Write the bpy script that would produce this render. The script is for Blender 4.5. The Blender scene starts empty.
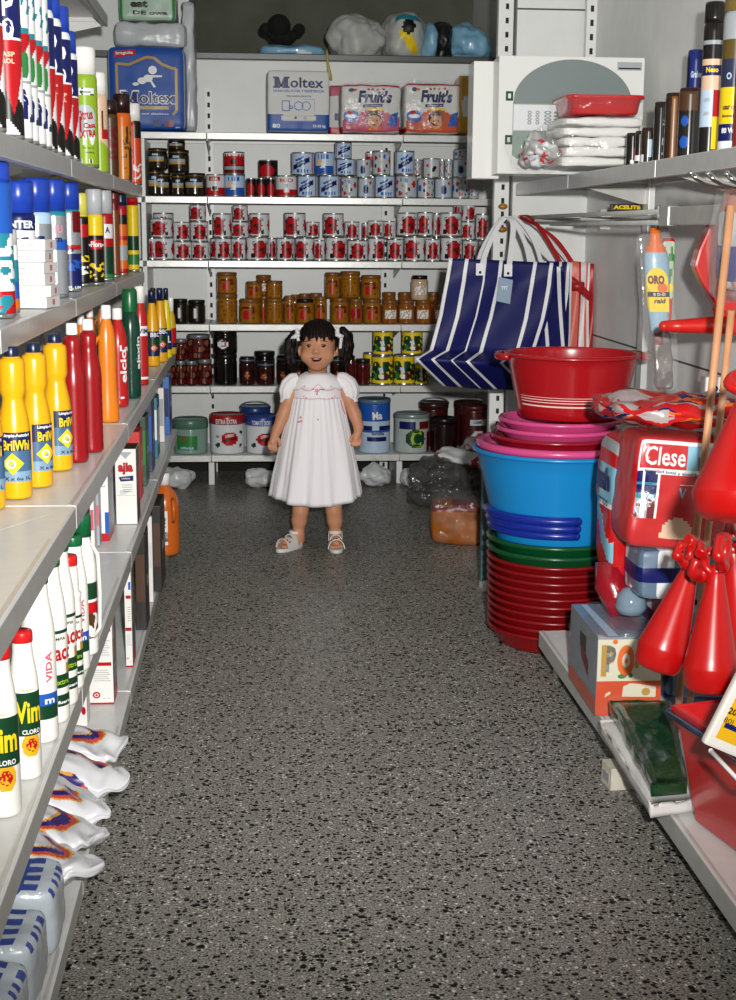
import bpy, bmesh, math, random
import numpy as np
from mathutils import Vector, Matrix, Euler
random.seed(7)
PI = math.pi
SC = bpy.context.scene
COL = SC.collection

# ------------------------------------------------------------------ camera
F = 1389.0; H = 1.2; CX, CY = 368.0, 500.0
_r = math.radians(.5)
yc = np.array([(251-CX)/F, (CY-229)/F, -1.]); yc /= np.linalg.norm(yc)
_z = np.array([-math.sin(_r), math.cos(_r), 0]); zc = _z - yc*_z.dot(yc); zc /= np.linalg.norm(zc)
xc = np.cross(yc, zc)
RW = np.array([xc, yc, zc]); CAM = np.array([0, 0, H])
cam = bpy.data.cameras.new('camera'); cam.sensor_fit = 'VERTICAL'; cam.sensor_height = 36.0; cam.lens = 36.0*F/1000
cam.clip_start = .05
camo = bpy.data.objects.new('camera', cam); COL.objects.link(camo)
camo.matrix_world = Matrix([[*RW[0], 0], [*RW[1], 0], [*RW[2], H], [0, 0, 0, 1]])
SC.camera = camo

def ray(px, py): return RW @ np.array([(px-CX)/F, (CY-py)/F, -1.])
def onz(px, py, z): d = ray(px, py); return Vector(CAM + d*((z-H)/d[2]))
def ony(px, py, y): d = ray(px, py); return Vector(CAM + d*(y/d[1]))
def onx(px, py, x): d = ray(px, py); return Vector(CAM + d*(x/d[0]))

# ------------------------------------------------------------------ materials
def lin(c):
    if isinstance(c, str):
        c = c.lstrip('#'); c = [int(c[i:i+2], 16)/255 for i in (0, 2, 4)]
    return tuple((x/12.92 if x <= .04045 else ((x+.055)/1.055)**2.4) for x in c)
MATS = {}
def mat(name, col, rough=.4, metal=0., spec=.5, trans=0., alpha=1., bump=0., bscale=60., vary=0., ior=1.45, sheen=0., coat=0.):
    if name in MATS: return MATS[name]
    m = bpy.data.materials.new(name); m.use_nodes = True
    nt = m.node_tree; b = nt.nodes['Principled BSDF']; L = nt.links
    rgb = lin(col)
    b.inputs['Base Color'].default_value = (*rgb, 1)
    b.inputs['Roughness'].default_value = rough; b.inputs['Metallic'].default_value = metal
    b.inputs['Specular IOR Level'].default_value = spec; b.inputs['IOR'].default_value = ior
    b.inputs['Transmission Weight'].default_value = trans; b.inputs['Alpha'].default_value = alpha
    b.inputs['Sheen Weight'].default_value = sheen; b.inputs['Coat Weight'].default_value = coat
    if bump or vary:
        tc = nt.nodes.new('ShaderNodeTexCoord'); no = nt.nodes.new('ShaderNodeTexNoise')
        no.inputs['Scale'].default_value = bscale; no.inputs['Detail'].default_value = 3
        L.new(tc.outputs['Object'], no.inputs['Vector'])
        if bump:
            bp = nt.nodes.new('ShaderNodeBump'); bp.inputs['Strength'].default_value = bump; bp.inputs['Distance'].default_value = .004
            L.new(no.outputs['Fac'], bp.inputs['Height']); L.new(bp.outputs['Normal'], b.inputs['Normal'])
        if vary:
            cr = nt.nodes.new('ShaderNodeValToRGB')
            cr.color_ramp.elements[0].position = .3; cr.color_ramp.elements[1].position = .7
            cr.color_ramp.elements[0].color = (*[max(0, c*(1-vary)) for c in rgb], 1)
            cr.color_ramp.elements[1].color = (*[min(1, c*(1+vary)) for c in rgb], 1)
            L.new(no.outputs['Fac'], cr.inputs['Fac']); L.new(cr.outputs['Color'], b.inputs['Base Color'])
    MATS[name] = m; return m
def clear_film(name, tint='#ffffff', alpha=.18, rough=.12, bump=.6, bscale=30):
    """thin clear plastic wrap: mostly see-through with crinkled glossy glints"""
    if name in MATS: return MATS[name]
    m = bpy.data.materials.new(name); m.use_nodes = True; nt = m.node_tree; L = nt.links
    out = nt.nodes['Material Output']; b = nt.nodes['Principled BSDF']
    b.inputs['Base Color'].default_value = (*lin(tint), 1); b.inputs['Roughness'].default_value = rough
    tr = nt.nodes.new('ShaderNodeBsdfTransparent'); mx = nt.nodes.new('ShaderNodeMixShader')
    tc = nt.nodes.new('ShaderNodeTexCoord'); no = nt.nodes.new('ShaderNodeTexNoise'); no.inputs['Scale'].default_value = bscale
    no.inputs['Detail'].default_value = 4
    bp = nt.nodes.new('ShaderNodeBump'); bp.inputs['Strength'].default_value = bump; bp.inputs['Distance'].default_value = .01
    L.new(tc.outputs['Object'], no.inputs['Vector']); L.new(no.outputs['Fac'], bp.inputs['Height']); L.new(bp.outputs['Normal'], b.inputs['Normal'])
    gl = nt.nodes.new('ShaderNodeBsdfGlossy'); gl.inputs['Roughness'].default_value = rough; L.new(bp.outputs['Normal'], gl.inputs['Normal'])
    mg = nt.nodes.new('ShaderNodeMixShader'); mg.inputs[0].default_value = .025
    mx.inputs[0].default_value = alpha*.18
    L.new(tr.outputs[0], mx.inputs[1]); L.new(b.outputs[0], mx.inputs[2])
    L.new(mx.outputs[0], mg.inputs[1]); L.new(gl.outputs[0], mg.inputs[2]); L.new(mg.outputs[0], out.inputs['Surface'])
    MATS[name] = m; return m
def P(c, rough=.35, **k): return mat('plastic_%s_%d' % (c.lstrip('#'), round(rough*100)), c, rough, **k)

# ------------------------------------------------------------------ text outlines
_T = {}
def text_geo(s, bold=0.0, shear=0.0):
    k = (s, bold, shear)
    if k in _T: return _T[k]
    cu = bpy.data.curves.new('lettering', 'FONT'); cu.body = s; cu.size = 1.0; cu.offset = bold; cu.shear = shear
    cu.resolution_u = 2; cu.align_x = 'CENTER'; cu.align_y = 'CENTER'
    o = bpy.data.objects.new('lettering', cu); COL.objects.link(o)
    dg = bpy.context.evaluated_depsgraph_get(); dg.update()
    me = bpy.data.meshes.new_from_object(o.evaluated_get(dg))
    vs = [(v.co.x, v.co.y) for v in me.vertices]; fs = [tuple(p.vertices) for p in me.polygons]
    bpy.data.objects.remove(o); bpy.data.curves.remove(cu); bpy.data.meshes.remove(me)
    if vs:
        xs = [v[0] for v in vs]; ys = [v[1] for v in vs]
        w = max(xs)-min(xs) or 1; h = max(ys)-min(ys) or 1; mx = (max(xs)+min(xs))/2; my = (max(ys)+min(ys))/2
        vs = [((x-mx)/w, (y-my)/h) for x, y in vs]
    _T[k] = (vs, fs); return _T[k]

# ------------------------------------------------------------------ mesh builder
class MB:
    def __init__(s): s.v = []; s.f = []; s.m = []; s.mats = []; s.sm = []
    def mi(s, m):
        if m not in s.mats: s.mats.append(m)
        return s.mats.index(m)
    def add(s, vs, fs, m, smooth=False):
        b = len(s.v); s.v += [tuple(v) for v in vs]; i = s.mi(m)
        for f in fs: s.f.append(tuple(b+k for k in f)); s.m.append(i); s.sm.append(smooth)
    def box(s, x0, x1, y0, y1, z0, z1, m):
        s.add([(x, y, z) for x in (x0, x1) for y in (y0, y1) for z in (z0, z1)],
              [(0, 1, 3, 2), (4, 6, 7, 5), (0, 4, 5, 1), (2, 3, 7, 6), (0, 2, 6, 4), (1, 5, 7, 3)], m)
    def lathe(s, prof, m, seg=24, paint=None, smooth=True, ell=1.0, c=(0, 0, 0)):
        """prof: (r, z) upward; paint(theta, z) -> material or None; theta 0 faces -y, positive to +x"""
        b = len(s.v); n = len(prof)
        for r, z in prof:
            for k in range(seg):
                a = 2*PI*k/seg
                s.v.append((c[0]+r*math.sin(a), c[1]-r*ell*math.cos(a), c[2]+z))
        for i in range(n-1):
            for k in range(seg):
                k2 = (k+1) % seg
                mm = m
                if paint:
                    a = 2*PI*(k+.5)/seg; a = a-2*PI if a > PI else a
                    mm = paint(a, (prof[i][1]+prof[i+1][1])/2) or m
                s.f.append((b+i*seg+k, b+i*seg+k2, b+(i+1)*seg+k2, b+(i+1)*seg+k)); s.m.append(s.mi(mm)); s.sm.append(smooth)
        for i, fl in ((0, True), (n-1, False)):
            if prof[i][0] > 1e-6:
                ring = [b+i*seg+k for k in range(seg)]
                s.f.append(tuple(reversed(ring)) if fl else tuple(ring)); s.m.append(s.mi(m)); s.sm.append(False)
    def tube(s, pts, r, m, n=8, cap=True):
        pts = [Vector(p) for p in pts]; N = len(pts); b = len(s.v)
        rr = r if isinstance(r, (list, tuple)) else [r]*N
        up = None
        for i, p in enumerate(pts):
            t = (pts[min(i+1, N-1)]-pts[max(i-1, 0)]).normalized()
            if up is None:
                up = Vector((0, 0, 1)) if abs(t.z) < .9 else Vector((1, 0, 0))
            a = t.cross(up)
            if a.length < 1e-5: a = t.orthogonal()
            a.normalize(); up = a.cross(t).normalized()
            for k in range(n):
                q = 2*PI*k/n; s.v.append(tuple(p+(a*math.cos(q)+up*math.sin(q))*rr[i]))
        j = s.mi(m)
        for i in range(N-1):
            for k in range(n):
                k2 = (k+1) % n
                s.f.append((b+i*n+k, b+i*n+k2, b+(i+1)*n+k2, b+(i+1)*n+k)); s.m.append(j); s.sm.append(True)
        if cap:
            s.f.append(tuple(b+k for k in reversed(range(n)))); s.m.append(j); s.sm.append(False)
            s.f.append(tuple(b+(N-1)*n+k for k in range(n))); s.m.append(j); s.sm.append(False)
    def strip(s, pts, w, m, side=(1, 0, 0), th=.0015):
        """a flat strap along pts, w wide along `side`"""
        pts = [Vector(p) for p in pts]; sd = Vector(side).normalized(); b = len(s.v); N = len(pts); j = s.mi(m)
        for i, p in enumerate(pts):
            t = (pts[min(i+1, N-1)]-pts[max(i-1, 0)]).normalized(); nn = t.cross(sd)
            nn = nn.normalized() if nn.length > 1e-6 else Vector((0, 1, 0))
            for q in (p-sd*w/2-nn*th, p+sd*w/2-nn*th, p+sd*w/2+nn*th, p-sd*w/2+nn*th): s.v.append(tuple(q))
        for i in range(N-1):
            for k in range(4):
                k2 = (k+1) % 4
                s.f.append((b+i*4+k, b+i*4+k2, b+(i+1)*4+k2, b+(i+1)*4+k)); s.m.append(j); s.sm.append(False)
        s.f.append((b, b+1, b+2, b+3)); s.m.append(j); s.sm.append(False)
        e = b+(N-1)*4; s.f.append((e+3, e+2, e+1, e)); s.m.append(j); s.sm.append(False)
    def prism(s, pts, y0, y1, m, fn=None):
        """polygon in (x, z), extruded y0..y1"""
        n = len(pts); fn = fn or (lambda p: p)
        s.add([fn((x, y0, z)) for x, z in pts]+[fn((x, y1, z)) for x, z in pts],
              [tuple(range(n)), tuple(reversed(range(n, 2*n)))]+[(k, k+n, (k+1) % n+n, (k+1) % n) for k in range(n)], m)
    def text(s, t, w, h, fn, m, u=0, v=0, bold=.02, shear=0, rot=0):
        """lettering fitted to w x h centred at (u, v) of the surface map fn(u, v, off)"""
        vs, fs = text_geo(t, bold, shear); c, sn = math.cos(rot), math.sin(rot)
        s.add([fn(u+x*w*c-y*h*sn, v+x*w*sn+y*h*c, .0009) for x, y in vs], fs, m)
    def patch(s, u0, u1, v0, v1, fn, m, n=6, k=1, off=.0005):
        s.shape(lambda a, b: (u0+(u1-u0)*a, v0+(v1-v0)*b), n, k, fn, m, off)
    def shape(s, g, n, k, fn, m, off=.0005):
        vs = [fn(*g(i/n, j/k), off) for j in range(k+1) for i in range(n+1)]
        s.add(vs, [(j*(n+1)+i, j*(n+1)+i+1, (j+1)*(n+1)+i+1, (j+1)*(n+1)+i) for j in range(k) for i in range(n)], m)
    def blob(s, pts, fn, m, off=.0006):
        s.add([fn(u, v, off) for u, v in pts], [tuple(range(len(pts)))], m)
    def disc(s, u, v, a, b, fn, m, off=.0006, n=20, r0=0):
        if r0:
            vs = [fn(u+a*q*math.cos(2*PI*k/n), v+b*q*math.sin(2*PI*k/n), off) for q in (r0, 1) for k in range(n)]
            s.add(vs, [(k, (k+1) % n, n+(k+1) % n, n+k) for k in range(n)], m)
        else: s.blob([(u+a*math.cos(2*PI*k/n), v+b*math.sin(2*PI*k/n)) for k in range(n)], fn, m, off)
    def ball(s, c, r, m, n=12, sc=(1, 1, 1)):
        b = len(s.v); rows = n//2+1
        for i in range(rows+1):
            ph = PI*i/rows
            for k in range(n):
                a = 2*PI*k/n
                s.v.append((c[0]+r*sc[0]*math.sin(ph)*math.cos(a), c[1]+r*sc[1]*math.sin(ph)*math.sin(a), c[2]-r*sc[2]*math.cos(ph)))
        j = s.mi(m)
        for i in range(rows):
            for k in range(n):
                k2 = (k+1) % n
                s.f.append((b+i*n+k, b+i*n+k2, b+(i+1)*n+k2, b+(i+1)*n+k)); s.m.append(j); s.sm.append(True)
    def mesh(s, name, bevel=0, seg=2, weld=False):
        me = bpy.data.meshes.new(name); me.from_pydata(s.v, [], s.f)
        for m in s.mats: me.materials.append(m)
        me.polygons.foreach_set('material_index', s.m); me.polygons.foreach_set('use_smooth', s.sm)
        if bevel or weld:
            bm = bmesh.new(); bm.from_mesh(me)
            bmesh.ops.remove_doubles(bm, verts=bm.verts, dist=1e-5)
            if bevel:
                ed = [e for e in bm.edges if len(e.link_faces) == 2 and e.calc_face_angle(0) > .6]
                bmesh.ops.bevel(bm, geom=ed, offset=bevel, segments=seg, affect='EDGES', clamp_overlap=True, profile=.6)
            bm.to_mesh(me); bm.free()
        me.validate(); me.update(); return me
    def pieces(s):
        """faces grouped into clusters that stand apart from each other"""
        par = list(range(len(s.v)))
        def fd(a):
            while par[a] != a: par[a] = par[par[a]]; a = par[a]
            return a
        for f in s.f:
            r = fd(f[0])
            for q in f[1:]: par[fd(q)] = r
        isl = {}
        for i, f in enumerate(s.f): isl.setdefault(fd(f[0]), []).append(i)
        bx = []
        for k, fs in isl.items():
            vs = np.array([s.v[q] for i in fs for q in s.f[i]]); bx.append([vs.min(0), vs.max(0), fs])
        n = len(bx); p2 = list(range(n))
        def f2(a):
            while p2[a] != a: a = p2[a]
            return a
        for i in range(n):
            for j in range(i):
                gap = np.linalg.norm(np.maximum(0, np.maximum(bx[i][0]-bx[j][1], bx[j][0]-bx[i][1])))
                if gap < max(.018, .45*max((bx[i][1]-bx[i][0]).max(), (bx[j][1]-bx[j][0]).max())): p2[f2(i)] = f2(j)
        out = {}
        for i in range(n): out.setdefault(f2(i), []).extend(bx[i][2])
        return list(out.values())
    def build(s, name, parent=None, loc=(0, 0, 0), rot=(0, 0, 0), bevel=0, weld=False, seg=2):
        if name in ('lettering', 'printing', 'label', 'embroidery', 'pink_flower', 'white_lines', 'flower_beads') and parent is not None:
            ps = s.pieces()
            if len(ps) > 1:
                for fs in ps:
                    m2 = MB(); mp = {}
                    for i in fs:
                        for q in s.f[i]:
                            if q not in mp: mp[q] = len(m2.v); m2.v.append(s.v[q])
                        m2.f.append(tuple(mp[q] for q in s.f[i])); m2.m.append(m2.mi(s.mats[s.m[i]])); m2.sm.append(s.sm[i])
                    o = bpy.data.objects.new(name, m2.mesh(name)); COL.objects.link(o); o.location = loc; o.rotation_euler = rot; o.parent = parent
                return o
        o = bpy.data.objects.new(name, s.mesh(name, bevel, seg, weld)); COL.objects.link(o)
        o.location = loc; o.rotation_euler = rot
        if parent is not None: o.parent = parent
        return o

def thing(name, label, cat, loc=(0, 0, 0), rot=(0, 0, 0), group=None, scale=(1, 1, 1)):
    o = bpy.data.objects.new(name, None); COL.objects.link(o); o.empty_display_size = .05
    o.location = loc; o.rotation_euler = rot if not isinstance(rot, (int, float)) else (0, 0, rot); o.scale = scale
    return tag(o, label, cat, group)
def tag(o, label, cat, group=None):
    o['label'] = label; o['category'] = cat
    if group: o['group'] = group
    return o
def struct(o): o['kind'] = 'structure'; return o
KIDS = {}
def kids(o): return [c for c in COL.objects if c.parent == o]
def dup(root, loc, rot=(0, 0, 0), label=None, scale=(1, 1, 1), group=None):
    r = root.copy(); COL.objects.link(r); r.location = loc; r.scale = scale
    r.rotation_euler = rot if not isinstance(rot, (int, float)) else (0, 0, rot)
    if label: r['label'] = label
    if group: r['group'] = group
    ks = KIDS.setdefault(root.name, None) or [(c, kids(c)) for c in kids(root)]
    KIDS[root.name] = ks
    for ch, gs in ks:
        c = ch.copy(); COL.objects.link(c); c.parent = r
        for g in gs:
            d = g.copy(); COL.objects.link(d); d.parent = c
    return r
class Proto:
    """first placement uses the built thing itself, later ones are copies"""
    def __init__(s, root): s.root = root; s.used = False
    def put(s, loc, rot, label, scale=(1, 1, 1), group=None):
        if not s.used:
            s.used = True; o = s.root; o.location = loc; o.scale = scale
            o.rotation_euler = rot if not isinstance(rot, (int, float)) else (0, 0, rot); o['label'] = label
            if group: o['group'] = group
            return o
        return dup(s.root, loc, rot, label, scale, group)

# surface maps for lettering: flat faces, cylinders
def flat(o, ux, vz, nrm):
    o, ux, vz, nrm = Vector(o), Vector(ux), Vector(vz), Vector(nrm)
    return lambda u, v, off: tuple(o+ux*u+vz*v+nrm*off)
def front(y=0, x=0, z=0): return flat((x, y, z), (1, 0, 0), (0, 0, 1), (0, -1, 0))
def cyl(r, a0=0, ell=1.0):
    def fn(u, v, off):
        a = a0+u/(r if not callable(r) else r(v)); R = (r if not callable(r) else r(v))+off
        return (R*math.sin(a), -R*ell*math.cos(a), v)
    return fn
def interp(prof):
    zs = [p[1] for p in prof]; rs = [p[0] for p in prof]
    return lambda z: float(np.interp(z, zs, rs))
def hsh(*a):
    return random.Random(hash(a) & 0xffffffff).random()
def vnoise(p, s=1.0, seed=0):
    from mathutils import noise
    return noise.noise(Vector((p[0]*s+seed*7.3, p[1]*s+seed*3.1, p[2]*s-seed*5.7)))

def pack(w, d, h, n=14, m=None, paint=None, rnd=.2, bulge=.0, crump=.0, cs=14, seed=1, pinch=0.0):
    """soft box: w x d x h, base centred at the origin. Returns (MB, map(face, u, v, off)). paint(face, u, v)->mat, u,v in -1..1.
    rnd: corner rounding; bulge: how far faces swell; crump: crumple noise; pinch: the top closes to a ridge"""
    mb = MB()
    def pos(f, u, v, off=0):
        q = {'f': (u, -1, v), 'b': (-u, 1, v), 'l': (-1, -u, v), 'r': (1, u, v), 't': (u, v, 1), 'd': (u, -v, -1)}[f]
        q = Vector(q)
        e = 2/max(rnd, .02)
        l = (abs(q.x)**e+abs(q.y)**e+abs(q.z)**e)**(1/e)
        p = q/l
        bx = 1+bulge*(1-p.y**2)*(1-p.z**2)*.6; by = 1+bulge*(1-p.x**2)*(1-p.z**2); bz = 1+bulge*(1-p.x**2)*(1-p.y**2)*.5
        X = Vector((p.x*bx*w/2, p.y*by*d/2, p.z*bz*h/2))
        if pinch:
            t = max(0, p.z); X.y *= 1-pinch*t**2
        nr = Vector((p.x/(w), p.y/(d), p.z/(h))).normalized()
        if crump:
            X += nr*(vnoise(X, cs, seed)*crump+vnoise(X, cs*2.7, seed+3)*crump*.4)
        X += nr*off; X.z += h/2
        return tuple(X)
    for f in 'fblrtd':
        b = len(mb.v)
        for j in range(n+1):
            for i in range(n+1): mb.v.append(pos(f, -1+2*i/n, -1+2*j/n))
        for j in range(n):
            for i in range(n):
                mm = (paint(f, -1+2*(i+.5)/n, -1+2*(j+.5)/n) if paint else None) or m
                k = b+j*(n+1)+i
                mb.f.append((k, k+1, k+n+2, k+n+1)); mb.m.append(mb.mi(mm)); mb.sm.append(True)
    def face_map(f, sw, sh):
        # maps metres on the face to the surface
        return lambda u, v, off: pos(f, u/(sw/2), v/(sh/2), off+.0022)
    return mb, face_map
ORD = ['first', 'second', 'third', 'fourth', 'fifth', 'sixth', 'seventh', 'eighth', 'ninth', 'tenth', 'eleventh', 'twelfth', 'thirteenth',
       'fourteenth', 'fifteenth', 'sixteenth', 'seventeenth', 'eighteenth', 'nineteenth', 'twentieth', 'twenty-first', 'twenty-second', 'twenty-third']
# ------------------------------------------------------------------ light: the camera's own flash, plus dim ambient and an added ceiling fill
w = bpy.data.worlds.new('world'); SC.world = w; w.use_nodes = True
w.node_tree.nodes['Background'].inputs[0].default_value = (.8, .9, 1, 1); w.node_tree.nodes['Background'].inputs[1].default_value = .012
fl = bpy.data.lights.new('camera_flash', 'SPOT'); fl.energy = 1290; fl.spot_size = math.radians(84); fl.spot_blend = .8; fl.shadow_soft_size = .03
fl.use_nodes = True; _nt = fl.node_tree; _fo = _nt.nodes.new('ShaderNodeLightFalloff'); _fo.inputs['Strength'].default_value = 1.0; _fo.inputs['Smooth'].default_value = 5.5
_nt.links.new(_fo.outputs['Quadratic'], _nt.nodes['Emission'].inputs['Strength'])
fl.color = (1.0, .985, .95)
flo = bpy.data.objects.new('camera_flash', fl); COL.objects.link(flo); flo.location = (.10, -.06, H+.13)
flo.rotation_euler = (Vector((.20, 6.0, 1.55))-flo.location).to_track_quat('-Z', 'Y').to_euler()
ceil_l = bpy.data.lights.new('ceiling_fill', 'AREA'); ceil_l.shape = 'RECTANGLE'; ceil_l.size = .5; ceil_l.size_y = 5.0; ceil_l.energy = .9  # weak overhead fill added for ambient light, no known fixture
ceil_l.color = (.93, 1.0, .97)
co = bpy.data.objects.new('ceiling_fill', ceil_l); COL.objects.link(co); co.location = (.25, 2.2, 2.72)
vs = SC.view_settings; vs.view_transform = 'Standard'; vs.look = 'None'; vs.gamma = 1; vs.use_curve_mapping = False; vs.exposure = -0.55
SC.cycles.max_bounces = 8; SC.cycles.transparent_max_bounces = 24; SC.cycles.use_denoising = True
SC.cycles.sample_clamp_indirect = 4

# ------------------------------------------------------------------ setting
PAINT = mat('white_enamel_metal', '#d9dad8', .32, bump=.03, bscale=40, vary=.03)
PANEL = mat('white_panel', '#d4d6d4', .38, bump=.02, bscale=12, vary=.03)
WALLR = mat('grey_wall_panel', '#eaebe8', .5, bump=.02, bscale=9, vary=.04)
STEEL = mat('grey_steel', '#b4b4b0', .35, metal=.25, bump=.04, bscale=25, vary=.08)
CHROME = mat('chrome', '#c9c9c9', .15, metal=1.)
LIP = mat('grey_shelf_lip', '#c4c4c1', .28, metal=.15, bump=.05, bscale=30, vary=.06)
SLOT = mat('dark_slot', '#14161a', .7)
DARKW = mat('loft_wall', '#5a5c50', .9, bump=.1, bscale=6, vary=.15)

def terrazzo():
    m = bpy.data.materials.new('terrazzo'); m.use_nodes = True; nt = m.node_tree; L = nt.links; b = nt.nodes['Principled BSDF']
    tc = nt.nodes.new('ShaderNodeTexCoord')
    wn = nt.nodes.new('ShaderNodeTexNoise'); wn.inputs['Scale'].default_value = 45; wn.inputs['Detail'].default_value = 2
    L.new(tc.outputs['Object'], wn.inputs['Vector'])
    va = nt.nodes.new('ShaderNodeVectorMath'); va.operation = 'MULTIPLY_ADD'; va.inputs[1].default_value = (.010, .010, 0)
    L.new(wn.outputs['Color'], va.inputs[0]); L.new(tc.outputs['Object'], va.inputs[2])
    def cells(scale, size, pick, feature='F1'):
        v = nt.nodes.new('ShaderNodeTexVoronoi'); v.inputs['Scale'].default_value = scale; v.feature = feature
        L.new(va.outputs[0], v.inputs['Vector'])
        s = nt.nodes.new('ShaderNodeSeparateColor'); L.new(v.outputs['Color'], s.inputs[0])
        # chip radius differs cell by cell
        mu = nt.nodes.new('ShaderNodeMath'); mu.operation = 'MULTIPLY'; mu.inputs[1].default_value = size; L.new(s.outputs[1], mu.inputs[0])
        lt = nt.nodes.new('ShaderNodeMath'); lt.operation = 'LESS_THAN'; L.new(v.outputs['Distance'], lt.inputs[0]); L.new(mu.outputs[0], lt.inputs[1])
        gt = nt.nodes.new('ShaderNodeMath'); gt.operation = 'GREATER_THAN'; gt.inputs[1].default_value = pick; L.new(s.outputs[0], gt.inputs[0])
        an = nt.nodes.new('ShaderNodeMath'); an.operation = 'MULTIPLY'; L.new(lt.outputs[0], an.inputs[0]); L.new(gt.outputs[0], an.inputs[1])
        return an.outputs[0]
    no = nt.nodes.new('ShaderNodeTexNoise'); no.inputs['Scale'].default_value = 230; no.inputs['Detail'].default_value = 3; no.inputs['Roughness'].default_value = .75
    L.new(tc.outputs['Object'], no.inputs['Vector'])
    cr = nt.nodes.new('ShaderNodeValToRGB'); L.new(no.outputs['Fac'], cr.inputs['Fac'])
    cr.color_ramp.elements[0].position = .36; cr.color_ramp.elements[0].color = (*lin('#31302d'), 1)
    cr.color_ramp.elements[1].position = .64; cr.color_ramp.elements[1].color = (*lin('#b3b0a7'), 1)
    last = cr.outputs['Color']
    for fac, col in ((cells(150, .5, .66), '#d2cfc6'), (cells(230, .5, .5), '#6b6964'), (cells(140, .52, .5), '#22211f'), (cells(92, .56, .34), '#0e0d0d')):
        mx = nt.nodes.new('ShaderNodeMix'); mx.data_type = 'RGBA'
        L.new(fac, mx.inputs['Factor']); L.new(last, mx.inputs['A']); mx.inputs['B'].default_value = (*lin(col), 1); last = mx.outputs['Result']
    L.new(last, b.inputs['Base Color']); b.inputs['Roughness'].default_value = .38; b.inputs['Specular IOR Level'].default_value = .14
    return m
m = MB(); m.box(-.95, 1.4, -1.6, 8.3, -.1, 0, terrazzo()); struct(m.build('floor'))
m = MB(); m.box(-.95, 1.4, -1.6, 8.3, 2.8, 2.9, PANEL); struct(m.build('ceiling'))
m = MB(); m.box(-.95, -.86, -1.6, 8.3, 0, 2.8, WALLR); struct(m.build('wall_left'))
m = MB(); m.box(1.27, 1.36, -1.6, 8.3, 0, 2.8, WALLR)
GROOVE = mat('panel_groove', '#4a4b4a', .8)
m.box(1.2695, 1.275, -1.5, 5.3, .818, .824, GROOVE); m.box(1.2695, 1.275, -1.5, 5.3, .345, .35, GROOVE)
m.box(1.2695, 1.275, -1.5, 5.3, 1.262, 1.267, GROOVE); m.box(1.2695, 1.275, 2.76, 2.765, 0, 1.26, GROOVE)
m.box(1.2695, 1.275, 3.62, 3.625, 1.43, 2.2, GROOVE)
struct(m.build('wall_right'))
m = MB(); m.box(-.95, 1.36, -1.7, -1.6, 0, 2.8, PANEL); struct(m.build('wall_front'))
ZR = ony(251, 55, 6.95).z
m = MB(); m.box(-.86, 1.27, 7.0, 7.1, 0, ZR-.03, WALLR); struct(m.build('wall_back'))
m = MB(); m.box(-.86, 1.27, 7.0, 8.2, ZR-.03, ZR-.004, WALLR); o = struct(m.build('floor_loft'))
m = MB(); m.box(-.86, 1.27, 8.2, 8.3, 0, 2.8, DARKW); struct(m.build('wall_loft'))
XL = ony(193, 30, 7.05).x
m = MB(); m.box(-.86, XL, 7.0, 7.06, ZR-.004, 2.8, PANEL); m.box(XL-.014, XL+.012, 6.985, 7.07, ZR-.004, 2.8, mat('dark_trim', '#2b2c27', .6)); struct(m.build('wall_loft_left'))
m = MB(); m.box(-.86, 1.27, 6.962, 7.002, ZR-.02, ZR+.012, mat('rail_dark_steel', '#4f5150', .3, metal=.7)); struct(m.build('trim_1', bevel=.004))
# the return panel closing the right-hand bay, with its seams
m = MB(); m.box(.985, 1.27, 5.3, 5.34, 0, 2.8, PANEL)
for zz in (2.0, 1.245, .74): m.box(.985, 1.27, 5.2992, 5.301, zz, zz+.006, GROOVE)
struct(m.build('wall_return'))

# ------------------------------------------------------------------ shelving
def shelf_mb(w, d, lip=.036, m0=None, m1=None):
    """one enamelled steel shelf: w along x, d deep (+y), its top face at z 0, folded lip in front (y 0)"""
    m0 = m0 or PAINT; m1 = m1 or LIP
    mb = MB()
    mb.box(0, w, .002, d, -.010, 0, m0); mb.box(0, w, 0, .012, -lip, -.0005, m1); mb.box(.004, w-.004, .012, .022, -lip, -lip+.004, m0)
    mb.box(0, w, d-.012, d, -.028, 0, m0); mb.box(0, .006, .012, d-.012, -.024, -.0005, m0); mb.box(w-.006, w, .012, d-.012, -.024, -.0005, m0)
    return mb
_SM = {}
def shelf_obj(w, d, parent, loc, rz=0, lip=.036):
    k = (round(w, 3), round(d, 3), lip)
    if k not in _SM: _SM[k] = shelf_mb(w, d, lip).mesh('shelf', .002)
    o = bpy.data.objects.new('shelf', _SM[k]); COL.objects.link(o); o.parent = parent; o.location = loc; o.rotation_euler = (0, 0, rz); return o
def upright(h, nface, parent, loc, rz=0):
    """slotted steel post facing -y"""
    mb = MB(); mb.box(-.02, .02, 0, .03, 0, h, PAINT)
    for k in range(int(h/.05)): mb.box(-.006, .006, -.0008, .004, .02+k*.05, .042+k*.05, SLOT)
    return mb.build('upright', parent, loc, (0, 0, rz))
def bracket(d, parent, loc, rz=0, mm=None):
    mb = MB(); mb.prism([(0, 0), (d*.9, 0), (d*.9, -.02), (.02, -.075), (0, -.075)], -.002, .002, mm or PAINT)
    return mb.build('bracket', parent, loc, (0, 0, rz))

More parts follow.
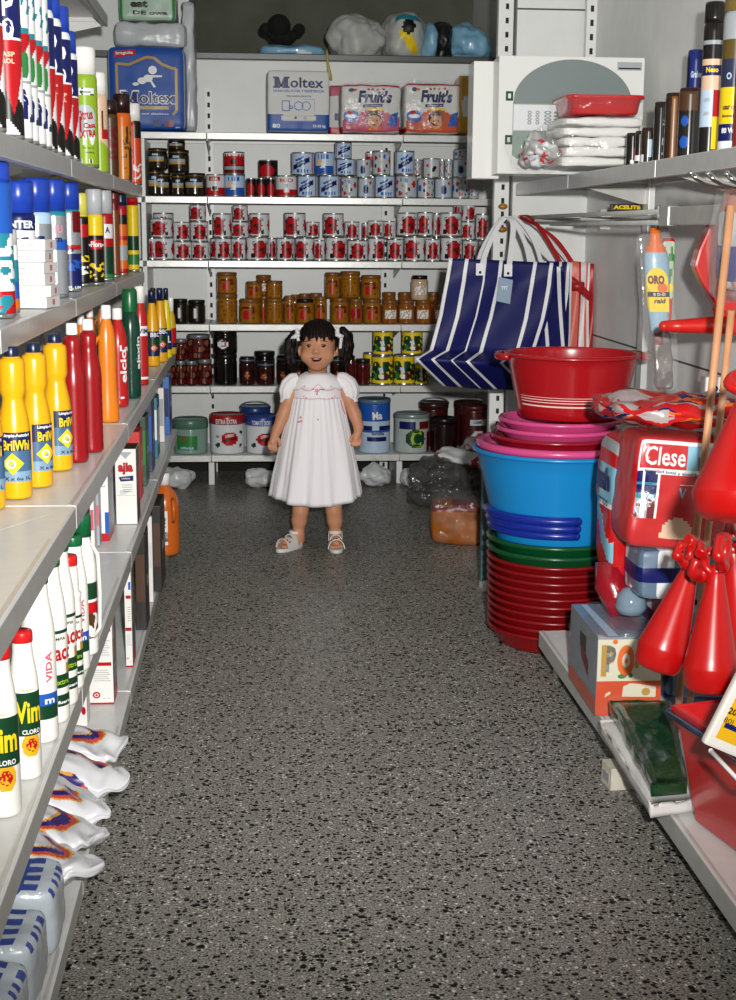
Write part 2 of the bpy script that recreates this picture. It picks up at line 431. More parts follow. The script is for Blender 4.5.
YJ = [.27, 1.27, 2.27, 3.25, 4.22, 5.33]
L = thing('shelving_unit', 'long white metal shelving unit along the left wall, full of cleaning products', 'shelves', (-.78, .27, 0))
ZA, ZB, ZC, ZD, ZE = 1.352, 1.04, .752, .445, .10
for z, xf in ((ZA, -.40), (ZB, -.40), (ZC, -.29), (ZD, -.29), (ZE, -.30), (1.955, -.51)):
    for a, b in zip(YJ, YJ[1:]):
        # board turned so that its lip faces +x
        shelf_obj(b-a-.005, abs(-.78-xf), L, (xf+.78, a-.27, z), PI/2, .04)
mb = MB(); mb.box(-.06, -.012, 0, 5.06, .05, 2.3, PANEL)
for zz in (.6, .9, 1.2, 1.7): mb.box(-.0125, -.0112, 0, 5.06, zz, zz+.004, GROOVE)
mb.build('back_panel', L)
for y in YJ: upright(2.3, 1, L, (.0, y-.27, 0), PI/2)
mb = MB()
for y in YJ:
    mb = MB(); mb.box(0, .42, -.015, .015, 0, .062, PAINT); mb.build('foot', L, (.02, y-.27, 0), bevel=.003)
for y in YJ[1:]:
    for z in (ZA, ZB, 1.955): bracket(.3, L, (.0, y-.27, z-.012))

BY = 6.556
SZ = [1.63, 1.345, 1.055, .762, .472, .142]
B = thing('shelving_unit', 'white metal shelving unit across the back wall, stacked with tins and jars', 'shelves', (0, BY, 0))
for z in SZ:
    for a, b in ((-.85, -.199), (-.196, .701), (.704, 1.14)):
        shelf_obj(b-a, .39, B, (a, 0, z), 0, .03)
mb = MB(); mb.box(-.85, 1.14, .395, .42, .05, ZR-.03, PANEL)
mb.build('back_panel', B)
mb = MB(); mb.box(-.85, 1.14, .385, .394, .0, .128, mat('gap_strip_black', '#0c0c0c', .8)); mb.build('gap_strip', B)  # black strip added to keep the gap below the lowest shelf dark
for x in (-.197, .66): upright(1.86, 1, B, (x, .37, 0))
for x in (-.197, .702):
    mb = MB(); mb.box(-.014, .014, .004, .36, .0, .108, PAINT); mb.build('foot', B, (x, 0, 0), bevel=.003)
    for z in SZ[:-1]: bracket(.34, B, (x, .37, z-.012), -PI/2, STEEL)
mb = MB(); mb.box(-.022, .0, 0, .40, 0, 1.60, PAINT); mb.build('side_panel', B, (-.478, 0, 0), bevel=.002)

R = thing('shelving_unit', 'white wall shelving on the right, narrow shelf above and deep floor shelf below', 'shelves', (1.25, .5, 0))
for a, b in ((.3, 1.4), (1.4, 2.4), (2.4, 3.40), (3.40, 4.35), (4.35, 5.2)):
    shelf_obj(b-a-.005, .27, R, (-.27, b-.5-.005, 1.372), -PI/2, .042)
for a, b in ((.3, 1.4), (1.4, 2.55), (2.55, 3.66)):
    shelf_obj(b-a-.005, .465, R, (-.465, b-.5-.005, .113), -PI/2, .045)
upright(1.35, 1, R, (.003, 5.25-.5, 1.42), 0)
mb = MB(); mb.box(-.02, .0, -.03, .03, 0, 1.36, PAINT); mb.build('upright', R, (.0, 4.35-.5, 0), bevel=.002)
for y in (1.4, 2.4, 3.40, 4.35):
    bracket(.24, R, (-.02, y-.5, 1.36), PI, STEEL)
for y in (1.4, 2.75, 3.6):
    mb = MB(); mb.box(-.43, 0, -.02, .02, 0, .068, PAINT); mb.build('foot', R, (0, y-.5, 0), bevel=.003)

# tall slotted corner post at the end of the right-hand bay
t = thing('slotted_post', 'tall white slotted post at the inner end of the right bay, hung with clips', 'post', (.945, 5.31, 0))
mb = MB(); mb.box(-.028, .028, 0, .04, 0, 2.75, PAINT)
for k in range(48): mb.box(-.004, .012, -.0008, .004, .2+k*.05, .224+k*.05, SLOT)
mb.build('post_body', t, bevel=.002)
for z, c in ((1.66, '#1d4a33'), (1.60, '#b5722a'), (1.545, '#23362e'), (1.29, '#a0702a'), (1.24, '#2a2f2a'), (1.205, '#8f5f22')):
    mb = MB(); mb.tube([(-.005, 0, 0), (-.01, -.03, .004), (-.02, -.05, -.006)], [.006, .01, .004], P(c, .4)); mb.ball((-.012, -.045, 0), .014, P(c, .4), 8, (1.3, .7, .8))
    mb.build('clip', t, (.01, 0, z))

# hanging rail in front of the right wall
zt, zb = onx(690, 206, 1.0).z, onx(690, 225, 1.0).z
yr = onx(667, 215, 1.0).y
t = thing('hanging_rail', 'grey metal hanging rail under the upper right shelf', 'rail', (1.0, yr, (zt+zb)/2))
h = (zt-zb)/2
mb = MB(); mb.box(-.012, .012, -2.4, 0, -h, h, STEEL); mb.box(-.016, .016, -.06, .012, -h*1.1, h*1.1, STEEL); mb.build('flat_bar', t, bevel=.003)
for dz in (h*.55, -h*.7):
    mb = MB(); mb.tube([(0, -.02, dz), (-.0, 1.0, dz), (-.005, 1.93 if dz > 0 else 1.3, dz)], .006, STEEL); mb.build('rod', t)
for yy in (-1.6, -.02, .9, 1.6):
    mb = MB(); mb.tube([(0, 0, 0), (.13, 0, 0), (.25, 0, .01)], .006, STEEL); mb.box(.235, .27, -.012, .012, -.03, .04, STEEL); mb.build('wall_arm', t, (0, yy, 0))
for k, (px, yy) in enumerate(((691, 2.62), (708, 2.53), (727, 2.44))):
    a = ony(px, 173+k*.5, yy); b_ = a+Vector((.045, 0, -.022)); c_ = a+Vector((.10, 0, -.03)); d_ = Vector((1.0, yy, zt+.01))
    mb = MB(); pts = [a, a+Vector((.012, 0, -.010)), a+Vector((.028, 0, -.018)), b_, c_, d_]
    mb.tube(pts, .0055, CHROME); mb.ball(a, .0058, CHROME)
    tag(mb.build('display_hook'), ['curved chrome display hook, left one of three under the upper right shelf', 'curved chrome display hook between two others under the upper right shelf',
        'curved chrome display hook partly covered by the wrapped broom head'][k], 'hook', 'chrome hooks under the right shelf')
# ------------------------------------------------------------------ tins and jars of the back shelves
TIN = mat('tin_plate', '#b9b9b4', .25, metal=.9)
WHT, RED, DRED, NAVY, BLUE, GRN, DGRN, BLK, YEL, AMB, ORG = ('#e4e5e6', '#b01119', '#680a0e', '#131a58', '#1f54ac', '#2f7a3a', '#123b22', '#15120f', '#e8c81c', '#9c5a14', '#d9661c')
PW, PR, PDR, PN, PB, PG, PDG, PK, PY, PA, PO = [mat('print_%d' % i, c, .34, spec=.35) for i, c in enumerate((WHT, RED, DRED, NAVY, BLUE, GRN, DGRN, BLK, YEL, AMB, ORG))]
PLB = mat('print_light_blue', '#a8c6e2', .34, spec=.35); PPK = mat('print_pink', '#d8849c', .35); PGLD = mat('print_gold', '#b08a3a', .35)
PBR = mat('print_brown', '#4a2c12', .3, coat=.4); PGY = mat('print_grey', '#9aa0a4', .4); PLG = mat('print_lime', '#8fb01e', .35, coat=.3); PTL = mat('print_teal', '#1d7f8f', .35)
r0, h0 = .05, .10
def can_proto(name, paint, base, texts=(), seg=48, rows=18, top=None):
    root = thing(name, 'tin', 'tin')
    mb = MB(); mt = top or TIN
    mb.lathe([(r0*.93, .001), (r0, .0), (r0*1.01, .002), (r0*.985, .005), (r0*.985, h0-.005), (r0*1.01, h0-.002), (r0, h0), (r0*.95, h0), (r0*.94, h0-.003), (0, h0-.003)], mt, seg)
    mb.build('can_body', root)
    mb = MB(); R = r0*.995
    mb.lathe([(R, .006+(h0-.012)*i/rows) for i in range(rows+1)], base, seg, lambda a, z: paint(a*R, z-h0/2))
    # drop the end caps of the sleeve
    mb.f = mb.f[:-2]; mb.m = mb.m[:-2]; mb.sm = mb.sm[:-2]
    for (t, w_, h_, a0, v, mm, rot) in texts:
        mb.text(t, w_, h_, cyl(R, a0), mm, 0, h0/2+v, .03, 0, rot)
    mb.build('paper_label', root)
    return Proto(root)
def tomato(x, z):
    d = math.hypot(x, (z+.003)*.95)
    if d < .036:
        if d < .008 or abs(z+.004-.35*x) < .0045 and abs(x) < .024: return PDR if d > .004 else PK
        if (x-.016)**2+(z+.014)**2 < .00016 or (x+.02)**2+(z-.012)**2 < .0001: return PDR
        return PDR if d > .033 else PR
    if (x+.034)**2/1.6+(z+.028)**2 < .00012: return PK
    if (x-.040)**2+(z+.030)**2 < .00007: return PDG
    if .062 < abs(x) < .13: return PR if math.hypot(abs(x)-.098, z) < .03 else None
def bluediag(x, z):
    k = z-.5*x
    if abs(x) < .04 and abs(k) < .0115: return PN
    if abs(x) < .026 and .018 < z-.45*x < .028 and x < .012: return PB
    if abs(x-.008) < .026 and -.041 < z < -.023 and (int((x+.1)/.004) % 3): return PB
    if abs(abs(x)-.055) < .004: return PR
    if abs(abs(x)-.075) < .006 and abs(z) < .03: return PB
    if z > .04: return PLB
def milkmix(x, z):
    for cx, cz, q, mm in ((-.03, .02, .009, PR), (.02, .026, .008, PB), (-.012, -.03, .009, PR), (.032, -.012, .008, PDR), (.002, .002, .006, PGLD), (-.034, -.012, .007, PN), (.022, -.034, .006, PDG), (.06, .01, .012, PR), (-.065, 0, .014, PB)):
        if (x-cx)**2+((z-cz)*.8)**2 < q*q: return mm
    if z > .041: return PGY
def blackcow(x, z):
    if math.hypot((x-.012)*1.2, z+.004-.6*(x-.012)) < .014: return PK
    if (x+.028)**2+(z-.012)**2 < .00006: return PR
    if (x+.02)**2+(z+.034)**2 < .00004: return PR
    if abs(abs(x)-.06) < .008: return PR
def bluefig(x, z):
    if math.hypot((x+.004), (z+.008)*.8) < .018: return PN if z < .004 else PB
    if (x-.03)**2+(z-.024)**2 < .00007: return PR
    if z < -.036: return PLB
def triangle(x, z):
    if z > .022: return PB if abs(x) < .034 and z < .04 and int((x+.2)/.008) % 2 else PLB
    if abs(x+.004) < (.022-z)*.35 and z > -.02: return PW
    if z < -.012 and abs(x) < .06: return PB
    if abs(x) < .04 and x < -.006 and z > -.012: return mat('print_cream', '#d9b79a', .4)
def redlabel(x, z):
    if z > .03: return PR if abs(z-.036) < .0045 and int((x+.2)/.006) % 3 else PW
    if -.012 < z < .028: return PK if math.hypot(x, (z-.006)*1.3) < .016 else PR
    if -.03 < z < -.014: return PGY
    return PDR
def redwhite(x, z):
    if z > .012: return PR if (abs(z-.028) < .010 and abs(x) < .034) else None
    if z < -.022: return PR
    if math.hypot(x, z+.01) < .014: return PK if z < -.004 else None
    if z < -.008 and abs(x) > .018: return PR
def creme(x, z):
    if .018 < z < .036 and abs(x) < .032: return PR
    if z < -.014 and (abs(x) > .012 or z < -.03): return PR
    if math.hypot(x, z-.004) < .008: return PGY
def darkred(x, z):
    if z > .024 or abs(x) > .045: return PK
    return PR if math.hypot(x*.8, z+.012) < .036 else PK
def greenfruit(x, z):
    if z > .030: return PY if z < .043 else PDG
    if z < -.034: return PY
    for cx, cz, q, mm in ((-.024, .004, .014, PDG), (.022, .006, .015, PDG), (0, .002, .010, PLB), (.028, -.02, .010, PDR), (-.03, -.02, .012, PG), (.004, -.022, .009, PW)):
        if (x-cx)**2+(z-cz)**2 < q*q: return mm
    return PY if vnoise((x, 0, z), 60, 2) > .12 else PDG
PAPW = mat('can_paper_white', '#d4d6d9', .32, spec=.4); PAPB = mat('can_paper_blue', '#b4c8de', .32, spec=.4); PAPG = mat('can_paper_grey', '#b4bdc2', .32, spec=.4)
CANS = {
 'tomato': (can_proto('tin_can', tomato, PAPW, [('G', .013, .02, -.62, .022, PK, 0), ('Lu', .016, .016, .68, .026, PDG, 0), ('iii', .014, .012, .72, -.026, PN, 0)]), 'white tin with a red tomato on it', 'tomato tins on the third shelf'),
 'bluediag': (can_proto('tin_can', bluediag, PAPB, [('LECHE', .036, .008, .0, .001, PLB, .46)]), 'pale blue tin, navy slanting band', 'tins on the second shelf'),
 'milkmix': (can_proto('tin_can', milkmix, PAPG, [('D', .010, .014, -.1, .028, PN, 0), ('E', .010, .012, 0, -.03, PR, 0)]), 'whitish tin speckled red and blue', 'tins on the second shelf'),
 'blackcow': (can_proto('tin_can', blackcow, PAPG), 'whitish tin with a black animal shape', 'tins on the second shelf'),
 'bluefig': (can_proto('tin_can', bluefig, PAPG), 'whitish tin with a dark blue figure', 'tins on the second shelf'),
 'triangle': (can_proto('tin_can', triangle, PAPB), 'blue tin with a white sail shape', 'tins on the second shelf'),
 'redlabel': (can_proto('tin_can', redlabel, PAPW, [('ROMAR', .05, .009, 0, .036, PW, 0)]), 'red and white tin with a black oval', 'tins on the second shelf'),
 'redwhite': (can_proto('tin_can', redwhite, PAPW, [('COR', .04, .012, 0, .028, PW, 0)]), 'white tin with red bands', 'tins on the second shelf'),
 'creme': (can_proto('tin_can', creme, PAPW, [('CREM', .05, .012, 0, .027, PW, 0)]), 'white tin with red lettering', 'tins on the second shelf'),
 'darkred': (can_proto('tin_can', darkred, PK), 'black tin with a red label', 'tins on the second shelf'),
 'greenfruit': (can_proto('tin_can', greenfruit, PY, [('YA', .024, .02, 0, 0, PW, 0)]), 'yellow and green fruit tin', 'fruit tins on the fifth shelf'),
}
def jar_proto(content, lid, paint=None, texts=(), neck=.82, lidm_rough=.3, band=None):
    root = thing('glass_jar', 'jar', 'jar')
    mb = MB(); seg = 40
    prof = [(r0*.85, 0), (r0*.97, .002), (r0, .008)]+[(r0, .008+(h0*.74-.008)*i/14) for i in range(1, 15)]+[(r0*.95, h0*.79), (r0*neck, h0*.83), (r0*neck, h0*.86)]
    mb.lathe(prof, content, seg, (lambda a, z: paint(a*r0, z-h0*.42)) if paint else None)
    for (t, w_, h_, a0, v, mm) in texts: mb.text(t, w_, h_, cyl(r0, a0), mm, 0, h0*.42+v, .03)
    mb.build('jar_body', root)
    mb = MB(); R = r0*(neck+.05)
    pr = []
    mb.lathe([(R*.97, h0*.845), (R, h0*.85), (R, h0*.985), (R*.95, h0), (0, h0)], lid, 40)
    if band: mb.lathe([(R*1.005, h0*.85), (R*1.005, h0*.90)], band, 40)
    mb.build('lid', root)
    return Proto(root)
GL = dict(rough=.12, coat=.6)
JDK = mat('jar_dark_brown', '#1e140b', vary=.5, bscale=35, **GL); JAM = mat('jar_amber', '#96600f', vary=.22, bscale=30, **GL); JAM2 = mat('jar_dark_amber', '#8a4e16', vary=.25, bscale=40, **GL)
JRD = mat('jar_dark_red', '#2b0c0a', vary=.4, bscale=30, **GL); JBK = mat('jar_black', '#0d0a0a', **GL); JPL = mat('jar_pale', '#c4a98a', vary=.15, bscale=40, **GL)
LDK = mat('lid_dark', '#1c1713', .3, metal=.3); LGO = mat('lid_gold', '#8f6f30', .3, metal=.6); LBL = mat('lid_steel_blue', '#6f8799', .35, metal=.4); LAM = mat('lid_amber', '#7a4d1c', .35); LGY = mat('lid_grey', '#7d8085', .35, metal=.4)
def p_dark(x, z):
    if abs(x) < .045 and .006 < z < .018: return PGY
    if abs(x) < .045 and -.006 < z < .006: return PGLD
    if abs(x) < .012 and .022 < z < .032: return PLB
def p_bw(x, z):
    if abs(x) > .052: return None
    if math.hypot(x, z*.8) < .017: return PW if (math.hypot(x, z) < .011 or abs(x) < .006) else PBR
    return PK
def p_amred(x, z):
    if math.hypot(x+.008, (z+.006)*.9) < .019: return PR
    if (x-.024)**2+(z-.008)**2 < .00007: return PDR
    if .018 < z < .026 and abs(x) < .032: return PDR
    for cx, cz in ((.028, -.018), (-.036, .012), (.036, .006)):
        if (x-cx)**2+(z-cz)**2 < .00002: return PBR
def p_dots(x, z):
    k = (round(x/.016), round(z/.015)); q = math.hypot(x-k[0]*.016, z-k[1]*.015)
    if (k[0]*2+k[1]*3) % 4 < 2: return PBR if .0022 < q < .0046 else None
    return PDR if q < .0035 else None
def p_redj(x, z):
    if abs(x) < .038 and -.02 < z < .018: return PR if vnoise((x, 0, z), 70) > -.1 else PDR
def p_fruit(x, z):
    k = (round(x/.026), round(z/.026)); q = math.hypot(x-k[0]*.026, z-k[1]*.026)
    if q < .0115: return (PDR, mat('fruit_brown', '#7d4a2a', .3, coat=.5), mat('fruit_dark', '#4a0c0c', .25))[(k[0]+2*k[1]) % 3]
def p_gold(x, z):
    q = math.hypot(x, z+.006)
    if q < .012: return PGLD if q > .008 else mat('fruit_brown', '#7d4a2a', .3, coat=.5)
    if q < .02 and abs(z+.006) < .016: return PDR
def p_crest(x, z):
    if math.hypot(x, z*1.2) < .022: return PW if vnoise((x, .3, z), 110, 1) > -.12 else PDR
def p_pale(x, z):
    if abs(x) < .04 and abs(z) < .02: return PW if vnoise((x, 0, z), 90) > 0 else JPL
JARS = {
 'dark': (jar_proto(JDK, LDK, p_dark, neck=.92, band=LGO), 'dark brown gold banded jar', 'dark jars on the second shelf'),
 'bw': (jar_proto(mat('jar_olive', '#54421a', **GL), LDK, p_bw, neck=.9), 'jar with white emblem on black', 'jars on the fourth shelf'),
 'amred': (jar_proto(JAM, LAM, p_amred, neck=.93), 'amber jar, red spot label', 'amber jars on the fourth shelf'),
 'dots': (jar_proto(JAM, LAM, p_dots, neck=.95), 'amber jar dotted with rings', 'amber jars on the fourth shelf'),
 'amdk': (jar_proto(JAM, LDK, p_amred, neck=.8), 'amber jar with a dark lid', 'amber jars on the fourth shelf'),
 'redj': (jar_proto(JAM2, LAM, p_redj, neck=.9), 'small red labelled amber jar', 'amber jars on the fourth shelf'),
 'plain': (jar_proto(JAM2, LAM, p_pale, neck=.9), 'amber jar, pale worn label', 'amber jars on the fourth shelf'),
 'pale': (jar_proto(JPL, LDK, p_pale, neck=.85), 'pale pinkish jar with a dark lid', 'jars on the fourth shelf'),
 'fruit': (jar_proto(JRD, LGY, p_fruit, neck=.9), 'dark jar of red and brown fruit', 'jars on the fifth shelf'),
 'black': (jar_proto(JBK, LDK, None, neck=.95), 'plain black jar', 'jars on the fifth shelf'),
 'crest': (jar_proto(JBK, LDK, p_crest, neck=.95), 'big black jar with a white crest', 'jars on the fifth shelf'),
 'gold': (jar_proto(JRD, LDK, p_gold, neck=.9, band=LBL), 'dark jar with a gold medal', 'jars on the fifth shelf'),
 'reddk': (jar_proto(mat('jar_red_brown', '#4a0d0c', **GL), LDK, None, neck=.9), 'dark red jar', 'jars on the fifth shelf'),
}
za = lambda x0, x1, t: (140+x0/4.089, 140+x1/4.089, 130+t/4.089)
zbq = lambda x0, x1, t: (310+x0/4.089, 310+x1/4.089, 130+t/4.089)
zcq = lambda x0, x1, t: (160+x0/4.6, 160+x1/4.6, 260+t/4.6)
zdq = lambda x0, x1, t: (330+x0/4.33, 330+x1/4.33, 260+t/4.33)
SHELFN = {1: 'second shelf of the back unit', 2: 'third shelf of the back unit', 3: 'fourth shelf of the back unit', 4: 'fifth shelf of the back unit'}
LAYN = ['bottom layer', 'middle layer', 'top layer']
def place(si, items):
    """items: (kind, (x0, x1, ytop), layer, row). Sits each on the shelf or on what it is stacked upon."""
    z0 = SZ[si]; done = []
    for kind, (x0, x1, yt), lay, row in sorted(items, key=lambda q: (q[3], q[2], q[1][0])):
        xm = (x0+x1)/2
        for _ in range(2):
            Yf = BY+.022+row*.115
            r = (x1-x0)/2*(Yf+.05)/F; Y = Yf+r if row == 0 else max(Yf+r, 0)
        X = ony(xm, 200, Y).x
        if X > -.6: X = max(X, -.472+r*1.03)
        base = z0+.0016
        if lay:
            tops = [d[2] for d in done if d[3] == row and d[4] == lay-1 and abs(d[0]-X) < d[1]+r*.6]
            if not tops: tops = [d[2] for d in done if d[4] == lay-1 and abs(d[0]-X) < d[1]+r]
            base = max(tops)+.0006 if tops else z0+.1
            if tops:
                sup = [d for d in done if d[4] == lay-1 and abs(d[2]+.0006-base) < 1e-6 and abs(d[0]-X) < d[1]+r]
                if sup: Y = sup[0][5]+.002
        top = ony(xm, yt, Y-r).z
        h = max(top-base, .045)
        done.append((X, r, base+h, row, lay, Y, kind, h, base))
    # ordinals run along each layer of each row
    for row in (0, 1):
        for lay in (0, 1, 2):
            L_ = sorted([d for d in done if d[3] == row and d[4] == lay], key=lambda d: d[0])
            for i, (X, r, _, _, _, Y, kind, h, base) in enumerate(L_):
                pr, look, grp = (CANS.get(kind) or JARS.get(kind))
                where = ((('hidden back row', 'back row middle layer', 'back row top')[lay]) if row else LAYN[lay])
                lab = f"{look}, {ORD[i]} from left, {where}, {SHELFN[si].replace(' of the back unit', ' at back')}"
                wd = lab.split()
                if len(wd) > 16: lab = lab.replace(' of the', '').replace(' with a ', ', '); wd = lab.split()
                if len(wd) > 16: lab = lab.replace(' at back', '')
                a = (random.random()-.5)*(.9 if kind in ('tomato', 'milkmix') else .35) - .1
                pr.put((X, Y, base), a, lab, (r/r0/1.0, r/r0/1.0, h/h0), grp)
random.seed(11)
place(1, [('dark', za(-12, 45, 160), 0, 0), ('dark', za(50, 128, 175), 0, 0), ('dark', za(130, 182, 180), 0, 0), ('dark', za(184, 268, 175), 0, 0), ('dark', za(15, 75, 120), 1, 1), ('dark', za(-5, 55, 178), 0, 1),
 ('dark', za(38, 115, 73), 1, 0), ('dark', za(121, 203, 80), 1, 0), ('dark', za(120, 187, 38), 2, 0),
 ('redwhite', za(273, 346, 180), 0, 0), ('triangle', za(348, 430, 181), 0, 0), ('redlabel', za(346, 428, 88), 1, 0), ('darkred', za(436, 474, 196), 0, 0), ('darkred', za(477, 516, 196), 0, 0), ('darkred', za(518, 553, 196), 0, 0),
 ('darkred', za(487, 563, 122), 1, 0), ('creme', za(556, 640, 185), 0, 0), ('bluediag', za(645, 726, 185), 0, 0), ('bluediag', za(620, 712, 90), 1, 0),
 ('bluediag', zbq(37, 124, 185), 0, 0), ('milkmix', zbq(128, 193, 190), 0, 0), ('bluefig', zbq(198, 258, 195), 0, 0), ('bluediag', zbq(262, 346, 185), 0, 0), ('milkmix', zbq(350, 436, 183), 0, 0),
 ('milkmix', zbq(440, 506, 196), 0, 0), ('bluefig', zbq(510, 576, 197), 0, 0), ('milkmix', zbq(582, 648, 193), 0, 0), ('milkmix', zbq(650, 690, 250), 0, 0),
 ('triangle', zbq(22, 100, 89), 1, 0), ('bluediag', zbq(108, 187, 118), 1, 0), ('bluediag', zbq(102, 170, 50), 2, 0), ('bluefig', zbq(190, 246, 118), 1, 0),
 ('milkmix', zbq(255, 328, 83), 1, 0), ('bluediag', zbq(345, 425, 84), 1, 0), ('milkmix', zbq(427, 456, 120), 1, 0), ('blackcow', zbq(458, 530, 115), 1, 0), ('milkmix', zbq(532, 550, 120), 1, 0), ('milkmix', zbq(552, 582, 120), 1, 0), ('bluefig', zbq(584, 648, 118), 1, 0), ('milkmix', zbq(588, 640, 90), 2, 0),
 ('redlabel', zbq(228, 268, 88), 1, 1), ('milkmix', zbq(235, 275, 190), 0, 1)])
T = 'tomato'
place(2, [(T, za(22, 48, 440), 0, 0)]+[(T, za(a, b, t), 0, 0) for a, b, t in ((53, 133, 440), (136, 206, 455), (209, 279, 457), (305, 370, 441), (373, 429, 442), (433, 523, 437), (558, 628, 440), (635, 711, 440))]
 + [(T, zbq(a, b, t), 0, 0) for a, b, t in ((18, 60, 450), (63, 152, 437), (156, 237, 450), (240, 307, 440), (318, 384, 445), (388, 472, 435), (475, 533, 445), (537, 625, 437), (629, 690, 450), (694, 740, 452))]
 + [(T, za(a, b, t), 1, 0) for a, b, t in ((42, 130, 361), (134, 200, 375), (205, 277, 373), (298, 370, 340), (374, 443, 375), (446, 528, 340), (590, 676, 338), (679, 735, 375))]
 + [(T, zbq(a, b, t), 1, 0) for a, b, t in ((55, 138, 340), (143, 203, 374), (237, 302, 370), (304, 348, 372), (355, 440, 337), (443, 505, 335), (533, 620, 337), (623, 676, 375), (680, 736, 342))]
 + [(T, za(203, 268, 305), 2, 0), (T, za(378, 440, 308), 2, 0), (T, zbq(624, 676, 305), 2, 0), (T, za(285, 330, 441), 0, 1), (T, za(520, 556, 441), 0, 1), (T, za(55, 135, 338), 1, 1), (T, za(60, 128, 440), 0, 1), (T, zbq(214, 242, 380), 1, 1), (T, zbq(214, 244, 450), 0, 1), (T, zbq(505, 534, 340), 1, 1), (T, zbq(505, 534, 440), 0, 1), (T, zbq(586, 622, 440), 0, 1), (T, zbq(586, 622, 345), 1, 1), (T, zbq(588, 622, 305), 2, 1)])
place(3, [('bw', zcq(0, 50, 180), 0, 0), ('bw', zcq(52, 118, 180), 0, 0), ('bw', zcq(122, 200, 185), 0, 0), ('dots', zcq(258, 350, 156), 0, 0), ('amred', zcq(258, 349, 58), 1, 0), ('amred', zcq(362, 460, 180), 0, 0), ('redj', zcq(462, 481, 185), 0, 0), ('dots', zcq(483, 565, 178), 0, 0),
 ('amred', zcq(393, 466, 100), 1, 0), ('dots', zcq(440, 512, 165), 0, 1), ('plain', zcq(440, 510, 70), 1, 1), ('dots', zcq(486, 561, 97), 1, 0), ('amred', zcq(570, 620, 165), 0, 0), ('amdk', zcq(623, 711, 180), 0, 0), ('dots', zcq(640, 690, 155), 0, 1), ('amred', zcq(713, 768, 170), 0, 0),
 ('plain', zcq(600, 640, 160), 0, 1), ('dots', zcq(690, 745, 153), 0, 1),
 ('amred', zdq(4, 84, 165), 0, 0), ('redj', zdq(86, 143, 168), 0, 0), ('amred', zdq(147, 226, 170), 0, 0), ('plain', zdq(230, 298, 175), 0, 0), ('plain', zdq(301, 372, 175), 0, 0), ('plain', zdq(377, 446, 175), 0, 0), ('plain', zdq(452, 510, 175), 0, 0),
 ('amred', zdq(-20, 45, 55), 1, 0), ('dots', zdq(47, 132, 50), 1, 0), ('amred', zdq(137, 223, 67), 1, 0), ('pale', zdq(357, 430, 68), 1, 0), ('plain', zdq(230, 290, 140), 0, 1), ('plain', zdq(300, 358, 140), 0, 1), ('amred', zdq(430, 480, 140), 0, 1)])
place(4, [('fruit', zcq(0, 56, 470), 0, 0), ('fruit', zcq(60, 104, 465), 0, 0), ('fruit', zcq(106, 158, 465), 0, 0), ('fruit', zcq(161, 228, 458), 0, 0), ('fruit', zcq(58, 110, 365), 1, 0), ('fruit', zcq(114, 222, 345), 1, 0), ('black', zcq(240, 345, 435), 0, 0), ('crest', zcq(238, 347, 322), 1, 0),
 ('gold', zcq(360, 428, 447), 0, 0), ('gold', zcq(440, 520, 470), 0, 0), ('gold', zcq(535, 600, 440), 0, 0), ('black', zcq(430, 523, 422), 0, 1), ('gold', zcq(605, 672, 447), 0, 0), ('gold', zcq(680, 745, 447), 0, 0), ('black', zcq(620, 690, 425), 0, 1),
 ('gold', zdq(5, 70, 420), 0, 0), ('reddk', zdq(75, 112, 415), 0, 0), ('reddk', zdq(114, 180, 430), 0, 0), ('greenfruit', zdq(186, 280, 415), 0, 0), ('greenfruit', zdq(191, 280, 308), 1, 0), ('greenfruit', zdq(284, 375, 412), 0, 0), ('greenfruit', zdq(318, 410, 308), 1, 0), ('greenfruit', zdq(378, 436, 450), 0, 0), ('greenfruit', zdq(150, 205, 402), 0, 1)])

# ------------------------------------------------------------------ buckets on the lowest back shelf
def bucket(x0, x1, yt, body, lid, label, paint=None, texts=(), row=0, lidtxt=None, lidh=.03, handle=False, name='lidded_bucket', taper=.94, zone=None):
    xm = (x0+x1)/2; Yf = BY+.02+row*.198; r = (x1-x0)/2*(Yf+.09)/F; Y = Yf+r; X = ony(xm, 420, Y).x; z0 = SZ[5]+.0016
    h = ony(xm, yt, Y-r*.2).z-z0
    t = thing(name, label, 'bucket', (X, Y, z0), 0, 'lidded buckets on the lowest back shelf')
    hb = h-lidh; n = 22
    prof = [(r*taper*.96, 0), (r*taper, .004)]+[(r*(taper+(.97-taper)*i/n), .004+(hb-.004)*i/n) for i in range(1, n+1)]
    f = interp(prof)
    mb = MB(); mb.lathe(prof, body, 56, (lambda a, z: paint(a*r, z/hb)) if paint else None)
    for (tt, w_, h_, a0, v, mm, rot) in texts: mb.text(tt, w_*r, h_*hb, cyl(f, a0), mm, 0, v*hb, .03, 0, rot)
    mb.build('bucket_body', t)
    mb = MB(); mb.lathe([(r*.97, hb-.001), (r, hb), (r, hb+lidh*.6), (r*.985, hb+lidh*.9), (r*.94, h), (r*.9, h-.004), (0, h-.004)], lid, 56)
    if lidtxt: mb.text(lidtxt, r*1.25, lidh*.5, cyl(r, -.05), PW, 0, hb+lidh*.32, .02)
    mb.build('lid', t)
    if handle:
        mb = MB(); mb.tube([(r*math.cos(q), -.01-r*.3*math.sin(q), h-.01+r*.45*math.sin(q)) for q in [PI*k/14 for k in range(15)]], .0035, LGY); mb.build('handle', t)
    return t
def ketch(x, v):
    q = math.hypot((x-.012)*1.0, (v-.52)*.2)
    if q < .045: return PDR if abs((v-.50)*.2-.25*(x-.012)) < .011 and abs(x-.012) < .035 else PR
    if math.hypot(x+.05, (v-.30)*.2) < .016: return PDG
    if math.hypot(x-.075, (v-.28)*.2) < .012 or math.hypot(x-.08, (v-.72)*.2) < .012: return PDG
